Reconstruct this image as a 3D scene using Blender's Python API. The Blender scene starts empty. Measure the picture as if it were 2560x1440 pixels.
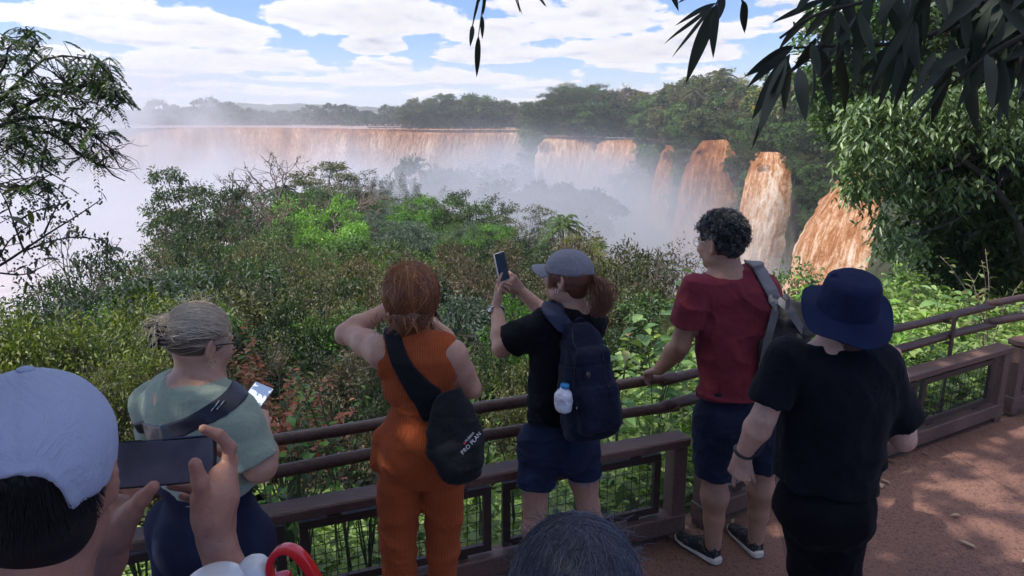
import bpy, math, random
import numpy as np
from mathutils import Vector, Matrix

random.seed(7)
RNG = np.random.default_rng(11)
SC = bpy.context.scene
COL = SC.collection
# ------------------------------------------------------------------ camera model (for laying things out in metres)
TH = math.radians(13.2); CF = 1850.0; CAM = np.array([0.0, 0.0, 2.2])
cT, sT = math.cos(TH), math.sin(TH)
def ray(px, py):
    x = (px - 1280) / CF; v = (720 - py) / CF
    return np.array([x, cT + v * sT, -sT + v * cT])
def W(px, py, Y):
    r = ray(px, py); return CAM + r * (Y / r[1])
def Wz(px, py, z):
    r = ray(px, py); return CAM + r * ((z - CAM[2]) / r[2])
def V3(*a): return np.array(a, float)
def nrm(v):
    v = np.asarray(v, float); n = np.linalg.norm(v, axis=-1, keepdims=True); return v / np.maximum(n, 1e-9)

# ------------------------------------------------------------------ tagging
def tag(o, label=None, cat=None, group=None, kind=None):
    if label: o['label'] = label
    if cat: o['category'] = cat
    if group: o['group'] = group
    if kind: o['kind'] = kind
    return o
def empty(name, loc=(0, 0, 0), label=None, cat=None, group=None, rz=0):
    o = bpy.data.objects.new(name, None); COL.objects.link(o)
    o.location = [float(c) for c in loc]; o.rotation_euler = (0, 0, rz); o.empty_display_size = 0.1
    return tag(o, label, cat, group)

# ------------------------------------------------------------------ mesh helpers
def mk(name, V, quads=None, tris=None, mat=None, parent=None, smooth=True, attrs=None, world=True):
    V = np.ascontiguousarray(V, np.float32)
    if parent is not None and world:
        V = V - np.array(parent_world(parent), np.float32)
    me = bpy.data.meshes.new(name)
    nq = 0 if quads is None else len(quads); nt = 0 if tris is None else len(tris)
    me.vertices.add(len(V)); me.vertices.foreach_set('co', V.ravel())
    idx = []; 
    if nq: idx.append(np.asarray(quads, np.int32).ravel())
    if nt: idx.append(np.asarray(tris, np.int32).ravel())
    idx = np.concatenate(idx) if idx else np.zeros(0, np.int32)
    me.loops.add(len(idx)); me.loops.foreach_set('vertex_index', idx)
    starts = np.concatenate([np.arange(nq) * 4, nq * 4 + np.arange(nt) * 3]).astype(np.int32)
    me.polygons.add(nq + nt); me.polygons.foreach_set('loop_start', starts)
    me.update(calc_edges=True)
    me.polygons.foreach_set('use_smooth', np.full(nq + nt, smooth, bool))
    if attrs:
        for k, a in attrs.items():
            at = me.attributes.new(k, 'FLOAT', 'POINT'); at.data.foreach_set('value', np.ascontiguousarray(a, np.float32))
    if mat is not None: me.materials.append(mat)
    o = bpy.data.objects.new(name, me); COL.objects.link(o)
    if parent is not None: o.parent = parent
    return o
_pw = {}
def parent_world(p):
    v = np.array(p.location, float)
    while p.parent is not None:
        p = p.parent; v = v + np.array(p.location, float)
    return v

class MB:
    """collects pieces of geometry that become ONE mesh"""
    def __init__(s): s.V = []; s.Q = []; s.T = []; s.A = []; s.n = 0
    def add(s, V, Q=None, T=None, a=None):
        V = np.asarray(V, float).reshape(-1, 3)
        if Q is not None and len(Q): s.Q.append(np.asarray(Q, np.int64) + s.n)
        if T is not None and len(T): s.T.append(np.asarray(T, np.int64) + s.n)
        s.V.append(V); s.A.append(np.zeros(len(V)) if a is None else np.broadcast_to(a, (len(V),)).astype(float)); s.n += len(V)
    def tube(s, P, R, k=7, a=0.0, flat=None, cap=True):
        P = np.asarray(P, float); n = len(P); R = np.broadcast_to(R, (n,)).astype(float)
        T = np.gradient(P, axis=0) if n > 2 else np.repeat((P[1] - P[0])[None], n, 0)
        T = nrm(T); up = V3(0, 0, 1) if abs(T[0][2]) < .9 else V3(1, 0, 0)
        A = nrm(np.cross(T, up)); B = np.cross(T, A)
        for i in range(1, n):   # keep the frame from flipping
            if A[i] @ A[i - 1] < 0: A[i] = -A[i]; B[i] = -B[i]
        th = np.arange(k) * 2 * math.pi / k
        V = P[:, None] + R[:, None, None] * (np.cos(th)[None, :, None] * A[:, None] + np.sin(th)[None, :, None] * (1 if flat is None else flat) * B[:, None])
        i = np.arange(n - 1)[:, None] * k; j = np.arange(k)[None]; j2 = (j + 1) % k
        Q = np.stack([i + j, i + j2, i + k + j2, i + k + j], -1).reshape(-1, 4)
        V = V.reshape(-1, 3); Tt = None
        if cap:
            V = np.vstack([V, P[0], P[-1]]); c0 = n * k; c1 = c0 + 1; jj = np.arange(k); jn = (jj + 1) % k
            Tt = np.vstack([np.stack([np.full(k, c0), jn, jj], 1), np.stack([np.full(k, c1), (n - 1) * k + jj, (n - 1) * k + jn], 1)])
        s.add(V, Q, Tt, a)
    def box(s, c, h, M=None, a=0.0, bev=0.0):
        c = np.asarray(c, float); h = np.asarray(h, float)
        M = np.eye(3) if M is None else np.asarray(M, float)   # rows = axes
        if bev <= 0:
            S = np.array([[x, y, z] for x in (-1, 1) for y in (-1, 1) for z in (-1, 1)], float)
            Q = [[0, 1, 3, 2], [4, 6, 7, 5], [0, 4, 5, 1], [2, 3, 7, 6], [0, 2, 6, 4], [1, 5, 7, 3]]
            s.add(c + (S * h) @ M, Q, None, a); return
        V = []; Q = []; T = []
        id_ = {}
        for x in (-1, 1):
            for y in (-1, 1):
                for z in (-1, 1):
                    for ax in range(3):
                        p = np.array([x, y, z], float) * (h - bev); p[ax] += (x, y, z)[ax] * bev
                        id_[(x, y, z, ax)] = len(V); V.append(p)
        for ax in range(3):
            o = [i for i in range(3) if i != ax]
            for sg in (-1, 1):
                f = []
                for (u, w) in ((-1, -1), (1, -1), (1, 1), (-1, 1)):
                    k = [0, 0, 0]; k[ax] = sg; k[o[0]] = u; k[o[1]] = w; f.append(id_[(*k, ax)])
                if (sg > 0) == (ax == 1): f = f[::-1]
                Q.append(f)
        for ax in range(3):
            o = [i for i in range(3) if i != ax]
            for u in (-1, 1):
                for w in (-1, 1):
                    k0 = [0] * 3; k1 = [0] * 3; k0[ax] = -1; k1[ax] = 1
                    for k in (k0, k1): k[o[0]] = u; k[o[1]] = w
                    f = [id_[(*k0, o[0])], id_[(*k1, o[0])], id_[(*k1, o[1])], id_[(*k0, o[1])]]
                    Q.append(f)
        for x in (-1, 1):
            for y in (-1, 1):
                for z in (-1, 1): T.append([id_[(x, y, z, i)] for i in range(3)])
        s.add(c + np.array(V) @ M, Q, T, a)
    def build(s, name, mat, parent=None, smooth=True, world=True):
        if not s.V: return None
        Q = np.vstack(s.Q) if s.Q else None; T = np.vstack(s.T) if s.T else None
        return mk(name, np.vstack(s.V), Q, T, mat, parent, smooth, {'lv': np.concatenate(s.A)}, world)

# ------------------------------------------------------------------ noise
def vnoise(P, seed=0):
    """cheap smooth 3-D value noise, P (n,3) -> (n,) in 0..1"""
    P = np.asarray(P, float); i = np.floor(P).astype(np.int64); f = P - i; f = f * f * (3 - 2 * f)
    def h(x, y, z):
        n = (x * 374761393 + y * 668265263 + z * 2147483647 + seed * 974711) & 0xffffffff
        n = ((n ^ (n >> 13)) * 1274126177) & 0xffffffff
        n = ((n ^ (n >> 16)) * 2246822519) & 0xffffffff
        return ((n ^ (n >> 15)) & 0xffff) / 65535.0
    x, y, z = i[..., 0], i[..., 1], i[..., 2]; fx, fy, fz = f[..., 0], f[..., 1], f[..., 2]
    r = 0
    for dx in (0, 1):
        for dy in (0, 1):
            for dz in (0, 1):
                r = r + h(x + dx, y + dy, z + dz) * (fx if dx else 1 - fx) * (fy if dy else 1 - fy) * (fz if dz else 1 - fz)
    return r
def fbm(P, seed=0, oct=4):
    P = np.asarray(P, float); r = 0; a = .5; t = 0
    for o in range(oct): r = r + a * vnoise(P * 2 ** o, seed + o); t += a; a *= .5
    return r / t

# ------------------------------------------------------------------ materials
class N:
    """small node-building helper"""
    def __init__(s, name):
        s.m = bpy.data.materials.new(name); s.m.use_nodes = True; s.t = s.m.node_tree; s.t.nodes.clear()
        s.out = s.n('ShaderNodeOutputMaterial')
    def n(s, t, **k):
        x = s.t.nodes.new(t)
        for a, b in k.items(): setattr(x, a, b)
        return x
    def l(s, a, b): s.t.links.new(a, b)
    def obj(s):
        return s.n('ShaderNodeTexCoord').outputs['Object']
    def noise(s, scale, detail=4, rough=.55, vec=None, dist=0.0, sc=None):
        x = s.n('ShaderNodeTexNoise'); x.inputs['Scale'].default_value = scale; x.inputs['Detail'].default_value = detail
        x.inputs['Roughness'].default_value = rough; x.inputs['Distortion'].default_value = dist
        v = vec if vec is not None else s.obj()
        if sc is not None:
            mp = s.n('ShaderNodeMapping'); mp.inputs['Scale'].default_value = sc; s.l(v, mp.inputs[0]); v = mp.outputs[0]
        s.l(v, x.inputs['Vector']); return x.outputs['Fac']
    def ramp(s, fac, stops, interp='LINEAR'):
        r = s.n('ShaderNodeValToRGB'); r.color_ramp.interpolation = interp; e = r.color_ramp.elements
        while len(e) < len(stops): e.new(.5)
        for el, (p, c) in zip(e, stops):
            el.position = p; el.color = (*c, 1) if len(c) == 3 else c
        s.l(fac, r.inputs[0]); return r.outputs[0]
    def math(s, op, a, b=None, c=None, clamp=False):
        m = s.n('ShaderNodeMath', operation=op, use_clamp=clamp)
        for i, x in enumerate((a, b, c)):
            if x is None: continue
            if isinstance(x, (int, float)): m.inputs[i].default_value = x
            else: s.l(x, m.inputs[i])
        return m.outputs[0]
    def mix(s, f, a, b, mode='MIX'):
        m = s.n('ShaderNodeMix', data_type='RGBA', blend_type=mode)
        for i, x in ((0, f), (6, a), (7, b)):
            if isinstance(x, (int, float)): m.inputs[i].default_value = x
            elif isinstance(x, tuple): m.inputs[i].default_value = (*x, 1)
            else: s.l(x, m.inputs[i])
        return m.outputs[2]
    def attr(s, name='lv'):
        a = s.n('ShaderNodeAttribute'); a.attribute_name = name; return a.outputs['Fac']
    def rnd(s): return s.n('ShaderNodeObjectInfo').outputs['Random']
    def bump(s, h, strength=.5, dist=.01):
        b = s.n('ShaderNodeBump'); b.inputs['Strength'].default_value = strength; b.inputs['Distance'].default_value = dist
        s.l(h, b.inputs['Height']); return b.outputs[0]
    def pbr(s, color, rough=.6, normal=None, spec=.5, metal=0.0, sheen=0.0, sss=0.0, trans=0.0, alpha=1.0, emis=None, es=0.0, coat=0.0):
        p = s.n('ShaderNodeBsdfPrincipled')
        def st(i, v):
            if isinstance(v, (int, float)): p.inputs[i].default_value = v
            elif isinstance(v, tuple): p.inputs[i].default_value = (*v, 1)
            else: s.l(v, p.inputs[i])
        st('Base Color', color); st('Roughness', rough); st('Specular IOR Level', spec); st('Metallic', metal)
        if sheen: st('Sheen Weight', sheen)
        if coat: st('Coat Weight', coat)
        if sss:
            st('Subsurface Weight', sss); p.inputs['Subsurface Radius'].default_value = (.012, .004, .002); p.inputs['Subsurface Scale'].default_value = 1.0
        if trans: st('Transmission Weight', trans)
        if alpha != 1.0: st('Alpha', alpha)
        if emis is not None: st('Emission Color', emis); st('Emission Strength', es)
        if normal is not None: s.l(normal, p.inputs['Normal'])
        s.l(p.outputs[0], s.out.inputs['Surface']); return p

def plain(name, c, rough=.6, bump=0.0, bscale=60, var=.12, metal=0.0, spec=.5, coat=0.0):
    x = N(name); f = x.noise(bscale * .2, 4)
    lo = tuple(v * (1 - var) for v in c); hi = tuple(min(1, v * (1 + var)) for v in c)
    nm = x.bump(x.noise(bscale, 3), bump, .004) if bump else None
    x.pbr(x.ramp(f, [(.3, lo), (.7, hi)]), rough, nm, metal=metal, spec=spec, coat=coat); return x.m

def leafmat(name, dark, mid, light, trans=.35, rough=.5, accent=None):
    x = N(name)
    f = x.math('ADD', x.math('MULTIPLY', x.attr(), .62), x.math('MULTIPLY', x.rnd(), .38))
    st = [(.0, dark), (.45, mid), (.9, light)]
    if accent: st = [(.0, dark), (.42, mid), (.84, light), (.93, accent)]
    c = x.ramp(f, st)
    p = x.pbr(c, rough, spec=.45)
    tr = x.n('ShaderNodeBsdfTranslucent')
    g = x.mix(1.0, c, (1.0, 1.15, .45), 'MULTIPLY'); x.l(g, tr.inputs[0])
    ms = x.n('ShaderNodeMixShader'); ms.inputs[0].default_value = trans
    x.l(p.outputs[0], ms.inputs[1]); x.l(tr.outputs[0], ms.inputs[2]); x.l(ms.outputs[0], x.out.inputs['Surface'])
    return x.m

# ------------------------------------------------------------------ leaves
def rand_dirs(n, rng=None):
    rng = rng or RNG
    return nrm(rng.normal(size=(n, 3)))
def leaf4(mb, P, D, L, Wd, rng=None, val=None, fold=.25, Up=None):
    """simple folded leaves: P base points, D axes, L lengths, Wd widths"""
    rng = rng or RNG; n = len(P); D = nrm(D); L = np.broadcast_to(L, (n,)); Wd = np.broadcast_to(Wd, (n,))
    U = (rand_dirs(n, rng) * .6 + V3(0, 0, 1)) if Up is None else Up
    S = nrm(np.cross(D, U)); Nn = np.cross(S, D)
    m = P + D * (L * .45)[:, None]
    a = m + S * (Wd * .5)[:, None] + Nn * (Wd * fold)[:, None]; b = m - S * (Wd * .5)[:, None] + Nn * (Wd * fold)[:, None]
    tip = P + D * L[:, None] - Nn * (L * .12)[:, None]
    V = np.stack([P, a, tip, b], 1).reshape(-1, 3)
    i = np.arange(n)[:, None] * 4
    T = np.concatenate([i + [[0, 1, 2]], i + [[0, 2, 3]]], 0)
    v = rng.random(n) if val is None else np.clip(val, 0, 1)
    mb.add(V, None, T, np.repeat(v, 4))
def leafL(mb, P, D, L, Wd, rng=None, val=None, st=6, droop=.3, fold=.15, shape=.45, Up=None, wave=.0):
    """detailed leaves with a midrib fold, droop and pointed tip"""
    rng = rng or RNG; n = len(P); D = nrm(D); L = np.broadcast_to(L, (n,)); Wd = np.broadcast_to(Wd, (n,))
    U = (rand_dirs(n, rng) * .5 + V3(0, 0, 1)) if Up is None else Up
    S = nrm(np.cross(D, U)); Nn = np.cross(S, D)
    s = np.linspace(0, 1, st)
    w = np.clip(np.sin(math.pi * s ** (math.log(.5) / math.log(shape))) ** .85, 0, 1) * .5; w[0] = .03; w[-1] = 0.004
    ph = rng.random(n) * 6
    C = P[:, None] + D[:, None] * (s[None, :, None] * L[:, None, None]) - V3(0, 0, 1) * (droop * L)[:, None, None] * (s ** 2)[None, :, None]
    C = C + Nn[:, None] * (wave * L[:, None] * np.sin(s[None] * 7 + ph[:, None]))[..., None]
    off = S[:, None] * (w[None] * Wd[:, None])[..., None]; up = Nn[:, None] * (w[None] * Wd[:, None] * fold * 2)[..., None]
    V = np.stack([C + off + up, C, C - off + up], 2)      # n, st, 3, 3
    base = np.arange(n)[:, None, None] * (st * 3) + np.arange(st - 1)[None, :, None] * 3
    q1 = base + np.array([0, 1, 4, 3]); q2 = base + np.array([1, 2, 5, 4])
    v = rng.random(n) if val is None else np.clip(val, 0, 1)
    mb.add(V.reshape(-1, 3), np.concatenate([q1.reshape(-1, 4), q2.reshape(-1, 4)]), None, np.repeat(v, st * 3))

def bez(a, b, c, n=6):
    t = np.linspace(0, 1, n)[:, None]; return (1 - t) ** 2 * a + 2 * (1 - t) * t * b + t * t * c
def crooked(a, b, n=6, amp=.1, rng=None):
    rng = rng or RNG; t = np.linspace(0, 1, n)[:, None]; L = np.linalg.norm(b - a)
    w = np.cumsum(rng.normal(size=(n, 3)), 0); w -= w[0] + (w[-1] - w[0]) * t
    return a + (b - a) * t + w * amp * L / math.sqrt(n)

# ------------------------------------------------------------------ signed-distance modelling (bodies, clothes, bags)
class S:
    """list of primitives with smooth union; eval on (n,3)"""
    def __init__(s, k=.03): s.p = []; s.k = k; s.mods = []
    def cone(s, a, b, ra, rb, k=None, clip=None):
        s.p.append(('c', np.asarray(a, float), np.asarray(b, float), ra, rb, k, clip)); return s
    def chain(s, P, R, k=None, clip=None):
        for i in range(len(P) - 1): s.cone(P[i], P[i + 1], R[i], R[i + 1], k, clip)
        return s
    def ell(s, c, r, M=None, k=None, clip=None):
        s.p.append(('e', np.asarray(c, float), np.asarray(r, float), np.eye(3) if M is None else np.asarray(M, float), None, k, clip)); return s
    def loft(s, o, M, st, k=None, clip=None, pw=2.0):
        """o origin, M rows = (u, v, axis); st = [(t, cu, cv, a, b)]"""
        s.p.append(('l', np.asarray(o, float), np.asarray(M, float), np.asarray(st, float), pw, k, clip)); return s
    def box(s, c, h, M, r=.01, k=None, clip=None):
        s.p.append(('b', np.asarray(c, float), np.asarray(h, float), np.asarray(M, float), r, k, clip)); return s
    def mod(s, f): s.mods.append(f); return s
    def bounds(s):
        lo = []; hi = []
        for q in s.p:
            if q[0] == 'c':
                r = max(q[3], q[4]); lo.append(np.minimum(q[1], q[2]) - r); hi.append(np.maximum(q[1], q[2]) + r)
            elif q[0] in 'eb':
                r = np.abs(q[3]).T @ np.abs(q[2]) + .01; lo.append(q[1] - r); hi.append(q[1] + r)
            else:
                for t, cu, cv, a, b in q[3]:
                    c = q[1] + q[2][0] * cu + q[2][1] * cv + q[2][2] * t; r = np.abs(q[2][0]) * a + np.abs(q[2][1]) * b
                    lo.append(c - r); hi.append(c + r)
        return np.min(lo, 0) - .03, np.max(hi, 0) + .03
    def __call__(s, P):
        d = None
        for q in s.p:
            if q[0] == 'c':
                a, b, ra, rb = q[1:5]; ba = b - a; h = np.clip((P - a) @ ba / max(ba @ ba, 1e-9), 0, 1)
                x = np.linalg.norm(P - a - h[:, None] * ba, axis=1) - (ra + (rb - ra) * h)
            elif q[0] == 'e':
                L = (P - q[1]) @ q[3].T; k0 = np.linalg.norm(L / q[2], axis=1); k1 = np.linalg.norm(L / q[2] ** 2, axis=1)
                x = np.where(k0 > 1e-6, k0 * (k0 - 1) / np.maximum(k1, 1e-6), -q[2].min())
            elif q[0] == 'b':
                L = np.abs((P - q[1]) @ q[3].T) - (q[2] - q[4])
                x = np.linalg.norm(np.maximum(L, 0), axis=1) + np.minimum(L.max(1), 0) - q[4]
            else:
                L = (P - q[1]) @ q[2].T; st = q[3]; t = L[:, 2]; tt = st[:, 0]
                cu = np.interp(t, tt, st[:, 1]); cv = np.interp(t, tt, st[:, 2]); a = np.interp(t, tt, st[:, 3]); b = np.interp(t, tt, st[:, 4])
                pw = q[4]
                kk = (np.abs((L[:, 0] - cu) / a) ** pw + np.abs((L[:, 1] - cv) / b) ** pw) ** (1 / pw)
                x = (kk - 1) * np.minimum(a, b); cap = np.maximum(tt[0] - t, t - tt[-1]); x = np.maximum(x, cap)
            if q[6] is not None:
                for (pt, nn) in q[6]: x = np.maximum(x, (P - np.asarray(pt)) @ nrm(nn))
            if d is None: d = x
            else:
                k = q[5] if q[5] is not None else s.k
                if k <= 0: d = np.minimum(d, x)
                else:
                    h = np.clip(.5 + .5 * (d - x) / k, 0, 1); d = d + (x - d) * h - k * h * (1 - h)
        for f in s.mods: d = f(P, d)
        return d

def nets(f, lo, hi, res):
    """naive surface nets with a coarse pre-pass"""
    n = np.ceil((hi - lo) / res).astype(int) + 3; B = 8
    nb = np.ceil(n / B).astype(int); n = nb * B
    D = np.empty(n, np.float32)
    g = [np.arange(m) for m in nb]; G = np.stack(np.meshgrid(*g, indexing='ij'), -1).reshape(-1, 3)
    dc = f(lo + (G * B + B / 2 - .5) * res)
    act = np.abs(dc) < res * B * 1.35
    D4 = D.reshape(nb[0], B, nb[1], B, nb[2], B)
    D4[:] = dc.reshape(nb).astype(np.float32)[:, None, :, None, :, None]
    ga = G[act]; sub = np.stack(np.meshgrid(*[np.arange(B)] * 3, indexing='ij'), -1).reshape(-1, 3)
    for i in range(0, len(ga), 400):
        gg = ga[i:i + 400]; P = lo + ((gg[:, None] * B + sub[None]) * res).reshape(-1, 3)
        d = f(P).astype(np.float32).reshape(len(gg), B, B, B)
        for j, (x, y, z) in enumerate(gg): D4[x, :, y, :, z, :] = d[j]
    ins = D < 0
    ins[0] = ins[-1] = False; ins[:, 0] = ins[:, -1] = False; ins[:, :, 0] = ins[:, :, -1] = False
    D = np.where(ins, np.minimum(D, -1e-6), np.maximum(D, 1e-6))
    # cells
    c = ins[:-1, :-1, :-1].astype(np.int8)
    cnt = np.zeros(c.shape, np.int8)
    for dx in (0, 1):
        for dy in (0, 1):
            for dz in (0, 1): cnt += ins[dx:n[0] - 1 + dx, dy:n[1] - 1 + dy, dz:n[2] - 1 + dz]
    cell = (cnt > 0) & (cnt < 8)
    idx = np.argwhere(cell); m = len(idx)
    vid = np.full(cell.shape, -1, np.int64); vid[cell] = np.arange(m)
    acc = np.zeros((m, 3)); num = np.zeros(m)
    cs = [(0, 0, 0), (1, 0, 0), (0, 1, 0), (1, 1, 0), (0, 0, 1), (1, 0, 1), (0, 1, 1), (1, 1, 1)]
    for a in range(8):
        for b in range(a + 1, 8):
            df = np.abs(np.array(cs[a]) - cs[b])
            if df.sum() != 1: continue
            pa = idx + cs[a]; pb = idx + cs[b]
            da = D[pa[:, 0], pa[:, 1], pa[:, 2]]; db = D[pb[:, 0], pb[:, 1], pb[:, 2]]
            x = (da < 0) != (db < 0); t = da / np.where(np.abs(da - db) < 1e-12, 1, da - db)
            p = np.array(cs[a]) + t[:, None] * (np.array(cs[b]) - cs[a]); acc[x] += p[x]; num[x] += 1
    V = lo + (idx + acc / np.maximum(num, 1)[:, None]) * res
    Q = []
    for ax in range(3):
        o1, o2 = [(1, 2), (2, 0), (0, 1)][ax]
        A = ins; sl0 = [slice(None)] * 3; sl1 = [slice(None)] * 3; sl0[ax] = slice(0, -1); sl1[ax] = slice(1, None)
        ch = A[tuple(sl0)] != A[tuple(sl1)]
        e = np.argwhere(ch); e = e[(e[:, o1] > 0) & (e[:, o2] > 0) & (e[:, o1] < n[o1] - 1) & (e[:, o2] < n[o2] - 1)]
        s0 = A[e[:, 0], e[:, 1], e[:, 2]]
        u = np.zeros(3, int); w = np.zeros(3, int); u[o1] = 1; w[o2] = 1
        q = [e, e - u, e - u - w, e - w]
        q = np.stack([vid[x[:, 0], x[:, 1], x[:, 2]] for x in q], 1)
        q[~s0] = q[~s0][:, ::-1]; Q.append(q)
    Q = np.vstack(Q); Q = Q[(Q >= 0).all(1)]
    return V, Q[:, ::-1] if False else Q
def sdf(name, f, res, mat, parent=None, bounds=None, attrs=None):
    lo, hi = bounds if bounds is not None else f.bounds()
    V, Q = nets(f, np.asarray(lo, float), np.asarray(hi, float), res)
    E = np.vstack([Q[:, [0, 1]], Q[:, [1, 2]], Q[:, [2, 3]], Q[:, [3, 0]]]); nV = len(V)
    I = np.concatenate([E[:, 0], E[:, 1]]); J = np.concatenate([E[:, 1], E[:, 0]]); cnt = np.bincount(I, minlength=nV)
    for w in (.55, -.30, .5, -.25):      # Taubin smoothing: takes the grid terraces out, keeps the folds
        av = np.stack([np.bincount(I, V[J, k], nV) for k in range(3)], 1) / np.maximum(cnt, 1)[:, None]; V = V + (av - V) * w
    at = {k: g(V) for k, g in attrs.items()} if attrs else None
    return mk(name, V, Q, None, mat, parent, True, at)

def pxline(pts): return np.array([W(*p) for p in pts])
def smooth_path(P, n=14):
    P = np.asarray(P, float); d = np.r_[0, np.cumsum(np.linalg.norm(np.diff(P, axis=0), axis=1))]; t = np.linspace(0, d[-1], n)
    Q = np.column_stack([np.interp(t, d, P[:, i]) for i in range(3)])
    for _ in range(3): Q[1:-1] = (Q[:-2] + 2 * Q[1:-1] + Q[2:]) / 4
    return Q
# ================================================================== camera, sky, sun
cam_d = bpy.data.cameras.new('camera'); cam = bpy.data.objects.new('camera', cam_d); COL.objects.link(cam)
cam.location = CAM; cam.rotation_euler = (math.pi / 2 - TH, 0, 0)
cam_d.sensor_width = 36; cam_d.lens = CF / 2560 * 36; cam_d.clip_end = 6000; cam_d.clip_start = .05
SC.camera = cam
SC.render.engine = 'CYCLES'
cy = SC.cycles
cy.use_denoising = True; cy.max_bounces = 8; cy.diffuse_bounces = 3; cy.glossy_bounces = 2; cy.transmission_bounces = 4
cy.volume_bounces = 3; cy.transparent_max_bounces = 12; cy.volume_step_rate = 1.0; cy.volume_max_steps = 128
cy.use_adaptive_sampling = True; cy.adaptive_threshold = 0.02
cy.sample_clamp_indirect = 6
SC.view_settings.view_transform = 'Standard'; SC.view_settings.look = 'None'; SC.view_settings.exposure = 0.72; SC.view_settings.gamma = 1

SUN_DIR = nrm(V3(-.60, -.16, .78))           # towards the sun
sun_d = bpy.data.lights.new('sun', 'SUN'); sun_d.energy = 3.5; sun_d.angle = math.radians(.53); sun_d.color = (1.0, .95, .87)
sun = bpy.data.objects.new('sun', sun_d); COL.objects.link(sun)
sun.rotation_euler = Vector(SUN_DIR).to_track_quat('Z', 'Y').to_euler(); sun.location = (-20, -20, 40)

world = bpy.data.worlds.new('World'); SC.world = world; world.use_nodes = True
def build_world():
    t = world.node_tree; t.nodes.clear()
    x = N.__new__(N); x.t = t; x.m = None
    out = x.n('ShaderNodeOutputWorld'); bg = x.n('ShaderNodeBackground'); x.l(bg.outputs[0], out.inputs[0])
    sky = x.n('ShaderNodeTexSky'); sky.sky_type = 'NISHITA'; sky.sun_disc = False
    sky.sun_elevation = math.asin(SUN_DIR[2]); sky.sun_rotation = math.atan2(SUN_DIR[0], SUN_DIR[1])
    sky.air_density = 1.0; sky.dust_density = .4; sky.ozone_density = 2.0
    co = x.n('ShaderNodeTexCoord').outputs['Generated']
    sp = x.n('ShaderNodeSeparateXYZ'); x.l(co, sp.inputs[0])
    X, Y, Z = sp.outputs
    az = x.math('ARCTAN2', X, Y); el = x.math('ARCSINE', Z)
    # cloud plane coordinates: foreshortened towards the horizon
    lv = x.math('LOGARITHM', x.math('MAXIMUM', x.math('ADD', el, .035), .01), math.e)
    cb = x.n('ShaderNodeCombineXYZ'); x.l(x.math('MULTIPLY', az, 13.0), cb.inputs[0]); x.l(x.math('MULTIPLY', lv, 6.5), cb.inputs[1])
    pl = cb.outputs[0]
    n1 = x.noise(.8, 7, .56, pl, .25)
    # the same field a little higher up in the picture gives lit tops and shaded bases
    mp = x.n('ShaderNodeMapping'); mp.inputs['Location'].default_value = (0, .32, 0); x.l(pl, mp.inputs[0])
    n2 = x.noise(.8, 7, .56, mp.outputs[0], .25)
    # individually placed big clouds, az/el degrees: centre, half sizes, weight
    wob = x.noise(9, 6, .6, co)
    wob2 = x.noise(16, 5, .6, co)
    blob = None
    def c2(px, py):
        r = nrm(ray(px, py)); return math.atan2(r[0], r[1]), math.asin(r[2])
    for (px, py, w_, h_, s_) in ((905, 45, 235, 62, 1.0), (440, 85, 210, 52, .95), (300, 35, 190, 45, .7), (930, 118, 80, 26, .8), (1250, 85, 120, 38, .85), (1480, 45, 170, 75, .75),
                                 (1330, 20, 110, 30, .45), (1780, 80, 130, 40, .6), (150, 40, 120, 40, .6), (1640, 130, 220, 40, .8), (1250, 140, 140, 30, .7), (600, 150, 200, 32, .7), (1000, 195, 260, 30, .7), (2000, 40, 180, 50, .6),
                                 (-500, -300, 260, 120, .9), (700, -500, 300, 130, .9), (1900, -420, 300, 130, .9)):
        a0, e0 = c2(px, py); wa = w_ / CF; ha = h_ / CF
        da = x.math('DIVIDE', x.math('SUBTRACT', az, a0), wa); de = x.math('DIVIDE', x.math('SUBTRACT', el, e0), ha)
        # flat base: squash the lower half
        lw = x.math('LESS_THAN', de, 0.0); de = x.math('MULTIPLY', de, x.math('ADD', 1.0, x.math('MULTIPLY', lw, .7)))
        r2 = x.math('ADD', x.math('MULTIPLY', da, da), x.math('MULTIPLY', de, de))
        g = x.math('MULTIPLY', x.math('SUBTRACT', 1.25, r2), s_ * .30)
        g = x.math('MAXIMUM', g, -.07)
        blob = g if blob is None else x.math('MAXIMUM', blob, g)
    low = x.n('ShaderNodeMapRange'); x.l(el, low.inputs[0]); low.inputs[1].default_value = .07; low.inputs[2].default_value = .15; low.inputs[3].default_value = .185; low.inputs[4].default_value = .0
    hi_ = x.n('ShaderNodeMapRange'); x.l(el, hi_.inputs[0]); hi_.inputs[1].default_value = .45; hi_.inputs[2].default_value = .8; hi_.inputs[3].default_value = 0; hi_.inputs[4].default_value = .22  # extra unseen cloud cover overhead, added for whiter fill light
    def field(nz):
        f = x.math('ADD', nz, blob); f = x.math('ADD', x.math('ADD', f, low.outputs[0]), hi_.outputs[0])
        f = x.math('ADD', f, x.math('MULTIPLY', x.math('SUBTRACT', wob, .5), .75))
        return x.math('ADD', f, x.math('MULTIPLY', x.math('SUBTRACT', wob2, .5), .45))
    f1 = field(n1)
    mr = x.n('ShaderNodeMapRange', interpolation_type='SMOOTHSTEP'); x.l(f1, mr.inputs[0]); mr.inputs[1].default_value = .605; mr.inputs[2].default_value = .69
    cover = mr.outputs[0]
    sh = x.math('MULTIPLY_ADD', x.math('SUBTRACT', n1, n2), 3.6, .60, clamp=True)
    thick = x.n('ShaderNodeMapRange'); x.l(f1, thick.inputs[0]); thick.inputs[1].default_value = .66; thick.inputs[2].default_value = 1.0; thick.inputs[3].default_value = 1.0; thick.inputs[4].default_value = .86
    cl = x.ramp(sh, [(.0, (.60, .66, .78)), (.45, (.90, .92, .98)), (.8, (1.0, 1.0, 1.0))])
    sc = x.mix(1.0, cl, (6.35, 6.2, 6.3), 'MULTIPLY')
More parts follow.
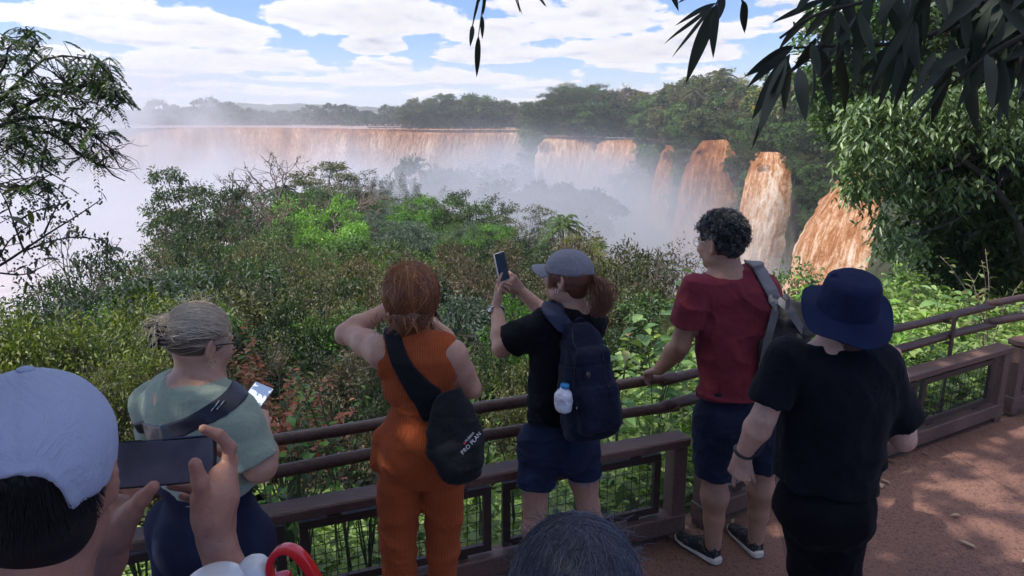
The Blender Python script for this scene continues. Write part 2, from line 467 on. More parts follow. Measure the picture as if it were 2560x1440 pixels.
    # added gain on unseen clouds near the sun, as fill for the people
    dt = x.n('ShaderNodeVectorMath', operation='DOT_PRODUCT'); x.l(co, dt.inputs[0]); dt.inputs[1].default_value = tuple(SUN_DIR)
    gl = x.math('MULTIPLY_ADD', x.math('POWER', x.math('MAXIMUM', dt.outputs['Value'], 0.0), 2.0), 2.6, 1.0)
    tk = x.n('ShaderNodeVectorMath', operation='SCALE'); x.l(sc, tk.inputs[0]); x.l(x.math('MULTIPLY', thick.outputs[0], gl), tk.inputs['Scale'])
    skc = x.mix(1.0, sky.outputs[0], (.50, .68, 1.05), 'MULTIPLY')
    # pale air near the horizon
    hz = x.n('ShaderNodeMapRange', interpolation_type='SMOOTHSTEP'); x.l(el, hz.inputs[0]); hz.inputs[1].default_value = -.02; hz.inputs[2].default_value = .10; hz.inputs[3].default_value = .55; hz.inputs[4].default_value = 0
    skc = x.mix(hz.outputs[0], skc, (4.9, 5.3, 6.0))
    col = x.mix(cover, skc, tk.outputs[0])
    x.l(col, bg.inputs[0]); bg.inputs[1].default_value = .10
build_world()

# ================================================================== railing geometry line on the path edge
RA = V3(-4.4, 1.50, 0); RB = V3(.91, 3.60, 0); RC = V3(3.60, 5.15, 0); RD = V3(8.2, 7.25, 0); RE = V3(16, 10.8, 0)
RLINE = [RA + (RA - RB) * 1.6, RA, RB, RC, RD, RE, V3(40, 18, 0)]
def rail_side(x, y):
    """signed distance in the ground plan from the rail line, + beyond it (gorge side)"""
    x = np.asarray(x, float); y = np.asarray(y, float); best = np.full(np.broadcast(x, y).shape, 1e9); sg = np.zeros_like(best)
    for a, b in zip(RLINE[:-1], RLINE[1:]):
        d = (b - a)[:2]; L2 = d @ d; t = np.clip(((x - a[0]) * d[0] + (y - a[1]) * d[1]) / L2, 0, 1)
        ex = x - a[0] - t * d[0]; ey = y - a[1] - t * d[1]; r = np.hypot(ex, ey); s = np.sign(d[0] * ey - d[1] * ex)
        m = r < best; best = np.where(m, r, best); sg = np.where(m, s, sg)
    return best * sg
ZB = -42.0
def cliffx(y):   # x of the right-hand plateau rim as a function of depth
    return np.interp(y, [-50, 6, 14, 30, 60, 114, 165, 220, 262, 275, 420], [22, 14, 13, 24, 38, 51, 52, 47, 44, 30, 6])
def terrain(x, y):
    x = np.asarray(x, float); y = np.asarray(y, float)
    s = rail_side(x, y)
    az = np.degrees(np.arctan2(x, np.maximum(y, .1)))
    mid = np.interp(s, [-1, .0, .5, 2, 5, 10, 20, 40, 70, 95, 125, 150], [-.02, -.05, -.35, -1.1, -3.0, -5.4, -8, -9.5, -12, -16, -30, ZB - 2])
    side = np.interp(s, [-1, .0, .5, 2, 5, 10, 20, 30, 42, 60], [-.02, -.05, -.35, -1.1, -3.0, -6, -11, -17, -30, ZB - 2])
    right = np.interp(s, [-1, 0, .5, 2, 5, 10, 20, 40, 60, 75], [-.02, -.05, -.2, -.6, -1.8, -6, -16, -32, -40, ZB - 2])
    wl = np.clip((az + 30) / 6, 0, 1); wr = np.clip((13 - az) / 6, 0, 1)
    z = side * (1 - wl) + (mid * wr + right * (1 - wr)) * wl
    n = fbm(np.stack([x * .13, y * .13, 0 * x], -1), 3, 3) - .5
    z = z + n * np.clip(s * .12, 0, 3.0)
    # right-hand bank rises back to plateau level
    b = np.clip((x - cliffx(y) + 10) / 10, 0, 1) ; b = b * b * (3 - 2 * b); b = b * (y < 110)
    top = np.interp(y, [0, 20, 60, 110], [-.3, -2.0, -5.0, -6.0])
    z = np.where(s > 0, z * (1 - b) + top * b, -.02)
    q = ((x - 11.0) / 3.0) ** 2 + ((y - 11.1) / 2.0) ** 2; z = np.where((s > 1.2), z - 2.6 * np.clip(1.15 - q, 0, 1), z)      # bed of the side stream
    return z
def tz(x, y): return float(terrain(np.array([x]), np.array([y]))[0])

def grid_mesh(xs, ys, f, name, mat, kind='structure'):
    X, Y = np.meshgrid(xs, ys, indexing='ij'); Z = f(X, Y); nx, ny = X.shape
    V = np.stack([X, Y, Z], -1).reshape(-1, 3); i = (np.arange(nx - 1)[:, None] * ny + np.arange(ny - 1)[None]).ravel()
    Q = np.stack([i, i + ny, i + ny + 1, i + 1], 1)
    o = mk(name, V, Q, None, mat); tag(o, kind=kind); return o
def m_soil():
    x = N('soil_under_growth'); c = x.ramp(x.noise(.8, 6), [(.3, (.018, .022, .010)), (.6, (.045, .055, .022)), (.8, (.075, .06, .035))])
    x.pbr(c, .95, x.bump(x.noise(4, 5), .8, .2)); return x.m
xs = np.concatenate([np.linspace(-190, -30, 50), np.linspace(-28, 30, 130), np.linspace(31, 75, 40)])
ys = np.concatenate([np.linspace(-40, 0, 10), np.linspace(.3, 26, 120), np.linspace(27, 210, 120)])
grid_mesh(xs, ys, terrain, 'hillside', m_soil())

# ================================================================== path
def m_path():
    x = N('red_path'); n1 = x.noise(.55, 5, .6); n2 = x.noise(48, 3, .7); n3 = x.noise(150, 2, .7)
    base = x.ramp(n1, [(.25, (.125, .066, .048)), (.5, (.205, .105, .074)), (.75, (.28, .15, .108))])
    sp = x.ramp(n2, [(.34, (.45, .43, .47)), (.48, (1, 1, 1)), (.66, (1, 1, 1)), (.74, (1.35, 1.3, 1.35))])
    sp2 = x.ramp(n3, [(.35, (.55, .52, .6)), (.55, (1, 1, 1)), (.7, (1.35, 1.3, 1.35))])
    c = x.mix(1.0, x.mix(1.0, base, sp, 'MULTIPLY'), sp2, 'MULTIPLY')
    w = x.n('ShaderNodeTexVoronoi', feature='DISTANCE_TO_EDGE'); w.inputs['Scale'].default_value = .55; x.l(x.obj(), w.inputs['Vector'])
    cr = x.ramp(w.outputs[0], [(.0, (.35, .35, .35)), (.006, (1, 1, 1))]); c = x.mix(.7, c, cr, 'MULTIPLY')
    x.pbr(c, x.ramp(n1, [(.3, (.5, .5, .5)), (.7, (.78, .78, .78))]), x.bump(x.math('ADD', n2, x.math('MULTIPLY', n3, .6)), .4, .008), spec=.35); return x.m
def f_path():
    V = []; Q = []
    pts = [p for p in RLINE]; n = len(pts); cols = 24
    P = []
    for a, b in zip(pts[:-1], pts[1:]):
        for t in np.linspace(0, 1, 13)[:-1]: P.append(a + (b - a) * t)
    P.append(pts[-1]); P = np.array(P)
    T = nrm(np.gradient(P, axis=0)); Nn = np.stack([T[:, 1], -T[:, 0], 0 * T[:, 0]], 1)
    w = np.concatenate([[-.12, -.05, .3], np.linspace(.6, 16, cols - 3)])
    V = P[:, None] + Nn[:, None] * w[None, :, None]
    z = (fbm(V.reshape(-1, 3) * .8, 5, 3) - .5).reshape(V.shape[:2]) * .02; z[:, :2] = 0
    V[..., 2] = .0 + z - .004
    m, k = V.shape[:2]; i = (np.arange(m - 1)[:, None] * k + np.arange(k - 1)[None]).ravel()
    return mk('path', V.reshape(-1, 3), np.stack([i, i + 1, i + k + 1, i + k], 1)[:, ::-1], None, m_path())
tag(f_path(), kind='structure')
# fallen leaves on the path
def fallen():
    m1 = leafmat('dry_leaf', (.22, .13, .06), (.36, .26, .15), (.50, .42, .28), .1)
    for (px, py) in ((2150, 1000), (2175, 1090), (2240, 1095), (2390, 970), (2205, 1208), (2375, 1288), (2440, 1370), (2300, 1130), (1690, 1330), (1835, 1298), (2030, 1345), (2210, 1150), (2500, 1040), (2555, 1405), (2225, 1210), (1900, 1250), (2120, 1120), (2330, 1060)):
        p = Wz(px, py, .006); mb = MB(); a = RNG.random() * 6.3; L = .05 + .05 * RNG.random()
        leafL(mb, np.array([p]), np.array([[math.cos(a), math.sin(a), .1]]), L, L * .35, droop=.05, fold=.3, Up=np.array([[0, 0, 1.]]), wave=.03)
        o = mb.build('fallen_leaf', m1); o.location = p; o.data.transform(Matrix.Translation(Vector(-p)))
        tag(o, 'small dry fallen leaf lying on the reddish path', 'leaf', 'dry leaves scattered on the path')
fallen()

# ================================================================== railing
def m_wood(name, a, b, c, sc=(1, 1, 1), rough=.42):
    x = N(name); g = x.noise(9, 6, .65, None, .4, sc=(1.2, 14, 14)); h = x.noise(2.2, 4)
    col = x.ramp(g, [(.28, a), (.5, b), (.72, c)])
    col = x.mix(.6, col, x.ramp(h, [(.35, (.55, .5, .5)), (.65, (1.2, 1.15, 1.1))]), 'MULTIPLY')
    x.pbr(col, rough, x.bump(g, .5, .006), spec=.5); return x.m
M_LOG = m_wood('varnished_log', (.030, .016, .012), (.085, .042, .030), (.16, .085, .06), rough=.34)
M_BEAM = m_wood('brown_painted_beam', (.075, .042, .034), (.13, .075, .06), (.19, .12, .10), rough=.5)
M_IRON = plain('dark_brown_steel', (.040, .024, .020), .5, .3, 80, .3)
M_WIRE = plain('rusty_wire', (.03, .022, .02), .6, .2, 120, .3)
def orient(a, b):
    u = nrm(b - a); n = V3(-u[1], u[0], 0); return np.stack([u, nrm(n), np.cross(u, nrm(n))])
def fence(a, b, label, group, npan=2, posts=(True, True), zt=(.825, .685), out=.10, half=True):
    """one bay: beam on the ground, mesh panels, flat cap board, two log rails on brackets leaning out"""
    root = empty('railing', a, label, 'railing', group)
    L = np.linalg.norm(b - a); u = (b - a) / L; nn = V3(-u[1], u[0], 0)      # nn points beyond the rail
    def at(t, n, z): return a + u * t + nn * n + V3(0, 0, z)
    M = np.stack([u, nn, V3(0, 0, 1)])
    m = MB(); m.box(at(L / 2, 0, .085), (L / 2 - .002, .05, .05), M, 0, .006); m.build('bottom_beam', M_BEAM, root, False)
    m = MB(); m.box(at(L / 2, -.0, .549), (L / 2 - .003, .060, .024), M, 0, .007); m.build('cap_board', M_BEAM, root, False)
    if posts[0]:
        m = MB(); m.box(at(.05, 0, .2575), (.040, .046, .2585), M, 0, .005); m.build('post', M_BEAM, root, False)
    if posts[1]:
        m = MB(); m.box(at(L - .05, 0, .2575), (.040, .046, .2585), M, 0, .005); m.build('post', M_BEAM, root, False)
    t0 = .12; pw = (L - 2 * t0) / npan
    for i in range(npan):
        x0 = t0 + pw * i + .03; x1 = t0 + pw * (i + 1) - .03
        m = MB(); z0, z1 = .170, .470; w = .019
        m.box(at((x0 + x1) / 2, 0, z1), ((x1 - x0) / 2, .012, w), M); m.box(at((x0 + x1) / 2, 0, z0), ((x1 - x0) / 2, .012, w), M)
        m.box(at(x0 + w, 0, (z0 + z1) / 2), (w, .0121, (z1 - z0) / 2 - w), M); m.box(at(x1 - w, 0, (z0 + z1) / 2), (w, .0121, (z1 - z0) / 2 - w), M)
        for xx in (x0 + .15, x1 - .15):
            m.box(at(xx, 0, .5045), (.03, .010, .0125), M); m.box(at(xx, 0, .143), (.03, .010, .0085), M)
        f = m.build('panel_frame', M_IRON, root, False)
        g = MB(); sp = .047
        for xx in np.arange(x0 + 2 * w + .02, x1 - 2 * w, sp):
            g.tube([at(xx, .004, z0 + w), at(xx, .004, z1 - w)], .0019, 5)
        for zz in np.arange(z0 + w + .03, z1 - w, sp):
            g.tube([at(x0 + 2 * w, -.001, zz), at(x1 - 2 * w, -.001, zz)], .0019, 5)
        g.build('wire_mesh', M_WIRE, f, False)
    for k, z in enumerate(zt):
        m = MB(); n = 40; t = np.linspace(-.16 if posts[0] else 0, L + .02, n); o = out + (.05 if k == 0 else .02)
        P = np.stack([at(q, o, z + .007 * math.sin(q * 2.1 + k * 2) + .003 * math.sin(q * 5.3 + k)) for q in t])
        R = .029 + .003 * (fbm(np.stack([t * 3, 0 * t + k, 0 * t], -1), 8, 3) - .5) * 2
        m.tube(P, R, 14); m.build('log_rail', M_LOG, root)
    nb = npan
    for i in range(nb):
        t = t0 + pw * (i + .5) if npan > 2 else t0 + pw * (i + 1) - (.0 if i < nb - 1 else .5 * pw)
        if i == 0 and npan > 1: t = t0 + pw
        if npan == 1: t = L / 2
        if i > 0 and npan == 2: t = L - .15
        m = MB(); m.box(at(t, out - .02, .68), (.018, .006, .16), M); m.box(at(t, out - .02, .525), (.018, .03, .005), M)
        m.box(at(t, out + .012, zt[0] - .035), (.021, .03, .005), M); m.box(at(t, out - .002, zt[1] - .04), (.021, .022, .005), M)
        m.box(at(t, out - .014, .27), (.008, .007, .25), M)
        m.build('rail_bracket', M_IRON, root, False)
    return root
G_R = 'railing bays along the path edge'
P0 = RA; seg = RB - RA
c1 = RA + seg * .30; 
fence(RA + (RA - RB) * .25, c1 - seg * 0.0, 'brown railing bay at the far left, behind the man in the pale cap', G_R, 2)
fence(c1, RB - seg * .0, 'long brown railing bay with log rails and wire panels in front of the three women', G_R, 4)
s2 = RC - RB
fence(RB + s2 * .0 + nrm(s2) * .11, RC, 'brown railing bay running from the red-shirted man past the hat wearer', G_R, 3)
fence(RC + nrm(RD - RC) * .10 + V3(0, 0, .02), RD, 'brown railing bay at the right edge, beyond the pair of corner posts', G_R, 4)

# ================================================================== plateau, river, basin, cliffs, falls
def m_water_top():
    x = N('muddy_river'); f = x.noise(.25, 6, .6, None, .6, sc=(1, .35, 1)); c = x.ramp(f, [(.35, (.20, .105, .065)), (.55, (.34, .20, .14)), (.7, (.62, .46, .38))])
    x.pbr(c, .35, x.bump(f, .6, .4)); return x.m
M_RIV = m_water_top()
def m_foam():
    x = N('churning_basin_water'); f = x.noise(.12, 7, .65, None, 1.0); c = x.ramp(f, [(.3, (.30, .21, .18)), (.6, (.52, .44, .42))])
    x.pbr(c, .6, x.bump(f, .8, .8)); return x.m
def m_rock():
    x = N('wet_basalt'); f = x.noise(.35, 7, .65, None, .3, sc=(1, 1, .5)); c = x.ramp(f, [(.3, (.022, .018, .014)), (.55, (.06, .042, .03)), (.75, (.12, .085, .06))])
    g = x.ramp(x.noise(.5, 5), [(.45, (1, 1, 1)), (.6, (.35, .6, .25))]); c = x.mix(1.0, c, g, 'MULTIPLY')
    x.pbr(c, .75, x.bump(f, 1, 1.0)); return x.m
M_ROCK = m_rock()
ZL = -5.8
RIM = [(-420, 520), (-271, 487), (-200, 462), (-150, 440), (-88, 402), (-40, 398), (6, 398), (9, 340), (10, 286), (28, 278), (44, 262), (47, 220), (52, 165), (51, 114), (38, 60), (24, 30), (22, 22)]
def basin():
    xs = np.linspace(-500, 70, 60); ys = np.linspace(20, 560, 60)
    grid_mesh(xs, ys, lambda X, Y: ZB + (fbm(np.stack([X * .08, Y * .08, 0 * X], -1), 4, 4) - .5) * 3, 'river_basin', m_foam())
basin()
def plateau():
    R = np.array(RIM, float); n = len(R)
    # dense resample of the rim, then rings outward
    P = np.vstack([R[i] + (R[i + 1] - R[i]) * t for i in range(n - 1) for t in np.linspace(0, 1, 8)[:-1][:, None]] + [R[-1:]])
    T = nrm(np.gradient(P, axis=0)); O = np.stack([-T[:, 1], T[:, 0]], 1)     # outward (away from gorge)
    rows = []
    cen = np.array([-120, 220.])
    for w in (0, 3, 10, 30, 80, 200, 500, 1200, 2600):
        D = nrm(P - cen); q = P + (O * (1 if w < 40 else 0) + D * (0 if w < 40 else 1)) * w
        z = np.full(len(q), ZL + .0); rows.append(np.column_stack([q, z]))
    V = np.array(rows); m, k = V.shape[:2]; V[..., 2] += (fbm(V.reshape(-1, 3) * .05, 2, 3).reshape(m, k) - .5) * .8 * (np.arange(m) > 0)[:, None]
    i = (np.arange(m - 1)[:, None] * k + np.arange(k - 1)[None]).ravel()
    o = mk('river', V.reshape(-1, 3), np.stack([i, i + k, i + k + 1, i + 1], 1), None, M_RIV); tag(o, kind='structure')
    # cliff wall below the rim
    rows = []
    Z = np.linspace(0, 1, 26)
    for q in Z:
        z = ZL - .3 + (ZB - 2 - ZL) * q; d = (fbm(np.column_stack([P * .12, np.full(len(P), z * .10)]), 6, 4) - .5) * 7 * min(1, q * 6)
        off = -1.0 - q * 5.0
        xy = P - O * (d[:, None] * 1 + .0) + O * (3.0 + off * 0)[None] if np.ndim(off) else P + O * (2.5 - q * 5) - O * d[:, None]
        rows.append(np.column_stack([xy, np.full(len(P), z)]))
    V = np.array(rows); m, k = V.shape[:2]; i = (np.arange(m - 1)[:, None] * k + np.arange(k - 1)[None]).ravel()
    o = mk('cliff', V.reshape(-1, 3), np.stack([i, i + 1, i + k + 1, i + k], 1), None, M_ROCK); tag(o, kind='structure')
plateau()

def m_fall():
    x = N('brown_falling_water')
    a = x.attr('s'); b = x.attr('t'); cb = x.n('ShaderNodeCombineXYZ'); x.l(a, cb.inputs[0]); x.l(b, cb.inputs[1]); v = cb.outputs[0]
    s1 = x.noise(1.0, 6, .66, v, .9, sc=(.9, .30, 1)); s2 = x.noise(1.0, 7, .7, v, 1.4, sc=(2.8, 1.5, 1))
    s3 = x.noise(1.0, 3, .6, v, .3, sc=(.07, .02, 1))
    s4 = x.noise(1.0, 4, .6, v, .5, sc=(3.2, .16, 1)); f = x.math('ADD', x.math('MULTIPLY', s1, .42), x.math('MULTIPLY', s2, .33)); f = x.math('ADD', f, x.math('MULTIPLY', s4, .25))
    f = x.math('ADD', f, x.math('MULTIPLY', x.math('SUBTRACT', s3, .5), .55))
    # the water whitens as it falls
    f = x.math('ADD', f, x.math('MULTIPLY', x.math('SUBTRACT', x.attr('w'), .25), .14))
    c = x.ramp(f, [(.40, (.16, .055, .020)), (.47, (.31, .125, .048)), (.525, (.44, .20, .088)), (.58, (.61, .37, .22)), (.67, (.80, .65, .53))])
    bn = x.bump(f, .40, .5); p = x.pbr(c, .6, bn, spec=.12)
    tr = x.n('ShaderNodeBsdfTranslucent'); x.l(c, tr.inputs[0]); ms = x.n('ShaderNodeMixShader'); ms.inputs[0].default_value = .35
    x.l(p.outputs[0], ms.inputs[1]); x.l(tr.outputs[0], ms.inputs[2]); x.l(ms.outputs[0], x.out.inputs['Surface']); return x.m
M_FALL = m_fall()
def fall(label, left, right, bulge=1.0, out=(0, -1, 0), nu=120, nv=110, seed=0, amp=.8):
    """left / right: world profiles of the two edges, top to bottom; the sheet bulges outwards and is broken into strands"""
    def res(P):
        P = np.array(P, float); d = np.r_[0, np.cumsum(np.linalg.norm(np.diff(P, axis=0), axis=1))]; t = np.linspace(0, d[-1], nv)
        # smooth interpolation
        Q = np.column_stack([np.interp(t, d, P[:, i]) for i in range(3)])
        for _ in range(8): Q[1:-1] = (Q[:-2] + 2 * Q[1:-1] + Q[2:]) / 4
        return Q
    A = res(left); B = res(right); out = nrm(np.array(out, float))
    s = np.linspace(0, 1, nu)
    V = A[None] * (1 - s)[:, None, None] + B[None] * s[:, None, None]
    wid = np.linalg.norm(B - A, axis=1).mean(); hei = np.linalg.norm(A[-1] - A[0])
    prof = (1 - (2 * s - 1) ** 4)
    q = np.linspace(0, 1, nv)
    V += out * (bulge * prof[:, None] * np.minimum(1, q * 3)[None])[..., None]
    Sx = (s[:, None] * wid + 0 * q[None]); Ty = (0 * s[:, None] + q[None] * hei)
    Pn = np.stack([Sx * .8, Ty * .15, 0 * Sx + seed * 7.3], -1).reshape(-1, 3)
    d = (fbm(Pn, seed, 4).reshape(nu, nv) - .5) * .8 * amp + (fbm(Pn * [2.2, 2.8, 1], seed + 9, 3).reshape(nu, nv) - .5) * amp * .9
    V += out * (d * np.minimum(1, .15 + q * 5)[None])[..., None]
    sd = nrm(B.mean(0) - A.mean(0)); ew = np.clip(np.abs(2 * s - 1) * 4 - 3, 0, 1)[:, None] * np.sign(2 * s - 1)[:, None]
    rg = (fbm(np.column_stack([q * hei * .35, q * 0 + seed, q * 0]), seed + 3, 4) - .5) * 2
    V += sd * (ew * rg[None] * min(2.5, wid * .07))[..., None]; V[..., 2] -= (np.abs(2 * s - 1) ** 7)[:, None] * min(2.0, wid * .10) * np.exp(-q * 7)[None] * (wid < 60)
    i = (np.arange(nu - 1)[:, None] * nv + np.arange(nv - 1)[None]).ravel()
    o = mk('waterfall', V.reshape(-1, 3), np.stack([i, i + 1, i + nv + 1, i + nv], 1), None, M_FALL, None, True,
           {'s': (Sx + seed * 31).ravel(), 't': (Ty + seed * 17).ravel(), 'w': (0 * Sx + q[None]).ravel()})
    tag(o, label, 'waterfall', 'waterfalls pouring off the plateau rim', 'structure'); return o
def wp(*a): return [W(*p) for p in a]
# the long far falls; each entry of a profile is px, py, distance
fall('long brown waterfall in the middle distance, the widest sheet', wp((868, 322, 402), (870, 335, 398), (862, 380, 392), (850, 470, 388)), wp((1310, 322, 402), (1309, 335, 397), (1302, 400, 392), (1296, 480, 388)), 1.5, (0, -1, 0), 260, 90, 1, 1.3)
fall('hazy waterfall behind the spray, left of the long one', wp((560, 318, 445), (562, 326, 442), (562, 380, 436), (560, 480, 430)), wp((868, 321, 404), (869, 330, 399), (864, 380, 392), (850, 470, 388)), 1.5, (.2, -1, 0), 180, 70, 2, 1.3)
fall('pale waterfall at the far left, half lost in spray', wp((150, 322, 520), (150, 330, 515), (150, 380, 505), (150, 480, 500)), wp((560, 318, 446), (562, 330, 442), (562, 380, 436), (562, 480, 430)), 1.5, (.3, -1, 0), 180, 70, 3, 1.3)
fall('waterfall with a cascade shelf right of the long one, dark trees beside it', wp((1352, 338, 288), (1348, 350, 284), (1342, 390, 280), (1335, 500, 276)), wp((1500, 338, 284), (1500, 352, 279), (1496, 400, 274), (1480, 520, 268)), 1.5, (-.1, -1, 0), 110, 80, 4, 1.0)
fall('waterfall ending at the dark bushy cliff, in front of the second shelf', wp((1494, 352, 276), (1492, 362, 272), (1486, 410, 268), (1466, 520, 262)), wp((1596, 344, 264), (1598, 358, 260), (1588, 420, 256), (1560, 530, 252)), 1.5, (-.3, -1, 0), 90, 80, 5, 1.0)
fall('thinnest waterfall, a narrow ribbon beside the cliff', wp((1662, 362, 196), (1652, 385, 192), (1636, 430, 188), (1618, 560, 184)), wp((1688, 366, 194), (1690, 390, 190), (1684, 450, 187), (1672, 580, 184)), .8, (-.7, -.7, 0), 30, 80, 6, .5)
fall('broad rounded waterfall left of the curly-haired man\'s head', wp((1744, 352, 176), (1732, 378, 171), (1708, 440, 166), (1690, 520, 163), (1672, 640, 160)), wp((1828, 348, 168), (1838, 372, 165), (1844, 430, 162), (1848, 520, 160), (1850, 640, 158)), 2.6, (-.8, -.6, 0), 80, 110, 7, .7)
fall('orange-brown waterfall above the red-shirted man', wp((1888, 380, 138), (1872, 412, 133), (1856, 480, 129), (1838, 570, 126), (1826, 720, 124)), wp((1956, 380, 132), (1980, 425, 129), (1982, 500, 126), (1966, 580, 124), (1940, 720, 122)), 2.2, (-.8, -.6, 0), 80, 110, 8, .6)
fall('nearest waterfall, pouring down left of the vine-covered tree', wp((2150, 398, 106), (2092, 452, 101), (2040, 520, 97), (1990, 610, 94), (1950, 720, 92), (1930, 840, 90)), wp((2300, 380, 92), (2300, 440, 86), (2290, 520, 83), (2280, 620, 80), (2270, 720, 78), (2260, 840, 76)), 2.5, (-.8, -.6, 0), 150, 150, 9, .7)

# ================================================================== mist and haze
def blob_density(x, pos, blobs):
    tot = None
    for (c, r, a) in blobs:
        vm = x.n('ShaderNodeVectorMath', operation='SUBTRACT'); x.l(pos, vm.inputs[0]); vm.inputs[1].default_value = c
        vd = x.n('ShaderNodeVectorMath', operation='DIVIDE'); x.l(vm.outputs[0], vd.inputs[0]); vd.inputs[1].default_value = r
        ln = x.n('ShaderNodeVectorMath', operation='LENGTH'); x.l(vd.outputs[0], ln.inputs[0])
        g = x.math('SUBTRACT', 1.0, ln.outputs['Value'], clamp=True); g = x.math('MULTIPLY', x.math('MULTIPLY', g, g), a)
        tot = g if tot is None else x.math('ADD', tot, g)
    return tot
def mist():
    lo = V3(-470, 46, ZB - .5); hi = V3(62, 505, 62)
    V = [[(lo, hi)[i][0], (lo, hi)[j][1], (lo, hi)[k][2]] for i in (0, 1) for j in (0, 1) for k in (0, 1)]
    Q = [[0, 1, 3, 2], [4, 6, 7, 5], [0, 4, 5, 1], [2, 3, 7, 6], [0, 2, 6, 4], [1, 5, 7, 3]]
    x = N('waterfall_spray'); pos = x.n('ShaderNodeNewGeometry').outputs['Position']
    sp = x.n('ShaderNodeSeparateXYZ'); x.l(pos, sp.inputs[0])
    def b(px, py, Y, rx, ry, rz, a): return (tuple(W(px, py, Y)), (rx, ry, rz), a)
    blobs = [b(360, 300, 420, 130, 90, 52, .028), b(300, 230, 430, 110, 80, 62, .014), b(640, 410, 370, 90, 60, 32, .042), b(860, 460, 350, 56, 46, 22, .035),
             b(1100, 490, 352, 90, 36, 18, .045), b(1290, 440, 330, 36, 40, 24, .04), b(1420, 490, 245, 60, 40, 17, .045), b(1560, 500, 225, 34, 50, 22, .035),
             b(1640, 600, 165, 26, 45, 16, .06), b(1740, 690, 145, 24, 36, 12, .09), b(1880, 750, 114, 18, 26, 10, .15), b(1980, 790, 92, 14, 18, 7, .12), b(1240, 520, 118, 50, 40, 16, .045), b(1130, 450, 160, 60, 40, 14, .05), b(1420, 520, 140, 45, 40, 16, .04), b(100, 520, 230, 150, 110, 40, .012), b(-100, 330, 330, 150, 130, 60, .010), b(1430, 575, 72, 26, 20, 13, .10), b(1250, 545, 88, 26, 22, 11, .05), b(1600, 640, 80, 20, 26, 12, .06), b(250, 520, 330, 150, 120, 34, .02), b(700, 480, 330, 90, 70, 20, .035)]
    bl = blob_density(x, pos, blobs)
    z = x.n('ShaderNodeMapRange', interpolation_type='SMOOTHSTEP'); x.l(sp.outputs[2], z.inputs[0])
    z.inputs[1].default_value = -20; z.inputs[2].default_value = -40; z.inputs[3].default_value = 0; z.inputs[4].default_value = .030
    y = x.n('ShaderNodeMapRange', interpolation_type='SMOOTHSTEP'); x.l(sp.outputs[1], y.inputs[0]); y.inputs[1].default_value = 46; y.inputs[2].default_value = 120
    xx = x.n('ShaderNodeMapRange', interpolation_type='SMOOTHSTEP'); x.l(sp.outputs[0], xx.inputs[0]); xx.inputs[1].default_value = 56; xx.inputs[2].default_value = 30
    base = x.math('MULTIPLY', x.math('MULTIPLY', z.outputs[0], y.outputs[0]), xx.outputs[0])
    nz = x.noise(.022, 4, .6, pos, .6)
    m = x.n('ShaderNodeMapRange', interpolation_type='SMOOTHSTEP'); x.l(nz, m.inputs[0]); m.inputs[1].default_value = .38; m.inputs[2].default_value = .68; m.inputs[3].default_value = .08; m.inputs[4].default_value = 1.9
    d = x.math('MULTIPLY', x.math('ADD', bl, base), m.outputs[0])
    vs = x.n('ShaderNodeVolumePrincipled'); vs.inputs['Color'].default_value = (.74, .745, .79, 1); vs.inputs['Anisotropy'].default_value = .25
    x.l(d, vs.inputs['Density']); x.l(vs.outputs[0], x.out.inputs['Volume'])
    o = mk('mist', V, Q, None, x.m, smooth=False); tag(o, kind='stuff')
    x.m.cycles.volume_step_rate = 1.0
    return o
mist()

def haze():
    lo = V3(-1950, -60, ZB - 6); hi = V3(1950, 2600, 75)
    V = [[(lo, hi)[i][0], (lo, hi)[j][1], (lo, hi)[k][2]] for i in (0, 1) for j in (0, 1) for k in (0, 1)]
    Q = [[0, 1, 3, 2], [4, 6, 7, 5], [0, 4, 5, 1], [2, 3, 7, 6], [0, 2, 6, 4], [1, 5, 7, 3]]
    x = N('humid_air'); vs = x.n('ShaderNodeVolumePrincipled'); vs.inputs['Color'].default_value = (.93, .96, 1.0, 1); vs.inputs['Density'].default_value = .00038; vs.inputs['Anisotropy'].default_value = .2
    x.l(vs.outputs[0], x.out.inputs['Volume']); o = mk('haze', V, Q, None, x.m, smooth=False); tag(o, kind='stuff')
haze()

def side_stream():
    x = N('orange_rapids'); f = x.noise(1.1, 6, .65, None, 1.2); c = x.ramp(f, [(.38, (.40, .17, .07)), (.5, (.62, .33, .17)), (.62, (.85, .70, .58))]); x.pbr(c, .4, x.bump(f, .9, .12))
    xs = np.linspace(8.1, 14.2, 60); ys = np.linspace(9.2, 13.0, 44)
    grid_mesh(xs, ys, lambda X, Y: -1.05 - (X - 7) * .05 + (fbm(np.stack([X * 1.3, Y * 1.3, 0 * X], -1), 14, 4) - .5) * .35, 'stream', x.m)
side_stream()
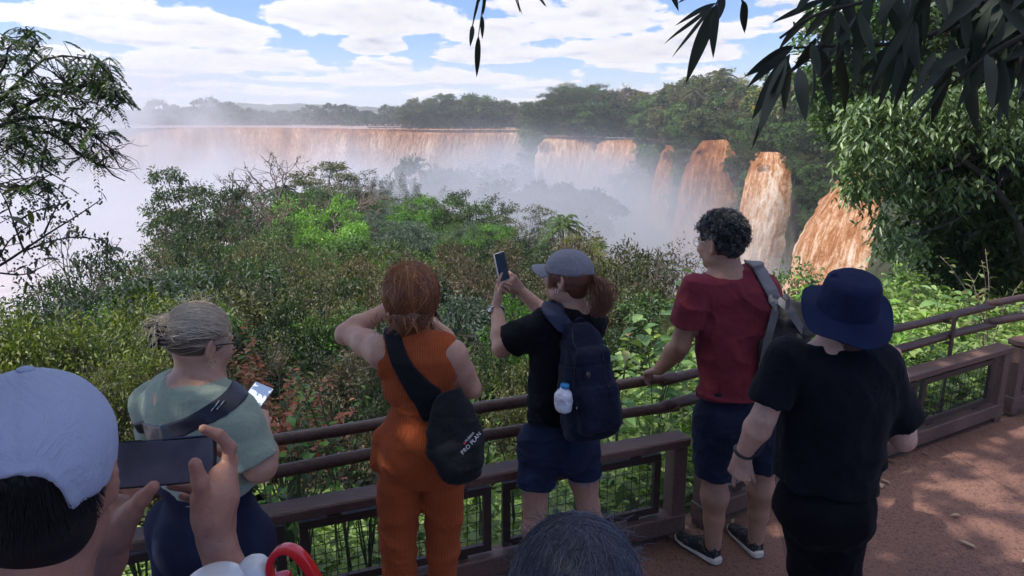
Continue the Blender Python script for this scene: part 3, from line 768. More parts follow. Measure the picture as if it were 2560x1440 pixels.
# ================================================================== vegetation
LM = {
 'dark':   leafmat('dark_leaves', (0.010, 0.021, 0.008), (0.034, 0.060, 0.019), (0.078, 0.124, 0.039)),
 'mid':    leafmat('mid_green_leaves', (0.022, 0.047, 0.012), (0.070, 0.133, 0.035), (0.156, 0.250, 0.070)),
 'bright': leafmat('bright_green_leaves', (0.047, 0.109, 0.016), (0.133, 0.296, 0.035), (0.265, 0.468, 0.078)),
 'olive':  leafmat('olive_leaves', (0.029, 0.034, 0.013), (0.091, 0.098, 0.034), (0.182, 0.176, 0.072), accent=(0.221, 0.143, 0.065)),
 'brown':  leafmat('brownish_leaves', (0.039, 0.029, 0.018), (0.111, 0.081, 0.046), (0.195, 0.150, 0.078), accent=(0.078, 0.117, 0.039)),
 'yellow': leafmat('yellow_green_leaves', (0.040, 0.062, 0.012), (0.120, 0.155, 0.030), (0.270, 0.280, 0.060), accent=(0.455, 0.182, 0.039)),
 'red':    leafmat('young_red_leaves', (0.200, 0.045, 0.022), (0.460, 0.120, 0.055), (0.640, 0.240, 0.130), .3, accent=(0.156, 0.260, 0.065)),
 'blue':   leafmat('grey_green_leaves', (0.019, 0.036, 0.029), (0.058, 0.091, 0.065), (0.111, 0.156, 0.111)),
 'under':  leafmat('undergrowth_leaves', (0.026, 0.058, 0.013), (0.111, 0.195, 0.039), (0.312, 0.429, 0.130), accent=(0.429, 0.390, 0.130)),
 'vine':   leafmat('glossy_vine_leaves', (0.020, 0.043, 0.016), (0.073, 0.126, 0.043), (0.244, 0.325, 0.139), .25, .35),
 'hang':   leafmat('long_dark_leaves', (0.008, 0.013, 0.008), (0.021, 0.034, 0.018), (0.045, 0.062, 0.045), .12, .6),
 'sprout': leafmat('large_soft_leaves', (0.065, 0.143, 0.039), (0.143, 0.273, 0.078), (0.312, 0.442, 0.169), .3, accent=(0.390, 0.169, 0.065)),
}
M_BARK = plain('grey_brown_bark', (.075, .058, .045), .85, .6, 30, .35)
M_BARKD = plain('dark_bark', (.028, .022, .018), .85, .5, 30, .35)
M_TWIG = plain('pale_dry_twigs', (.17, .125, .10), .8, .2, 30, .3)
M_STEM = plain('green_stem', (.10, .12, .05), .7, .1, 60, .3)

def tree_meshes(seed, H=12., spread=.42, nlobe=16, nleaf=6000, ls=.30, base=.35, trunk=.018, flat=.55, dens=1.0, twigs=5, lean=.08, lobe_r=.19, top=1.0, shell=.6, hang=0.0, asp=.5):
    """unit tree: returns wood and crown MBs, root at the origin"""
    r = np.random.default_rng(seed); wood = MB(); crown = MB()
    tip = V3(r.normal() * lean * H, r.normal() * lean * H, H * .86); tr = crooked(V3(0, 0, -.6), tip, 8, .07, r)
    rr = np.linspace(H * trunk, H * trunk * .22, 8); wood.tube(tr, rr, 7)
    L = []
    for i in range(nlobe):
        a = i * 2.399 + r.random() * .8; q = (i + .5) / nlobe; zz = base + (1 - base) * (q ** .8); w = math.sin(math.pi * min(.97, .18 + .80 * (1 - q) ** .75)) * spread * (0.55 + .6 * r.random())
        c = V3(math.cos(a) * w * H, math.sin(a) * w * H, zz * H * (.93 + .1 * r.random()) - lobe_r * H * .3)
        L.append(c)
        st = tr[min(7, max(2, int(7 * (c[2] / H - .22))))]
        mid = (st + c) / 2 + V3(0, 0, -.04 * H) + r.normal(size=3) * H * .02
        P = bez(st, mid, c, 6); wood.tube(P, np.linspace(H * trunk * .45, H * trunk * .10, 6), 5, cap=False)
    C = np.array(L); R = lobe_r * H * (.65 + .7 * r.random(nlobe))
    for i in range(nlobe):
        for j in range(twigs):
            d = nrm(r.normal(size=3) * [1, 1, .6] + [0, 0, .25]); e = C[i] + d * R[i] * (.8 + .3 * r.random()) * [1, 1, flat + .25]
            wood.tube(crooked(C[i], e, 4, .2, r), np.linspace(H * trunk * .10, H * trunk * .03, 4), 3, cap=False)
    # leaves: clumps on the shell of each lobe, so gaps stay between lobes
    w = R ** 2; w /= w.sum(); n = nleaf; li = r.choice(nlobe, n, p=w)
    ncl = max(4, int(n / 14)); cl_l = r.choice(nlobe, ncl, p=w); dd = rand_dirs(ncl, r); dd[:, 2] = np.abs(dd[:, 2]) * .9 + dd[:, 2] * .1 - .12
    rad = R[cl_l] * (shell + (1 - shell) * r.random(ncl)); cc = C[cl_l] + nrm(dd) * rad[:, None] * [1, 1, flat]
    ci = r.integers(0, ncl, n); cs = lobe_r * H * .16
    P = cc[ci] + r.normal(size=(n, 3)) * cs * [1, 1, .7]
    D = nrm(P - C[cl_l[ci]] + r.normal(size=(n, 3)) * R[0] * .5 - [0, 0, R[0] * .35 + hang])
    val = np.clip(.45 + (r.random(nlobe)[cl_l[ci]] - .5) * .45 + (r.random(ncl)[ci] - .5) * .7 + (r.random(n) - .5) * .34, 0, 1)
    s = ls * (.6 + .8 * r.random(n)); leaf4(crown, P, D, s, s * asp, r, val)
    return wood, crown
class Proto:
    def __init__(s, name, wood, crown, H, wm, cm, wn='trunk', cn='crown'):
        s.name = name; s.H = H if not crown.n else float(np.percentile(np.vstack(crown.V)[:, 2], 99.6)); s.wn, s.cn = wn, cn; s.wm = wm; s.cm = cm
        s.w = None; s.c = None; s.wood = wood; s.crown = crown
    def place(s, loc, scale, label, group=None, mat=None, rz=None, cat='tree', name=None, sx=1.0):
        e = empty(name or s.name, loc, label, cat, group, RNG.random() * 6.28 if rz is None else rz); e.scale = (scale * sx, scale * sx, scale)
        if s.w is None:
            s.w = s.wood.build(s.wn, s.wm, e, world=False); s.c = s.crown.build(s.cn, s.cm, e, world=False) if s.crown.n else None
            if s.c: s.c.material_slots[0].link = 'OBJECT'; s.c.material_slots[0].material = s.cm
            w, c = s.w, s.c
        else:
            w = s.w.copy(); COL.objects.link(w); w.parent = e
            c = None
            if s.c:
                c = s.c.copy(); COL.objects.link(c); c.parent = e
        if mat and c: c.material_slots[0].material = LM[mat]
        return e
PR = {}
def proto(key, name, seed, wm=M_BARK, cm='mid', **k):
    w, c = tree_meshes(seed, **k); PR[key] = Proto(name, w, c, k.get('H', 12.), wm, LM[cm])
proto('dense0', 'broadleaf_tree', 1, nleaf=15000, nlobe=24, ls=.30, lobe_r=.14)
proto('dense1', 'broadleaf_tree', 2, nleaf=15000, nlobe=22, ls=.30, spread=.5, lobe_r=.16)
proto('dense2', 'broadleaf_tree', 3, nleaf=14000, nlobe=28, ls=.27, spread=.36, lobe_r=.12, base=.25, lean=.02)
proto('low0', 'bushy_tree', 4, nleaf=16000, nlobe=30, ls=.30, spread=.55, lobe_r=.15, base=.10, flat=.7)
proto('low1', 'bushy_tree', 5, nleaf=16000, nlobe=32, ls=.27, spread=.60, lobe_r=.15, base=.08, flat=.7)
proto('sparse0', 'slender_tree', 6, nleaf=4600, nlobe=28, ls=.26, spread=.30, lobe_r=.10, twigs=12, trunk=.012, base=.30, cm='olive')
proto('sparse1', 'slender_tree', 7, nleaf=3000, nlobe=22, ls=.26, spread=.36, lobe_r=.11, twigs=16, trunk=.012, base=.35, cm='olive')
proto('umbrella', 'umbrella_tree', 8, nleaf=13000, nlobe=22, ls=.20, spread=.62, lobe_r=.15, flat=.28, base=.72, trunk=.016, cm='dark')
proto('tall', 'tall_tree', 9, nleaf=10000, nlobe=28, ls=.27, spread=.24, lobe_r=.10, base=.15, cm='dark', twigs=9)
proto('tangle', 'tangled_scrub', 10, nleaf=9000, nlobe=34, ls=.25, spread=.60, lobe_r=.17, base=.06, twigs=22, trunk=.008, flat=.8, cm='olive')
proto('far0', 'broadleaf_tree', 61, nleaf=5200, nlobe=22, ls=.62, lobe_r=.15, spread=.42, twigs=2, asp=.7)
proto('far1', 'broadleaf_tree', 62, nleaf=5200, nlobe=18, ls=.62, lobe_r=.17, spread=.55, twigs=2, asp=.7, base=.25)
proto('far2', 'broadleaf_tree', 63, nleaf=3000, nlobe=16, ls=.55, lobe_r=.13, spread=.34, twigs=4, asp=.7, base=.4)
proto('farlow', 'bushy_tree', 64, nleaf=5200, nlobe=24, ls=.62, lobe_r=.17, spread=.6, twigs=2, asp=.7, base=.06, flat=.7)
def bare_meshes(seed, H=12., depth=5, spread=.6, nleaf=700, ls=.22, split=3, up=.35):
    r = np.random.default_rng(seed); wood = MB(); crown = MB(); ends = []
    def grow(p, d, L, rad, k):
        q = p + d * L; P = crooked(p, q, 5, .10, r); wood.tube(P, np.linspace(rad, rad * .62, 5), 6 if k > 2 else 3, cap=False)
        if k == 0: ends.append((q, d)); return
        for _ in range(split if k < depth else split + 1):
            dd = nrm(d + r.normal(size=3) * spread * [1, 1, .7] + [0, 0, up * .3]); grow(q if r.random() < .6 else P[3], dd, L * (.62 + .2 * r.random()), rad * .6, k - 1)
    grow(V3(0, 0, -.5), nrm(V3(.08, .05, 1)), H * .36, H * .021, depth)
    E = np.array([e[0] for e in ends]); Dn = np.array([e[1] for e in ends]); i = r.integers(0, len(E), nleaf)
    if nleaf:
        P = E[i] - Dn[i] * (r.random(nleaf)[:, None] * H * .05); leaf4(crown, P, nrm(r.normal(size=(nleaf, 3)) + [0, 0, -1.0]), ls * (.6 + .8 * r.random(nleaf)), ls * .4, r)
    return wood, crown
for k, sd, nl, cm in (('bare0', 21, 500, 'olive'), ('bare1', 25, 1500, 'brown')):
    w, c = bare_meshes(sd, nleaf=nl); PR[k] = Proto('half_bare_tree', w, c, 12., M_TWIG, LM[cm])
def palm_meshes(seed, H=12., nf=26, fl=3.6):
    r = np.random.default_rng(seed); wood = MB(); crown = MB()
    wood.tube(crooked(V3(0, 0, -.5), V3(.2, 0, H - 1.2), 8, .02, r), np.linspace(.19, .13, 8), 9)
    for i in range(nf):
        a = i * 2.399; e = math.radians(75 - 95 * (i / nf)); d = V3(math.cos(a) * math.cos(e), math.sin(a) * math.cos(e), math.sin(e))
        L = fl * (.85 + .3 * r.random()); t = np.linspace(0, 1, 16)[:, None]; o = V3(.2, 0, H - 1.2)
        P = o + d * L * t + V3(0, 0, -1) * L * (.65 * t ** 2.2); wood.tube(P, np.linspace(.03, .006, 16), 3, cap=False)
        T = nrm(np.gradient(P, axis=0)); s = nrm(np.cross(T, [0, 0, 1]))
        for k in range(1, 16):
            for q in (-1, 1):
                for z in range(4):
                    b = P[k] + T[k] * L / 16 * (z / 4); dd = nrm(s[k] * q + T[k] * .7 + V3(0, 0, -.45 - .3 * r.random()) + r.normal(size=3) * .12)
                    leaf4(crown, b[None], dd[None], .62 * math.sin(math.pi * (.15 + .8 * k / 16)), .055, r, np.array([.3 + .5 * r.random()]), .05)
    return wood, crown
w, c = palm_meshes(31); PR['palm'] = Proto('palm_tree', w, c, 12., M_BARK, LM['mid'], cn='fronds')
def bamboo_meshes(seed, H=12.):
    r = np.random.default_rng(seed); wood = MB(); crown = MB()
    for i in range(16):
        b = V3(r.normal() * .8, r.normal() * .8, -.4); h = H * (.65 + .35 * r.random()); tip = b + V3(r.normal() * 1.2, r.normal() * 1.2, h)
        P = bez(b, (b + tip) / 2 + V3(0, 0, h * .1), tip + V3(r.normal() * .6, r.normal() * .6, -.3), 10); wood.tube(P, np.linspace(.05, .008, 10), 4, cap=False)
        n = 420; t = .25 + .75 * r.random(n); B = np.column_stack([np.interp(t, np.linspace(0, 1, 10), P[:, k]) for k in range(3)])
        a = r.random(n) * 6.28; rr = (1.02 - t) * 1.3 * r.random(n) ** .6; o = np.column_stack([np.cos(a) * rr, np.sin(a) * rr, -.25 * rr + r.normal(size=n) * .1])
        leaf4(crown, B + o, np.column_stack([np.cos(a), np.sin(a), .1 + r.normal(size=n) * .5]), .28 * (.6 + .8 * r.random(n)), .06, r)
    return wood, crown
w, c = bamboo_meshes(33); PR['bamboo'] = Proto('bamboo_clump', w, c, 12., M_TWIG, LM['olive'], 'stem', 'foliage')

def put(key, px, pytop, Y, label, mat=None, group=None, sx=1.0, name=None, rz=None, hmin=1.5, cat='tree'):
    p = W(px, pytop, Y); g = tz(p[0], p[1]) if p[1] < 200 and p[0] < cliffx(p[1]) + 4 else ZL
    h = max(hmin, p[2] - g); P = PR[key]
    return P.place((p[0], p[1], g), h / P.H, label, group, mat, rz, cat, name, sx)

# ---- island and slope below the path : the trees one can tell apart
put('dense2', 478, 428, 38, 'tall dark tree standing against the white spray, left of the bright green tree', 'dark', sx=.72)
put('tall', 515, 475, 41, 'second dark slender tree right behind the tallest dark one', 'olive', sx=1.1)
put('bare1', 610, 455, 36, 'thin half bare tree hung with dry leaves, right of the tall dark tree', 'brown')
put('bare0', 738, 388, 52, 'leafless spreading tree standing out above the bright green crown', None, sx=1.35)
put('tall', 800, 405, 72, 'ragged dark tree beside the leafless spreading one', 'olive', sx=1.4)
put('palm', 705, 462, 60, 'dark palm in front of the leafless spreading tree', 'dark')
put('dense1', 690, 480, 52, 'dull green tree behind the left edge of the bright green crown', 'mid')
put('low0', 775, 503, 40, 'large bright green domed tree left of centre', 'bright', sx=.80)
put('low1', 690, 560, 33, 'smaller bright green tree joined to the left of the large bright dome', 'mid', sx=.7)
put('low0', 860, 590, 36, 'bright green lower crown right of the large bright dome', 'bright', sx=.55)
put('bamboo', 900, 445, 76, 'feathery pale clump left of the misty ridge', 'olive', sx=1.3)
put('bamboo', 965, 440, 80, 'feathery clump second from the left on the misty ridge', 'blue', sx=1.3)
put('bamboo', 1030, 452, 84, 'feathery clump at the right end of the misty ridge', 'blue', sx=1.4)
put('sparse1', 870, 415, 78, 'thin pale tree rising just right of the ragged dark one', 'blue')
put('dense2', 1030, 500, 50, 'rounded yellowish green tree in the middle of the slope', 'bright', sx=.9)
put('dense0', 1105, 488, 54, 'tall bright-topped tree left of the dark slender one in the middle', 'mid', sx=1.0)
put('sparse0', 1185, 478, 50, 'dark slender tree with open crown in the centre', 'dark', sx=1.1)
put('low1', 1150, 560, 40, 'wide mid green tree below the dark slender tree', 'mid', sx=.6)
put('dense2', 945, 590, 28, 'round green bush-like tree above the orange-haired woman\'s left', 'mid', sx=1.0)
put('tangle', 880, 620, 26, 'dull tangled scrub below the bright dome', 'olive', sx=.6)
put('tangle', 1060, 640, 24, 'brownish tangled scrub behind the woman in orange', 'brown', sx=.62)
put('low1', 1180, 610, 26, 'reddish brown leafy crown between the two women with raised phones', 'brown', sx=.6)
put('tangle', 1290, 655, 22, 'brown dry-leaved scrub behind the raised white phone', 'brown', sx=.6)
put('sparse1', 1322, 510, 46, 'thin young tree with few leaves left of the palm', 'olive', sx=.8)
put('sparse0', 1362, 545, 48, 'slim sparse tree touching the palm on its left', 'blue', sx=.6)
put('palm', 1405, 536, 40, 'palm with drooping fronds above the grey cap', 'mid', sx=1.05)
put('dense2', 1468, 590, 36, 'small yellowish tree right beside the palm', 'yellow', sx=.7)
put('palm', 1350, 600, 44, 'low young palm at the foot of the taller palm', 'blue')
put('tangle', 1540, 590, 24, 'purplish brown leafy crown between the grey cap and the curly-haired man', 'brown', sx=.62)
put('low0', 1590, 640, 18, 'dull green shrubby tree left of the curly-haired man', 'olive', sx=.55)
put('tangle', 1480, 660, 16, 'dry scrub right behind the ponytail', 'olive', sx=.6)
put('low0', 350, 600, 27, 'dark leafy crown at the left below the tall dark tree', 'dark', sx=.55)
put('tangle', 560, 600, 24, 'dense brown-green scrub at the foot of the half bare tree', 'olive', sx=.6)
put('low1', 470, 610, 25, 'dark bushy crown under the tall dark tree', 'dark', sx=.5)
put('tangle', 400, 660, 18, 'twiggy dark scrub above the blonde woman\'s hair', 'dark', sx=.7)
put('tangle', 640, 680, 18, 'twiggy grey-green scrub above the red-leaved shrub', 'olive', sx=.7)
put('low0', 760, 700, 17, 'dull dark leafy mass left of the orange-haired woman', 'dark', sx=.6)
put('tangle', 850, 720, 15, 'dim scrub above the raised bare elbow', 'olive', sx=.6)
put('low0', 1150, 720, 14, 'dark leafy mass between the orange woman and the black backpack', 'dark', sx=.6)
put('tangle', 120, 670, 13, 'dark loosely leaved shrub at the left edge under the berry branch', 'dark', sx=.8)
put('dense1', 260, 765, 10.5, 'yellow-green shrub left of the blonde woman', 'yellow', sx=.62)
put('dense0', 30, 800, 9.5, 'yellowish bush at the very left above the pale cap', 'yellow', sx=.6)
put('tangle', 150, 850, 8, 'yellow and red tinged twiggy bush above the pale cap', 'yellow', sx=.7)
put('low1', 420, 870, 8.5, 'dark green leafy bush behind the blonde woman\'s back', 'olive', sx=.6)
put('tangle', 850, 960, 7.2, 'dark shrub below the bare elbow', 'dark', sx=.5)
put('low0', 620, 780, 11, 'dim leafy shrub behind the red-leaved one', 'dark', sx=.55)
put('low0', 1340, 760, 10, 'bright shrub seen between the raised arms', 'bright', sx=.42)
put('low1', 1240, 830, 9, 'dark shrub left of the watch-wearing arm', 'dark', sx=.5)
# filler trees on the slope, nothing tells them apart
GS = 'trees filling the jungle slope'
for (px, py, Y) in ((560, 560, 34), (640, 620, 30), (930, 540, 46), (1000, 570, 40), (1080, 560, 42), (1220, 560, 46), (1260, 600, 38), (980, 640, 30), (820, 660, 24), (700, 640, 26), (1120, 650, 28), (1230, 660, 26), (900, 500, 60), (980, 490, 66), (840, 470, 66), (760, 470, 62), (1120, 520, 60), (1240, 520, 58),
                    (520, 680, 20), (330, 700, 17), (230, 740, 14), (930, 700, 18), (1040, 700, 17), (1380, 640, 28), (1450, 640, 24), (1330, 610, 34), (700, 780, 12.5), (820, 800, 12), (950, 790, 12.5), (1080, 790, 12), (1200, 770, 12.5), (500, 760, 13), (390, 780, 13), (1400, 740, 13), (1500, 740, 13), (1590, 740, 12.5), (900, 880, 9), (760, 900, 8.5), (1220, 900, 8), (560, 880, 8.5)):
    k = RNG.choice(['dense0', 'dense1', 'dense2', 'low0', 'tall', 'tangle', 'sparse0', 'umbrella']); m = RNG.choice(['dark', 'mid', 'blue', 'olive', 'dark', 'brown', 'mid', 'bright'])
    put(k, px, py, Y, 'green tree crowded into the jungle slope between its neighbours', m, GS, sx=.62 if k[:3] in ('low', 'tan') else .95, name='jungle_tree')
for (px, py, Y) in ((330, 560, 30), (420, 640, 22), (560, 640, 26), (640, 560, 32), (700, 700, 16), (600, 720, 15), (830, 640, 26), (900, 730, 14), (1010, 610, 34), (1240, 640, 28), (1140, 780, 12), (1470, 600, 30), (1620, 620, 22), (300, 820, 10), (520, 820, 10), (980, 860, 9), (1290, 720, 16)):
    put(RNG.choice(['bare0', 'bare1']), px, py, Y, 'half bare tree with pale crooked branches among the slope trees', 'olive', 'half bare trees on the jungle slope', sx=.8, name='half_bare_tree')
# misty trees on the far end of the island and against the falls
put('far0', 1090, 398, 178, 'round tree on the misty mound in front of the long waterfall', 'dark', sx=.8)
put('farlow', 1150, 428, 176, 'bushy misty mound right of the round tree', 'dark', sx=.9)
put('far2', 1185, 425, 170, 'small misty tree on the right shoulder of the mound', 'dark')
for i, (px, py, Y) in enumerate(((1240, 490, 120), (1300, 458, 118), (1345, 478, 116), (1395, 455, 122), (1440, 466, 118), (1480, 490, 112), (1270, 500, 110), (1370, 500, 100), (1440, 520, 95), (1330, 540, 85), (1250, 560, 80), (1500, 550, 100))):
    put(('far0', 'far1', 'farlow')[i % 3], px, py, Y, 'bluish tree on the low ridge veiled in spray', 'dark', 'trees on the spray-veiled ridge', sx=.9, name='misty_tree')

# ---- cliff vegetation between the falls, and the forest on the plateau
def on_rim(px, py, Y, key, mat, h, sx=1.0, label=None, group=None, name=None):
    p = W(px, py, Y); P = PR[key]; return P.place((p[0], p[1], p[2] - h), h / P.H, label, group, mat, None, 'tree', name, sx)
GC = 'bushes hanging on the cliff between the falls'
for (px, y0, y1, Y, w) in ((1325, 335, 470, 300, 16), (1612, 355, 480, 228, 20), (1590, 400, 520, 232, 24), (1560, 430, 560, 230, 26), (1640, 370, 440, 215, 12), (1712, 365, 520, 185, 26), (1700, 420, 640, 176, 14), (1860, 370, 560, 152, 18), (1872, 420, 640, 146, 10), (1850, 360, 420, 158, 22), (2010, 400, 660, 122, 34), (2030, 420, 700, 116, 26), (2060, 400, 560, 112, 30), (1985, 380, 460, 126, 30)):
    n = max(2, int((y1 - y0) / 42))
    for k in range(n):
        py = y0 + (y1 - y0) * k / n + RNG.normal() * 6; x_ = px + RNG.normal() * w * .5
        on_rim(x_, py, Y + 5 + RNG.normal() * 2, RNG.choice(['farlow', 'far1', 'low1']), RNG.choice(['dark', 'dark', 'mid', 'olive']), Y * .032, .85, 'dark bush clinging to the wet cliff beside a waterfall', GC, 'cliff_bush')
for (px, py, Y, h) in ((1886, 366, 130, 2.6), (1972, 372, 126, 3.4), (1985, 392, 124, 3.0), (1738, 344, 168, 2.6), (1845, 342, 160, 3.6), (1858, 356, 158, 3.4), (1600, 338, 256, 4.5), (1344, 330, 280, 5.0), (1318, 312, 390, 7), (1652, 356, 190, 2.6), (1694, 352, 188, 3.0), (1505, 333, 276, 3.2), (2088, 398, 98, 2.6), (2110, 384, 98, 3.2)):
    on_rim(px, py, Y, 'farlow' if Y > 180 else 'low1', RNG.choice(['dark', 'mid']), h, .8, 'dark bush overhanging the lip beside a waterfall', 'bushes at the lips of the waterfalls', 'lip_bush')
GP = 'forest trees on the plateau behind the falls'
def rim_h(px):   # skyline of the plateau forest in the photo
    return np.interp(px, [1000, 1060, 1130, 1200, 1240, 1300, 1380, 1430, 1480, 1500, 1560, 1640, 1700, 1740, 1800, 1840, 1900, 1990, 2100, 2200], [292, 272, 252, 250, 275, 258, 252, 215, 205, 262, 215, 225, 225, 190, 175, 215, 200, 205, 150, 120])
for i in range(120):
    px = 1000 + 1150 * (i + RNG.random()) / 120
    Yb = np.interp(px, [1000, 1310, 1345, 1600, 1700, 1840, 1980, 2100], [430, 425, 300, 275, 215, 190, 150, 125])
    for row in range(2):
        Y = Yb * (1.03 + .10 * row + .06 * RNG.random()); sky = rim_h(px)
        f = (.55, 1.0)[row] * (.82 + .2 * RNG.random()) if row else .35 + .35 * RNG.random()
        y0 = 720 - CF * math.tan(TH - math.atan(8 / Y)); y0 = min(y0, 400)
        py = y0 + (sky + 6 - y0) * f
        on_rim(px, py, Y, RNG.choice(['far0', 'far1', 'far2', 'farlow', 'sparse0', 'umbrella'], p=[.25, .2, .25, .12, .1, .08]), RNG.choice(['dark', 'mid', 'olive', 'brown', 'yellow'], p=[.34, .22, .26, .12, .06]),
               max(5, W(px, py, Y)[2] - ZL), 1.05, 'forest tree standing among others on the plateau behind the falls', GP, 'forest_tree')
for (px, py, Y, k, m, lb) in ((1450, 205, 320, 'umbrella', 'dark', 'dark flat-topped tree rising above the forest left of the right-hand falls'), (1405, 222, 318, 'umbrella', 'dark', 'lower flat-topped tree left of the tallest flat-topped one'),
                              (1150, 248, 440, 'bare0', 'olive', 'thin open tree on the forest skyline above the long waterfall'), (1305, 256, 420, 'umbrella', 'dark', 'flat dark tree on the skyline above the right end of the long waterfall'),
                              (1580, 208, 290, 'bare1', 'brown', 'pinkish sparse crown on the forest skyline'), (1750, 188, 225, 'sparse1', 'yellow', 'yellowish open tree high on the skyline left of the plateau palm'), (1800, 172, 222, 'palm', 'olive', 'tall palm standing above the plateau forest'),
                              (1840, 175, 225, 'sparse0', 'yellow', 'pale yellow tree right of the plateau palm'), (1735, 215, 220, 'palm', 'olive', 'lower palm under the yellowish open tree'), (1900, 205, 190, 'sparse1', 'brown', 'brownish open crown on the skyline near the hanging leaves'), (960, 268, 500, 'palm', 'dark', 'dark palm over the viewing platform')):
    on_rim(px, py, Y, k, m, W(px, py, Y)[2] - ZL, 1.1 if k != 'umbrella' else 1.0, lb)
GB = 'low bushes along the plateau rim'
for i in range(110):
    px = 1010 + 1100 * (i + RNG.random()) / 110; Yb = np.interp(px, [1000, 1310, 1345, 1600, 1700, 1840, 1980, 2100], [428, 412, 292, 268, 205, 180, 140, 118]) + RNG.random() * 4
    y0 = 720 - CF * math.tan(TH - math.atan(8 / Yb)); h = Yb * (.014 + .034 * RNG.random() ** 1.5)
    py = 720 - CF * math.tan(TH - math.atan((8 - h) / Yb)); on_rim(px, py, Yb, RNG.choice(['farlow', 'far1', 'farlow']), RNG.choice(['dark', 'mid', 'olive', 'dark']), h, .75 + .5 * RNG.random(), 'low bush in the green band along the plateau rim', GB, 'rim_bush')
for i in range(46):
    Y = 30 + 150 * RNG.random(); x_ = float(cliffx(Y)) + 6 + 50 * RNG.random() ** 1.3; h = 9 + 8 * RNG.random(); P = PR[RNG.choice(['far0', 'far1', 'farlow'])]
    P.place((x_, Y, ZL - .2 if Y > 60 else tz(x_, Y)), h / P.H, 'forest tree standing among others on the plateau behind the falls', GP, RNG.choice(['dark', 'mid', 'olive']), None, 'tree', 'forest_tree', 1.05)
# far riverbank woods and the hills behind: one mass
def far_wood(name, pts, nrow, size, mat, hills=None):
    r = np.random.default_rng(5 + len(name)); mb = MB(); P = []; D = []; Sz = []; Va = []
    for (pxa, pxb, Y, ha, hb, n) in pts:
        for i in range(n):
            px = pxa + (pxb - pxa) * (i + r.random()) / n; q = (px - pxa) / (pxb - pxa); YY = Y * (1 + .12 * r.random()); b = W(px, 286, YY); b[2] = ZL - 1
            h = (ha + (hb - ha) * q) * (.7 + .45 * r.random() + (.5 if r.random() < .07 else 0)); rad = h * (.3 + .2 * r.random()); m = 120
            d = rand_dirs(m, r); d[:, 2] = np.abs(d[:, 2]) * 1.2 - .3; p = b + V3(0, 0, h * .72) + d * [rad, rad, h * .33] * (.7 + .35 * r.random((m, 1)))
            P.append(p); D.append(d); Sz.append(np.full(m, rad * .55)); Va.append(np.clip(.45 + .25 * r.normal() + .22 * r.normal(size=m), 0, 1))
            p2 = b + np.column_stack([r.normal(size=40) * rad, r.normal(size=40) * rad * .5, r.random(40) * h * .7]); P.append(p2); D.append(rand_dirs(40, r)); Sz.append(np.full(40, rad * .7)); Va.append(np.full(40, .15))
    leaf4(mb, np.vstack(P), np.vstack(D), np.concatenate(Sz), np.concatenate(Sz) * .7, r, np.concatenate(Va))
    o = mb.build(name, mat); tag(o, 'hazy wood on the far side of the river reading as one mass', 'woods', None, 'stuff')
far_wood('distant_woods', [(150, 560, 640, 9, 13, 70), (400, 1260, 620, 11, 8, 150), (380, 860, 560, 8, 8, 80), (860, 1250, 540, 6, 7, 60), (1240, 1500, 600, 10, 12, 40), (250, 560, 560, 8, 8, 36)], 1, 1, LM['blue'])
def hill_z(X, Y):
    a = np.degrees(np.arctan2(X, Y)); e = np.interp(a, [-40, -25, -20, -14, -8, -2, 5, 20], [.1, .2, .62, .55, .38, .15, .1, .1])
    n = fbm(np.stack([X * .012, Y * .012, 0 * X], -1), 9, 4)
    h = np.tan(np.radians(e)) * 1500 + 2 + (n - .5) * 9
    return ZL - 2 + np.clip((np.hypot(X, Y) - 900) / 500, 0, 1) * (h + 8)
def hills():
    x = N('hazy_forest_hills'); c = x.ramp(x.noise(.05, 6, .7), [(.35, (.020, .034, .022)), (.6, (.045, .065, .036)), (.75, (.075, .09, .05))]); x.pbr(c, .95, x.bump(x.noise(.04, 6), 1, 8))
    a = np.radians(np.linspace(-45, 32, 190)); rr = np.linspace(880, 1750, 26); A, R_ = np.meshgrid(a, rr, indexing='ij'); X = np.sin(A) * R_; Y = np.cos(A) * R_; Z = hill_z(X, Y)
    Z += (RNG.random(Z.shape) - .5) * 7
    nx, ny = X.shape; i = (np.arange(nx - 1)[:, None] * ny + np.arange(ny - 1)[None]).ravel()
    o = mk('hills', np.stack([X, Y, Z], -1).reshape(-1, 3), np.stack([i, i + 1, i + ny + 1, i + ny], 1), None, x.m); tag(o, kind='structure')
hills()

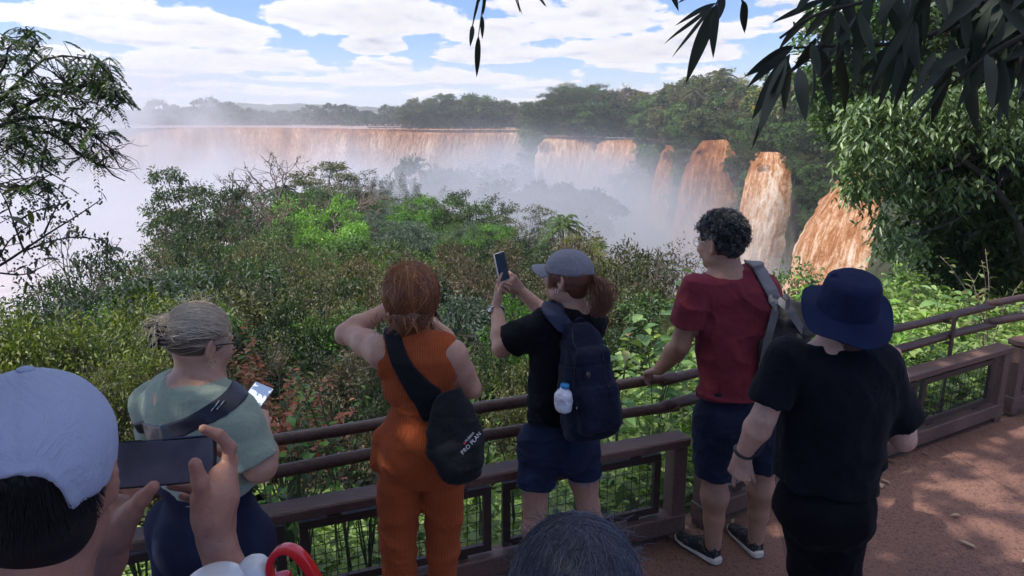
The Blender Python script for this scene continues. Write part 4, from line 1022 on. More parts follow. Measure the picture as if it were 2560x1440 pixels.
# ---- undergrowth: leaf carpet on the bank and down the slope
def undergrowth():
    r = np.random.default_rng(77); mb = MB(); st = MB()
    def scatter(n, s0, s1, xr, yr, ls, h, wmul=.5, det=False):
        x = xr[0] + (xr[1] - xr[0]) * r.random(n * 4); y = yr[0] + (yr[1] - yr[0]) * r.random(n * 4); s = rail_side(x, y)
        ok = (s > s0) & (s < s1) & (np.abs(np.arctan2(x, y + 1.5)) < .72); x = x[ok][:n]; y = y[ok][:n]; n = len(x)
        z = terrain(x, y); c = fbm(np.column_stack([x, y, 0 * x]) * (.9 / max(ls * 8, .3)), 4, 3); z = z + h * np.maximum(.05, (c - .22) * 2.0) * r.random(n) ** .45
        P = np.column_stack([x, y, z]); D = nrm(np.column_stack([r.normal(size=n), r.normal(size=n), .15 + r.normal(size=n) * .35]))
        v = np.clip(.5 + (fbm(P * 1.3, 8, 2) - .5) * 1.3 + (r.random(n) - .5) * .8, 0, 1); L = ls * (.5 + r.random(n))
        if det: leafL(mb, P, D, L, L * wmul, r, v, 5, .25, .2)
        else: leaf4(mb, P, D, L, L * wmul, r, v)
    scatter(9000, .16, 1.6, (-3, 6.5), (1.5, 9), .085, .50, .45, True)
    scatter(26000, .5, 5, (-7, 10), (2, 14), .10, .75, .5)
    scatter(22000, 4, 14, (-14, 17), (4, 24), .16, 1.6)
    o = mb.build('undergrowth', LM['under']); tag(o, 'tangle of leafy undergrowth covering the bank beyond the railing', 'undergrowth', None, 'stuff')
    mb = MB(); scatter(50000, 12, 45, (-40, 34), (12, 60), .22, 1.3); scatter(45000, 40, 130, (-80, 60), (40, 150), .5, 3)
    o = mb.build('forest_floor_growth', LM['olive']); tag(o, 'dull low growth between the trees down the slope', 'ground cover', None, 'stuff')
    # dry stalks and grass blades among it
    g = MB()
    n = 900; x = -3 + 9 * r.random(n * 3); y = 2 + 6 * r.random(n * 3); s = rail_side(x, y); ok = (s > .18) & (s < 2.6); x = x[ok][:n]; y = y[ok][:n]
    z = terrain(x, y)
    for i in range(len(x)):
        b = V3(x[i], y[i], z[i]); d = nrm(V3(r.normal() * .7, r.normal() * .7, 1.2)); L = .25 + .45 * r.random(); e = b + d * L; g.tube(bez(b, b + d * L * .6, e + V3(d[0] * .15, d[1] * .15, -.10), 5), np.linspace(.0028, .0008, 5), 3, r.random(), cap=False)
    o = g.build('dry_stalks', LM['yellow']); tag(o, 'thin dry stalks and grass blades mixed into the undergrowth', 'grass', None, 'stuff')
undergrowth()
# ================================================================== near vegetation framing the view
def feathery_tree():
    r = np.random.default_rng(41); Y = 8.2
    b = W(-520, 700, Y); b[2] = tz(b[0], b[1]); root = empty('feathery_leaved_tree', b, 'dark tree with feathery drooping leaves reaching in from the upper left edge', 'tree')
    wood = MB(); tw = []
    fork = W(-250, 420, Y); trunk = smooth_path([b - V3(0, 0, .4), (b + fork) / 2 + V3(.1, 0, 0), fork], 10); wood.tube(trunk, np.linspace(.13, .07, 10), 9)
    lims = [[(-250, 420, 8.2), (-60, 330, 8.2), (60, 285, 8.1), (180, 300, 8.0), (260, 330, 8.0), (300, 420, 7.9)], [(-250, 420, 8.2), (-60, 330, 8.3), (40, 200, 8.4), (130, 120, 8.4), (245, 150, 8.5)], [(20, 290, 8.1), (120, 230, 8.1), (230, 200, 8.0), (312, 255, 8.0)],
            [(-250, 420, 8.2), (-60, 345, 8.0), (30, 360, 7.9), (90, 410, 7.8), (165, 455, 7.8)], [(10, 300, 8.1), (140, 340, 7.9), (220, 390, 7.8), (312, 452, 7.8)], [(-60, 330, 8.3), (-20, 220, 8.2), (30, 110, 8.2), (70, 75, 8.2)], [(-150, 390, 8.2), (-60, 450, 8.0), (30, 470, 7.9), (110, 490, 7.9)]]
    for i, L in enumerate(lims):
        P = smooth_path(pxline(L), 14); P[1:-1] += r.normal(size=(12, 3)) * .015; wood.tube(P, np.linspace(.042 if i < 2 else .026, .006, 14), 7); tw.append(P)
    pts = np.vstack(tw); cr = MB()
    ell = [(70, 110, 105, 45, 60), (225, 170, 75, 38, 55), (60, 215, 80, 50, 60), (200, 245, 105, 45, 65), (60, 320, 80, 50, 55), (190, 325, 100, 35, 45), (285, 215, 32, 45, 30), (70, 395, 85, 32, 35), (235, 385, 50, 20, 12), (50, 455, 60, 22, 22), (130, 455, 45, 18, 16), (-80, 200, 90, 120, 60), (-90, 400, 80, 70, 40)]
    for (cx, cy_, rx, ry, n) in ell:
        for _ in range(int(n * .62)):
            a = r.random() * 6.28; q = math.sqrt(r.random()); e = W(cx + math.cos(a) * rx * q, cy_ + math.sin(a) * ry * q, 8.1 + r.normal() * .35)
            j = np.argmin(((pts - e) ** 2).sum(1)); s = pts[j]
            if np.linalg.norm(e - s) > .04: wood.tube(crooked(s, e, 4, .18, r), np.linspace(.009, .003, 4), 3, cap=False)
            for f in range(2):
                d = nrm(V3(r.normal(), r.normal() * .8, -.35 + r.normal() * .35)); L = .11 + .08 * r.random(); t = np.linspace(.1, 1, 9); R = e + d * L * t[:, None] - V3(0, 0, 1) * (L * .45) * (t ** 2)[:, None]
                sd = nrm(np.cross(d, [0, 0, 1]) + r.normal(size=3) * .2); v = np.clip(.4 + .3 * r.normal(), 0, 1)
                for sg in (-1, 1): leaf4(cr, R, sd * sg + d * .6 - [0, 0, .25], .050, .024, r, np.full(9, v) + r.random(9) * .2, .05)
    for _ in range(60):   # bare twigs lower right
        s = W(170 + 130 * r.random(), 330 + 70 * r.random(), 7.9); e = s + V3(.10 + .15 * r.random(), r.normal() * .1, -.05 - .2 * r.random()); j = np.argmin(((pts - s) ** 2).sum(1)); wood.tube(crooked(pts[j], e, 6, .18, r), np.linspace(.006, .0015, 6), 3, cap=False)
    wood.build('trunk', M_BARKD, root); cr.build('crown', LM['dark'], root)
if 1: feathery_tree()
def berry_branch():
    r = np.random.default_rng(43); Y = 3.3
    b = W(-420, 900, Y); b[2] = tz(b[0], b[1]); root = empty('berry_shrub', b, 'thin branch with clusters of small green berries at the left edge under the feathery leaves', 'shrub')
    wood = MB(); lf = MB(); br = MB(); P0_ = b - V3(0, 0, .2)
    lims = [[(-200, 760, Y), (-20, 680, Y), (60, 628, Y), (110, 585, Y), (200, 540, 3.25), (256, 496, 3.2)], [(60, 628, Y), (130, 600, 3.25), (200, 590, 3.2), (272, 604, 3.2)], [(60, 628, Y), (35, 560, 3.3), (15, 500, 3.35), (-10, 460, 3.4)], [(110, 585, Y), (130, 540, 3.3), (150, 500, 3.3)], [(35, 560, 3.3), (80, 530, 3.25), (130, 515, 3.2)], [(-20, 680, Y), (60, 690, 3.2), (120, 660, 3.1)], [(-20, 680, Y), (20, 600, 3.3), (80, 560, 3.3)]]
    wood.tube(smooth_path([P0_, W(-300, 800, Y), W(-200, 760, Y)], 8), np.linspace(.02, .012, 8), 7); tw = []
    for i, L in enumerate(lims):
        P = smooth_path(pxline(L), 12); wood.tube(P, np.linspace(.0095 if i == 0 else .005, .0018, 12), 6); tw.append(P)
    sp = np.array([[math.cos(a) * math.sin(b_), math.sin(a) * math.sin(b_), math.cos(b_)] for b_ in np.linspace(0, math.pi, 5) for a in np.arange(6) * math.pi / 3])
    q = np.array([[i * 6 + j, (i + 1) * 6 + j, (i + 1) * 6 + (j + 1) % 6, i * 6 + (j + 1) % 6] for i in range(4) for j in range(6)])
    for P in tw:
        for k in range(3, 12):
            for c in range(2):
                e = P[k] + r.normal(size=3) * .02 + V3(0, 0, .01); wood.tube([P[k], e], [.0015, .001], 3)
                for _ in range(r.integers(2, 6)):
                    c_ = e + r.normal(size=3) * .010; br.add(c_ + sp * (.0038 + .0018 * r.random()), q, None, r.random())
                if r.random() < .5:
                    d = nrm(r.normal(size=3) + [.2, 0, -.1]); leafL(lf, e[None], d[None], .035 + .04 * r.random(), .016, r, None, 5, .15)
    for (x0, y0, x1, y1) in ((5, 490, 50, 455), (20, 540, 75, 560), (85, 560, 70, 515), (280, 618, 310, 626), (10, 620, 50, 600), (100, 650, 150, 640)):
        a = W(x0, y0, 3.1); c = W(x1, y1, 3.0); leafL(lf, a[None], (c - a)[None], np.linalg.norm(c - a), .025, r, np.array([.8]), 6, .1)
    wood.build('stem', M_BARKD, root); lf.build('foliage', LM['olive'], root); bo_ = br.build('berry_clusters', leafmat('green_berries', (.03, .04, .015), (.06, .075, .03), (.11, .12, .06), .1, .4), root); bo_['kind'] = 'stuff'
berry_branch()

def right_mass():
    r = np.random.default_rng(47)
    def crown(root, ells, ls, asp, mat, n_per, droop, whorl, trunkpts, wm=M_BARKD, name='crown'):
        cr = MB(); wood = MB(); tw = []
        for T, rad in trunkpts:
            P = smooth_path(pxline(T) if len(T[0]) == 3 and T[0][0] > 60 else np.array(T), 14); wood.tube(P, np.linspace(rad, rad * .3, 14), 8); tw.append(P)
        pts = np.vstack(tw)
        for (cx, cy_, rx, ry, Y, ry_d, n) in ells:
            n = int(n * n_per); a = r.random(n) * 6.28; q = np.sqrt(r.random(n)); 
            E = np.array([W(cx + math.cos(a[i]) * rx * q[i], cy_ + math.sin(a[i]) * ry * q[i], Y + ry_d * (r.random() - .5) * 2) for i in range(n)])
            for i in range(0, n, 5):
                j = np.argmin(((pts - E[i]) ** 2).sum(1)); wood.tube(crooked(pts[j], E[i], 6, .12, r), np.linspace(.012, .003, 6), 3, cap=False)
            cv = np.clip(.5 + .28 * r.normal(size=n), 0, 1)
            for f in range(whorl):
                an = f * 6.283 / whorl + r.random(n) * .7; D = np.column_stack([np.cos(an), np.sin(an), -droop + r.normal(size=n) * .35]); Pp = E + r.normal(size=(n, 3)) * ls * .5
                L = ls * (.6 + .7 * r.random(n)); leaf4(cr, Pp, D, L, L * asp, r, np.clip(cv + .25 * (r.random(n) - .5), 0, 1), .18)
        wood.build('trunk', wm, root); cr.build(name, mat, root)
    b = W(2700, 700, 12.5); b[2] = tz(b[0], b[1])
    root = empty('vine_covered_tree', b, 'large dark tree draped with vines filling the right side above the railing', 'tree')
    crown(root, [(2420, 120, 200, 130, 12.5, 1.5, 230), (2350, 330, 165, 130, 12.2, 1.6, 270), (2480, 460, 150, 150, 12, 1.5, 260), (2380, 560, 120, 120, 12.4, 1.2, 200), (2480, 660, 140, 60, 12.2, 1.2, 120), (2620, 300, 120, 300, 12, 2, 260), (2440, 330, 200, 250, 13.6, .6, 330), (2440, 580, 200, 140, 13.6, .4, 260)], .17, .42, LM['dark'], 2.0, .7, 7,
          [([(2700, 720, 12.5), (2620, 420, 12.6), (2480, 200, 12.7), (2380, 30, 12.8)], .22), ([(2640, 480, 12.6), (2480, 420, 12.3), (2350, 430, 12.2)], .09), ([(2560, 300, 12.6), (2380, 280, 12.4), (2260, 330, 12.3)], .07), ([(2480, 640, 12.2), (2440, 560, 12.2), (2420, 450, 12.1), (2470, 340, 12.1)], .05)])
    b = W(2600, 760, 10.4); b[2] = tz(b[0], b[1])
    root = empty('drooping_leaved_tree', b, 'tree with glossy whorls of drooping light green leaves, in front of the vine-covered one', 'tree')
    crown(root, [(2180, 300, 90, 50, 10.2, .6, 70), (2170, 390, 70, 55, 10.1, .6, 60), (2290, 350, 110, 50, 10.3, .6, 90), (2280, 270, 140, 40, 10.4, .6, 80), (2150, 480, 45, 30, 10.1, .4, 18), (2200, 560, 45, 40, 10.1, .5, 10), (2130, 440, 25, 18, 10.0, .3, 8), (2230, 460, 60, 40, 10.2, .5, 40), (2400, 290, 120, 70, 10.4, .6, 90), (2520, 300, 60, 120, 10.4, .6, 80), (2360, 470, 120, 50, 10.5, .5, 40), (2260, 610, 60, 40, 10.3, .5, 22)], .135, .34, LM['vine'], 1.9, .95, 6,
          [([(2600, 760, 10.4), (2540, 520, 10.5), (2420, 400, 10.4), (2280, 330, 10.3), (2160, 330, 10.2)], .07), ([(2420, 400, 10.4), (2280, 460, 10.3), (2170, 500, 10.2)], .03), ([(2500, 460, 10.4), (2380, 560, 10.4), (2240, 600, 10.3)], .03)], name='crown')
    b = W(2300, 640, 26); b[2] = tz(b[0], b[1])
    root = empty('tall_forest_tree', b, 'tall sunlit tree behind the hanging dark leaves, upper right', 'tree')
    crown(root, [(2150, 60, 130, 80, 25, 1.8, 150), (2060, 190, 60, 70, 25, 1.5, 60), (2250, 40, 130, 60, 26, 2, 120), (2050, 100, 60, 60, 25, 1.5, 18), (2140, 190, 90, 90, 25, 1.5, 110), (2360, 60, 140, 80, 27, 2, 120), (2120, 290, 90, 70, 26, 1.5, 100), (2500, 60, 140, 120, 27, 2, 160)], .30, .45, LM['mid'], 1.5, .4, 7, [([(2300, 640, 26), (2280, 400, 26), (2210, 180, 26), (2150, 30, 26)], .25), ([(2260, 330, 26), (2160, 200, 25.5), (2060, 110, 25)], .09), ([(2270, 330, 26), (2400, 100, 26), (2480, 20, 26)], .09)])
right_mass()
# bank trees between the vine tree and the falls
for (px, py, Y, k, m, sx, lb) in ((2120, 700, 44, 'low0', 'mid', .7, 'round green crown at the foot of the nearest waterfall'), (2290, 690, 30, 'low1', 'bright', .5, 'bright shrub right of the hat, below the vine tree'), (2330, 655, 22, 'tangle', 'mid', .6, 'shrub under the dark vine-covered tree'), (2060, 720, 20, 'tangle', 'olive', .5, 'grassy shrub left of the hat'),
                                  (2450, 650, 18, 'low0', 'dark', .7, 'dark shrub under the right end of the vine-covered tree'), (2180, 690, 13, 'low1', 'bright', .42, 'bright low shrub just right of the hat crown'), (2000, 770, 12, 'tangle', 'mid', .5, 'low shrub between the red shirt and the hat'), (1700, 790, 9.5, 'tangle', 'olive', .4, 'low shrub left of the red shirt')):
    p = W(px, py, Y); g = tz(p[0], p[1]); P = PR[k]; h = max(.6, p[2] - g); P.place((p[0], p[1], g), h / P.H, lb, None, m, None, 'shrub' if h < 3 else 'tree', 'green_shrub' if h < 3 else None, sx)

# individual plants right behind the railing -------------------------------------------------
def stem_plant(name, label, px, py, Y, htop, nst, ll, lw, mat, seed, spread=.35, nleaf=9, droop=.35, gap=.0, stem=M_STEM, rs=.007, cat='plant', whorl=1, qlo=.35):
    r = np.random.default_rng(seed); t = W(px, py, Y); g = tz(t[0], t[1]); b = V3(t[0], t[1], g); root = empty(name, b, label, cat); st = MB(); lf = MB(); H = t[2] - g
    for i in range(nst):
        a = r.random() * 6.28; w = spread * H * (.3 + .7 * r.random()) * (0 if nst == 1 else 1); e = b + V3(math.cos(a) * w, math.sin(a) * w, H * (.7 + .3 * r.random() if i else 1)); P = bez(b, b + V3(0, 0, H * .55) + (e - b) * .1, e, 10); P[1:] += r.normal(size=(9, 3)) * .006; st.tube(P, np.linspace(rs, rs * .3, 10), 5)
        for j in range(nleaf):
            q = qlo + (1 - qlo) * (j + .5) / nleaf; p = np.array([np.interp(q, np.linspace(0, 1, 10), P[:, k]) for k in range(3)])
            for w_ in range(whorl):
                an = j * 2.4 + w_ * 6.28 / whorl + r.random() * .6; d = V3(math.cos(an), math.sin(an), .25 + .3 * r.normal()); L = ll * (.55 + .6 * r.random()) * (1.1 - .35 * q)
                s = p + nrm(d) * L * .12; st.tube([p, s], [.0016, .0012], 3); leafL(lf, s[None], d[None], L, L * lw, r, np.array([np.clip((.75 if q > .85 else .4) + .3 * r.normal(), 0, 1)]), 6, droop, .14)
    st.build('stem', stem, root); lf.build('foliage', mat, root); return root
stem_plant('broad_leaved_plant', 'tall plant with large soft green leaves and orange young ones, left of the red-shirted man', 1655, 640, 4.7, 0, 6, .17, .52, LM['sprout'], 51, .28, 11)
stem_plant('broad_leaved_plant', 'second broad-leaved plant right behind the dark backpack', 1545, 760, 4.4, 0, 3, .17, .5, LM['sprout'], 52, .25, 9)
stem_plant('broad_leaved_plant', 'broad-leaved seedling at the right with yellow leaves near the corner posts', 2392, 680, 7.0, 0, 4, .22, .42, LM['sprout'], 53, .25, 8)
stem_plant('twiggy_plant', 'thin pale twiggy plant with drying leaves at the far right edge', 2505, 640, 6.4, 0, 6, .10, .5, LM['olive'], 54, .4, 9, stem=M_TWIG)
stem_plant('fern_like_plant', 'bright green fern-like plant between the red shirt and the hat', 1985, 690, 5.6, 0, 9, .13, .28, LM['bright'], 55, .45, 14, whorl=2)
stem_plant('fern_like_plant', 'bright green compound-leaved plant right of the hat brim', 2240, 745, 6.2, 0, 9, .14, .28, LM['bright'], 56, .6, 14, whorl=2)
stem_plant('green_sapling', 'slim green sapling with upright leaves left of the woman in orange', 845, 905, 3.7, 0, 4, .075, .42, LM['bright'], 57, .22, 15)
stem_plant('green_sapling', 'green sapling with a yellowish tip right of the woman in orange', 1200, 900, 3.9, 0, 4, .08, .42, LM['bright'], 58, .2, 12)
stem_plant('yellow_leaved_sapling', 'sapling with yellowing leaves beside the dark tee hem', 1290, 930, 4.0, 0, 3, .10, .4, LM['yellow'], 59, .2, 9)
stem_plant('green_sapling', 'green sapling behind the blonde woman\'s phone', 655, 985, 3.35, 0, 4, .10, .6, LM['bright'], 60, .3, 9)
stem_plant('red_leaved_shrub', 'shrub with reddish orange young leaves right of the blonde woman', 690, 830, 3.9, 0, 20, .062, .42, LM['red'], 61, .26, 22, droop=.25, whorl=3, qlo=.62, rs=.005, cat='shrub')
stem_plant('red_leaved_shrub', 'small spray of reddish leaves near the bottom of the red shrub', 820, 905, 4.1, 0, 4, .055, .4, LM['red'], 62, .12, 9, droop=.25, whorl=2, rs=.004, cat='shrub')
stem_plant('leafy_shrub', 'leafy green shrub under the red one beside the log rail', 730, 960, 3.5, 0, 9, .085, .42, LM['mid'], 63, .5, 16, cat='shrub')
stem_plant('leafy_shrub', 'mixed green and dry-leaved shrub between orange jumpsuit and rail', 900, 990, 3.8, 0, 8, .09, .42, LM['olive'], 64, .5, 14, cat='shrub')
stem_plant('leafy_shrub', 'low leafy shrub behind the cap board left of the red-shirted man', 1640, 960, 4.6, 0, 9, .09, .42, LM['under'], 65, .5, 14, cat='shrub')
stem_plant('leafy_shrub', 'lush light green shrub above the cap board near the corner posts', 2330, 800, 6.0, 0, 12, .11, .42, LM['under'], 66, .8, 14, cat='shrub')
stem_plant('leafy_shrub', 'light green shrub behind the phone of the man in the pale cap', 300, 1010, 3.5, 0, 9, .08, .42, LM['yellow'], 67, .5, 16, cat='shrub')

# hanging foliage close to the camera --------------------------------------------------------
def hanging():
    r = np.random.default_rng(71)
    def leaves(root, specs, Y, rnd=()):
        lf = MB()
        for (x0, y0, x1, y1, w) in list(specs) + list(rnd):
            yy = Y + r.normal() * .06; a = W(x0, y0, yy); c = W(x1, y1, yy + r.normal() * .05); L = np.linalg.norm(c - a); d = nrm(c - a); dr = .12
            view = nrm(a - CAM); up = nrm(-view + r.normal(size=3) * .45)
            leafL(lf, a[None], (d + V3(0, 0, dr * .9))[None], L, min(w, 44) * yy / CF * .74, r, np.array([np.clip(.4 + .35 * r.normal(), 0, 1)]), 9, dr, .18, .42, up[None], .018)
        lf.build('foliage', LM['hang'], root)
    def twigs(root, lines, r0):
        tw = MB()
        for L in lines: tw.tube(smooth_path(pxline(L), 12), np.linspace(r0, r0 * .35, 12), 6)
        tw.build('twig', M_BARKD, root)
    root = empty('hanging_branch', W(1800, -120, 1.35), 'short spray of long dark leaves hanging from the top edge, left of the big spray', 'branch')
    twigs(root, [[(1900, -260, 1.4), (1850, -120, 1.38), (1790, 12, 1.35)], [(1850, -120, 1.38), (1855, 4, 1.35)]], .004)
    leaves(root, [(1792, 10, 1722, 190, 46), (1790, 14, 1783, 132, 32), (1790, 8, 1690, 62, 16), (1788, 12, 1668, 105, 15), (1785, 16, 1688, 135, 13), (1855, 0, 1860, 76, 34), (1806, -10, 1798, 44, 26), (1672, -40, 1694, 22, 20), (1790, -60, 1700, 5, 22)], 1.35)
    root = empty('hanging_branch', W(2300, -120, 1.3), 'large spray of long dark leaves overhanging the upper right corner', 'branch')
    twigs(root, [[(2600, -160, 1.3), (2420, 60, 1.28), (2250, 120, 1.27), (2060, 110, 1.25), (1985, 120, 1.25)], [(2420, -200, 1.3), (2200, 10, 1.28), (2040, 20, 1.26), (1950, 95, 1.25)], [(2620, 60, 1.2), (2480, 130, 1.2), (2380, 210, 1.2)], [(2060, 110, 1.25), (2000, 160, 1.25), (1960, 190, 1.24)], [(2600, -160, 1.3), (2580, 60, 1.25), (2540, 190, 1.2)]], .006)
    sp = [(1985, 115, 1868, 188, 40), (1980, 120, 1874, 214, 30), (1975, 135, 1888, 285, 46), (1965, 150, 1900, 330, 42), (1960, 165, 1884, 358, 18), (1972, 190, 1920, 268, 36), (1972, 150, 1962, 268, 34), (1995, 165, 2012, 292, 52), (2035, 150, 2024, 275, 34), (2050, 120, 2075, 258, 42), (2040, 95, 1988, 170, 34), (2030, 110, 2048, 190, 30), (2066, 0, 1934, 56, 24), (2040, 20, 1950, 120, 26), (2080, 20, 2010, 96, 28), (2090, 40, 2050, 140, 34),
          (2100, 60, 2095, 210, 40), (2170, -20, 2138, 205, 50), (2145, 30, 2190, 150, 30), (2330, 15, 2180, 180, 64), (2290, 60, 2240, 190, 44), (2260, 90, 2200, 260, 34), (2230, 120, 2170, 240, 28), (2380, 150, 2330, 300, 40), (2370, 200, 2300, 300, 18), (2420, 170, 2440, 320, 46), (2470, 120, 2400, 260, 50), (2500, 140, 2520, 290, 44), (2540, 160, 2500, 300, 40), (2540, 20, 2440, 60, 70), (2560, -20, 2470, 120, 74), (2470, -40, 2350, 80, 80), (2250, -60, 2200, 60, 50), (2300, -60, 2290, 70, 60), (2390, -60, 2400, 110, 60), (2570, 60, 2555, 230, 60), (2620, 100, 2530, 260, 60), (2150, -60, 2080, 40, 40), (2060, -60, 1990, 30, 30), (2460, 70, 2530, 180, 50)]
    rnd = []
    for i in range(85):
        x0 = 2080 + 560 * r.random() ** .75; y0 = -100 + 250 * r.random(); a = math.radians(90 + r.normal() * 32 + 14); L = 90 + 110 * r.random(); rnd.append((x0, y0, x0 + math.cos(a) * L, y0 + math.sin(a) * L, 22 + 26 * r.random()))
    leaves(root, sp, 1.26, rnd)
    root = empty('hanging_twig', W(1220, -120, 1.5), 'thin twig with narrow dry leaves dangling from the top edge in the centre', 'twig')
    twigs(root, [[(1240, -160, 1.5), (1215, -40, 1.5), (1200, 60, 1.5), (1196, 90, 1.5)], [(1215, -40, 1.5), (1190, 20, 1.5), (1180, 70, 1.5)], [(1215, -60, 1.5), (1280, -30, 1.5), (1300, 30, 1.5)], [(1240, -120, 1.5), (1310, -50, 1.5), (1362, 14, 1.5)]], .0025)
    leaves(root, [(1196, 90, 1192, 186, 20), (1182, 62, 1176, 112, 16), (1206, 40, 1206, 92, 14), (1200, -20, 1184, 60, 12), (1214, -30, 1207, 40, 12), (1284, -20, 1304, 34, 12), (1345, -15, 1365, 16, 9)], 1.5)
hanging()

# the trees over the path whose shade falls on the people
def shade():
    w, c = tree_meshes(91, H=8.6, spread=.56, nlobe=26, nleaf=30000, ls=.26, lobe_r=.20, base=.55, flat=.6, trunk=.02, twigs=5)
    P = Proto('shade_tree', w, c, 8.6, M_BARK, LM['mid'])
    P.place((-4.6, -1.7, 0), 1.0, 'tree behind the viewer shading the people and the path', None, 'mid', .4)
shade()
# ================================================================== people
def skinmat(name, c, red=(.42, .13, .10), mott=.35):
    x = N(name); a = x.noise(14, 5, .6); b = x.noise(70, 4, .7); v = x.noise(260, 2)
    lo = tuple(q * .80 for q in c); hi = tuple(min(1, q * 1.12) for q in c)
    col = x.ramp(a, [(.3, lo), (.7, hi)]); f = x.ramp(b, [(.50, (0, 0, 0)), (.75, (mott, mott, mott))])
    col = x.mix(f, col, red); x.pbr(col, .52, x.bump(x.math('ADD', b, x.math('MULTIPLY', v, .4)), .35, .004), spec=.4, sss=.12); return x.m
SK_PALE = skinmat('pale_skin', (.56, .34, .26)); SK_TAN = skinmat('sun_tanned_skin', (.50, .285, .20)); SK_MAN = skinmat('olive_skin', (.40, .215, .145), (.25, .09, .06)); SK_BROWN = skinmat('brown_skin', (.40, .20, .14), (.28, .07, .05))
def cloth(name, c, weave=900, var=.10, bump=.35, rough=.85, rib=None, sheen=.2, stripes=None):
    x = N(name); a = x.noise(6, 4, .6); w = x.noise(weave, 2, .5)
    lo = tuple(q * (1 - var * 1.6) for q in c); hi = tuple(min(1, q * (1 + var)) for q in c)
    col = x.ramp(a, [(.3, lo), (.7, hi)]); h = w
    wc = x.ramp(w, [(.3, (.82, .82, .82)), (.7, (1.12, 1.12, 1.12))]); col = x.mix(1.0, col, wc, 'MULTIPLY')
    if rib:
        t = x.n('ShaderNodeTexWave', wave_type='BANDS', bands_direction='X'); t.inputs['Scale'].default_value = rib; t.inputs['Distortion'].default_value = .6; x.l(x.obj(), t.inputs['Vector'])
        k = x.n('ShaderNodeTexWave', wave_type='BANDS', bands_direction='Z'); k.inputs['Scale'].default_value = rib * .8; k.inputs['Distortion'].default_value = .8; x.l(x.obj(), k.inputs['Vector'])
        h = x.math('ADD', x.math('MULTIPLY', t.outputs['Fac'], .8), x.math('MULTIPLY', k.outputs['Fac'], .18))
        col = x.mix(1.0, col, x.ramp(h, [(.15, (.72, .66, .66)), (.75, (1.12, 1.1, 1.08))]), 'MULTIPLY')
    cz = x.n('ShaderNodeBump'); cz.inputs['Strength'].default_value = .55; cz.inputs['Distance'].default_value = .018; x.l(x.noise(11, 5, .62, None, 1.6), cz.inputs['Height']); bb_ = x.bump(h, bump, .003); x.l(cz.outputs[0], bb_.node.inputs['Normal'])
    x.pbr(col, rough, bb_, spec=.12, sheen=sheen * .3); return x.m
def denim(name, c, wear=.5):
    x = N(name); a = x.noise(5, 5, .65, None, .4, sc=(1, 1, .6)); w = x.noise(700, 2, .5, None, 0, sc=(1, 1, .5)); b = x.noise(2, 2)
    hi = tuple(min(1, q * 2.6 + .01) for q in c); col = x.ramp(a, [(.42, c), (.70, tuple(q * (1 + wear * 1.6) + .004 for q in c)), (.85, hi)])
    col = x.mix(1.0, col, x.ramp(w, [(.3, (.7, .7, .72)), (.7, (1.2, 1.2, 1.2))]), 'MULTIPLY'); x.pbr(col, .85, x.bump(w, .4, .002), spec=.2); return x.m
def hairmat(name, stops, rough=.38, spec=.45):
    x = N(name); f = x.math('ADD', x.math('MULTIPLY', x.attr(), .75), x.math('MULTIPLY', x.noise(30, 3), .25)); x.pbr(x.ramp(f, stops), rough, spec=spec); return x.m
def wr(amp, sc, seed=0, mask=None):
    sc = np.array(sc, float)
    def f(P, d):
        n = (fbm(P * sc, seed, 3) - .5) * 2; n = np.sign(n) * np.abs(n) ** .8
        return d + amp * n * (1 if mask is None else mask(P))
    return f
def folds(amp, sc, seed=0, mask=None, warp=.6):
    sc = np.array(sc, float)
    def f(P, d):
        w = (vnoise(P * 5 + 3, seed + 40) - .5) * warp; Q = P * sc + w[:, None]; n = 1 - np.abs(2 * fbm(Q, seed, 2) - 1) * 2.4; n = np.clip(n, 0, 1) ** 2
        return d - amp * (n - .25) * (1 if mask is None else mask(P))
    return f
def frame(f, u=(0, 0, 1)):
    f = nrm(f); r = nrm(np.cross(f, np.array(u, float))); return np.stack([r, f, np.cross(r, f)])
def head(s, c, M, sc=1.0, jaw=1.0):
    r, f, u = M; c = np.asarray(c, float)
    q = lambda a, b, d: c + (r * a + f * b + u * d) * sc
    s.ell(q(0, -.012, .025), V3(.074, .094, .092) * sc, M, .02)
    s.ell(q(0, .030, -.035), V3(.060 * jaw, .062, .078) * sc, M, .03)
    s.ell(q(0, .064, -.098), V3(.026 * jaw, .022, .018) * sc, M, .03)          # chin
    s.cone(q(-.045, .015, -.075), q(.045, .015, -.075), .026 * sc, .026 * sc, .03)  # jaw
    s.ell(q(0, .078, .022), V3(.050, .014, .012) * sc, M, .015)               # brow
    s.cone(q(0, .088, .012), q(0, .110, -.030), .0085 * sc, .0125 * sc, .010)   # nose
    s.ell(q(.012, .096, -.034), V3(.008, .009, .007) * sc, M, .006); s.ell(q(-.012, .096, -.034), V3(.008, .009, .007) * sc, M, .006)
    s.ell(q(.036, .066, -.028), V3(.022, .020, .022) * sc, M, .02); s.ell(q(-.036, .066, -.028), V3(.022, .020, .022) * sc, M, .02)   # cheeks
    s.ell(q(0, .090, -.060), V3(.022, .010, .0065) * sc, M, .005); s.ell(q(0, .087, -.071), V3(.019, .010, .007) * sc, M, .005)       # lips
    for sg in (-1, 1):   # ears: a rim around a hollow
        e = q(.076 * sg, -.008, -.008); a = nrm(f * .25 * 1 - r * sg * -.35 - f * .6); b_ = u
        rim = [e + (u * math.sin(t) * .031 + nrm(-f * .8 + r * sg * .6) * (math.cos(t) * .017 + .006)) * sc for t in np.linspace(-1.9, 2.2, 9)]
        s.chain(rim, [.0065 * sc] * 2 + [.0052 * sc] * 7, .008); s.ell(e + nrm(-f * .8 + r * sg * .6) * .003 * sc, V3(.008, .018, .028) * sc, M, .008)
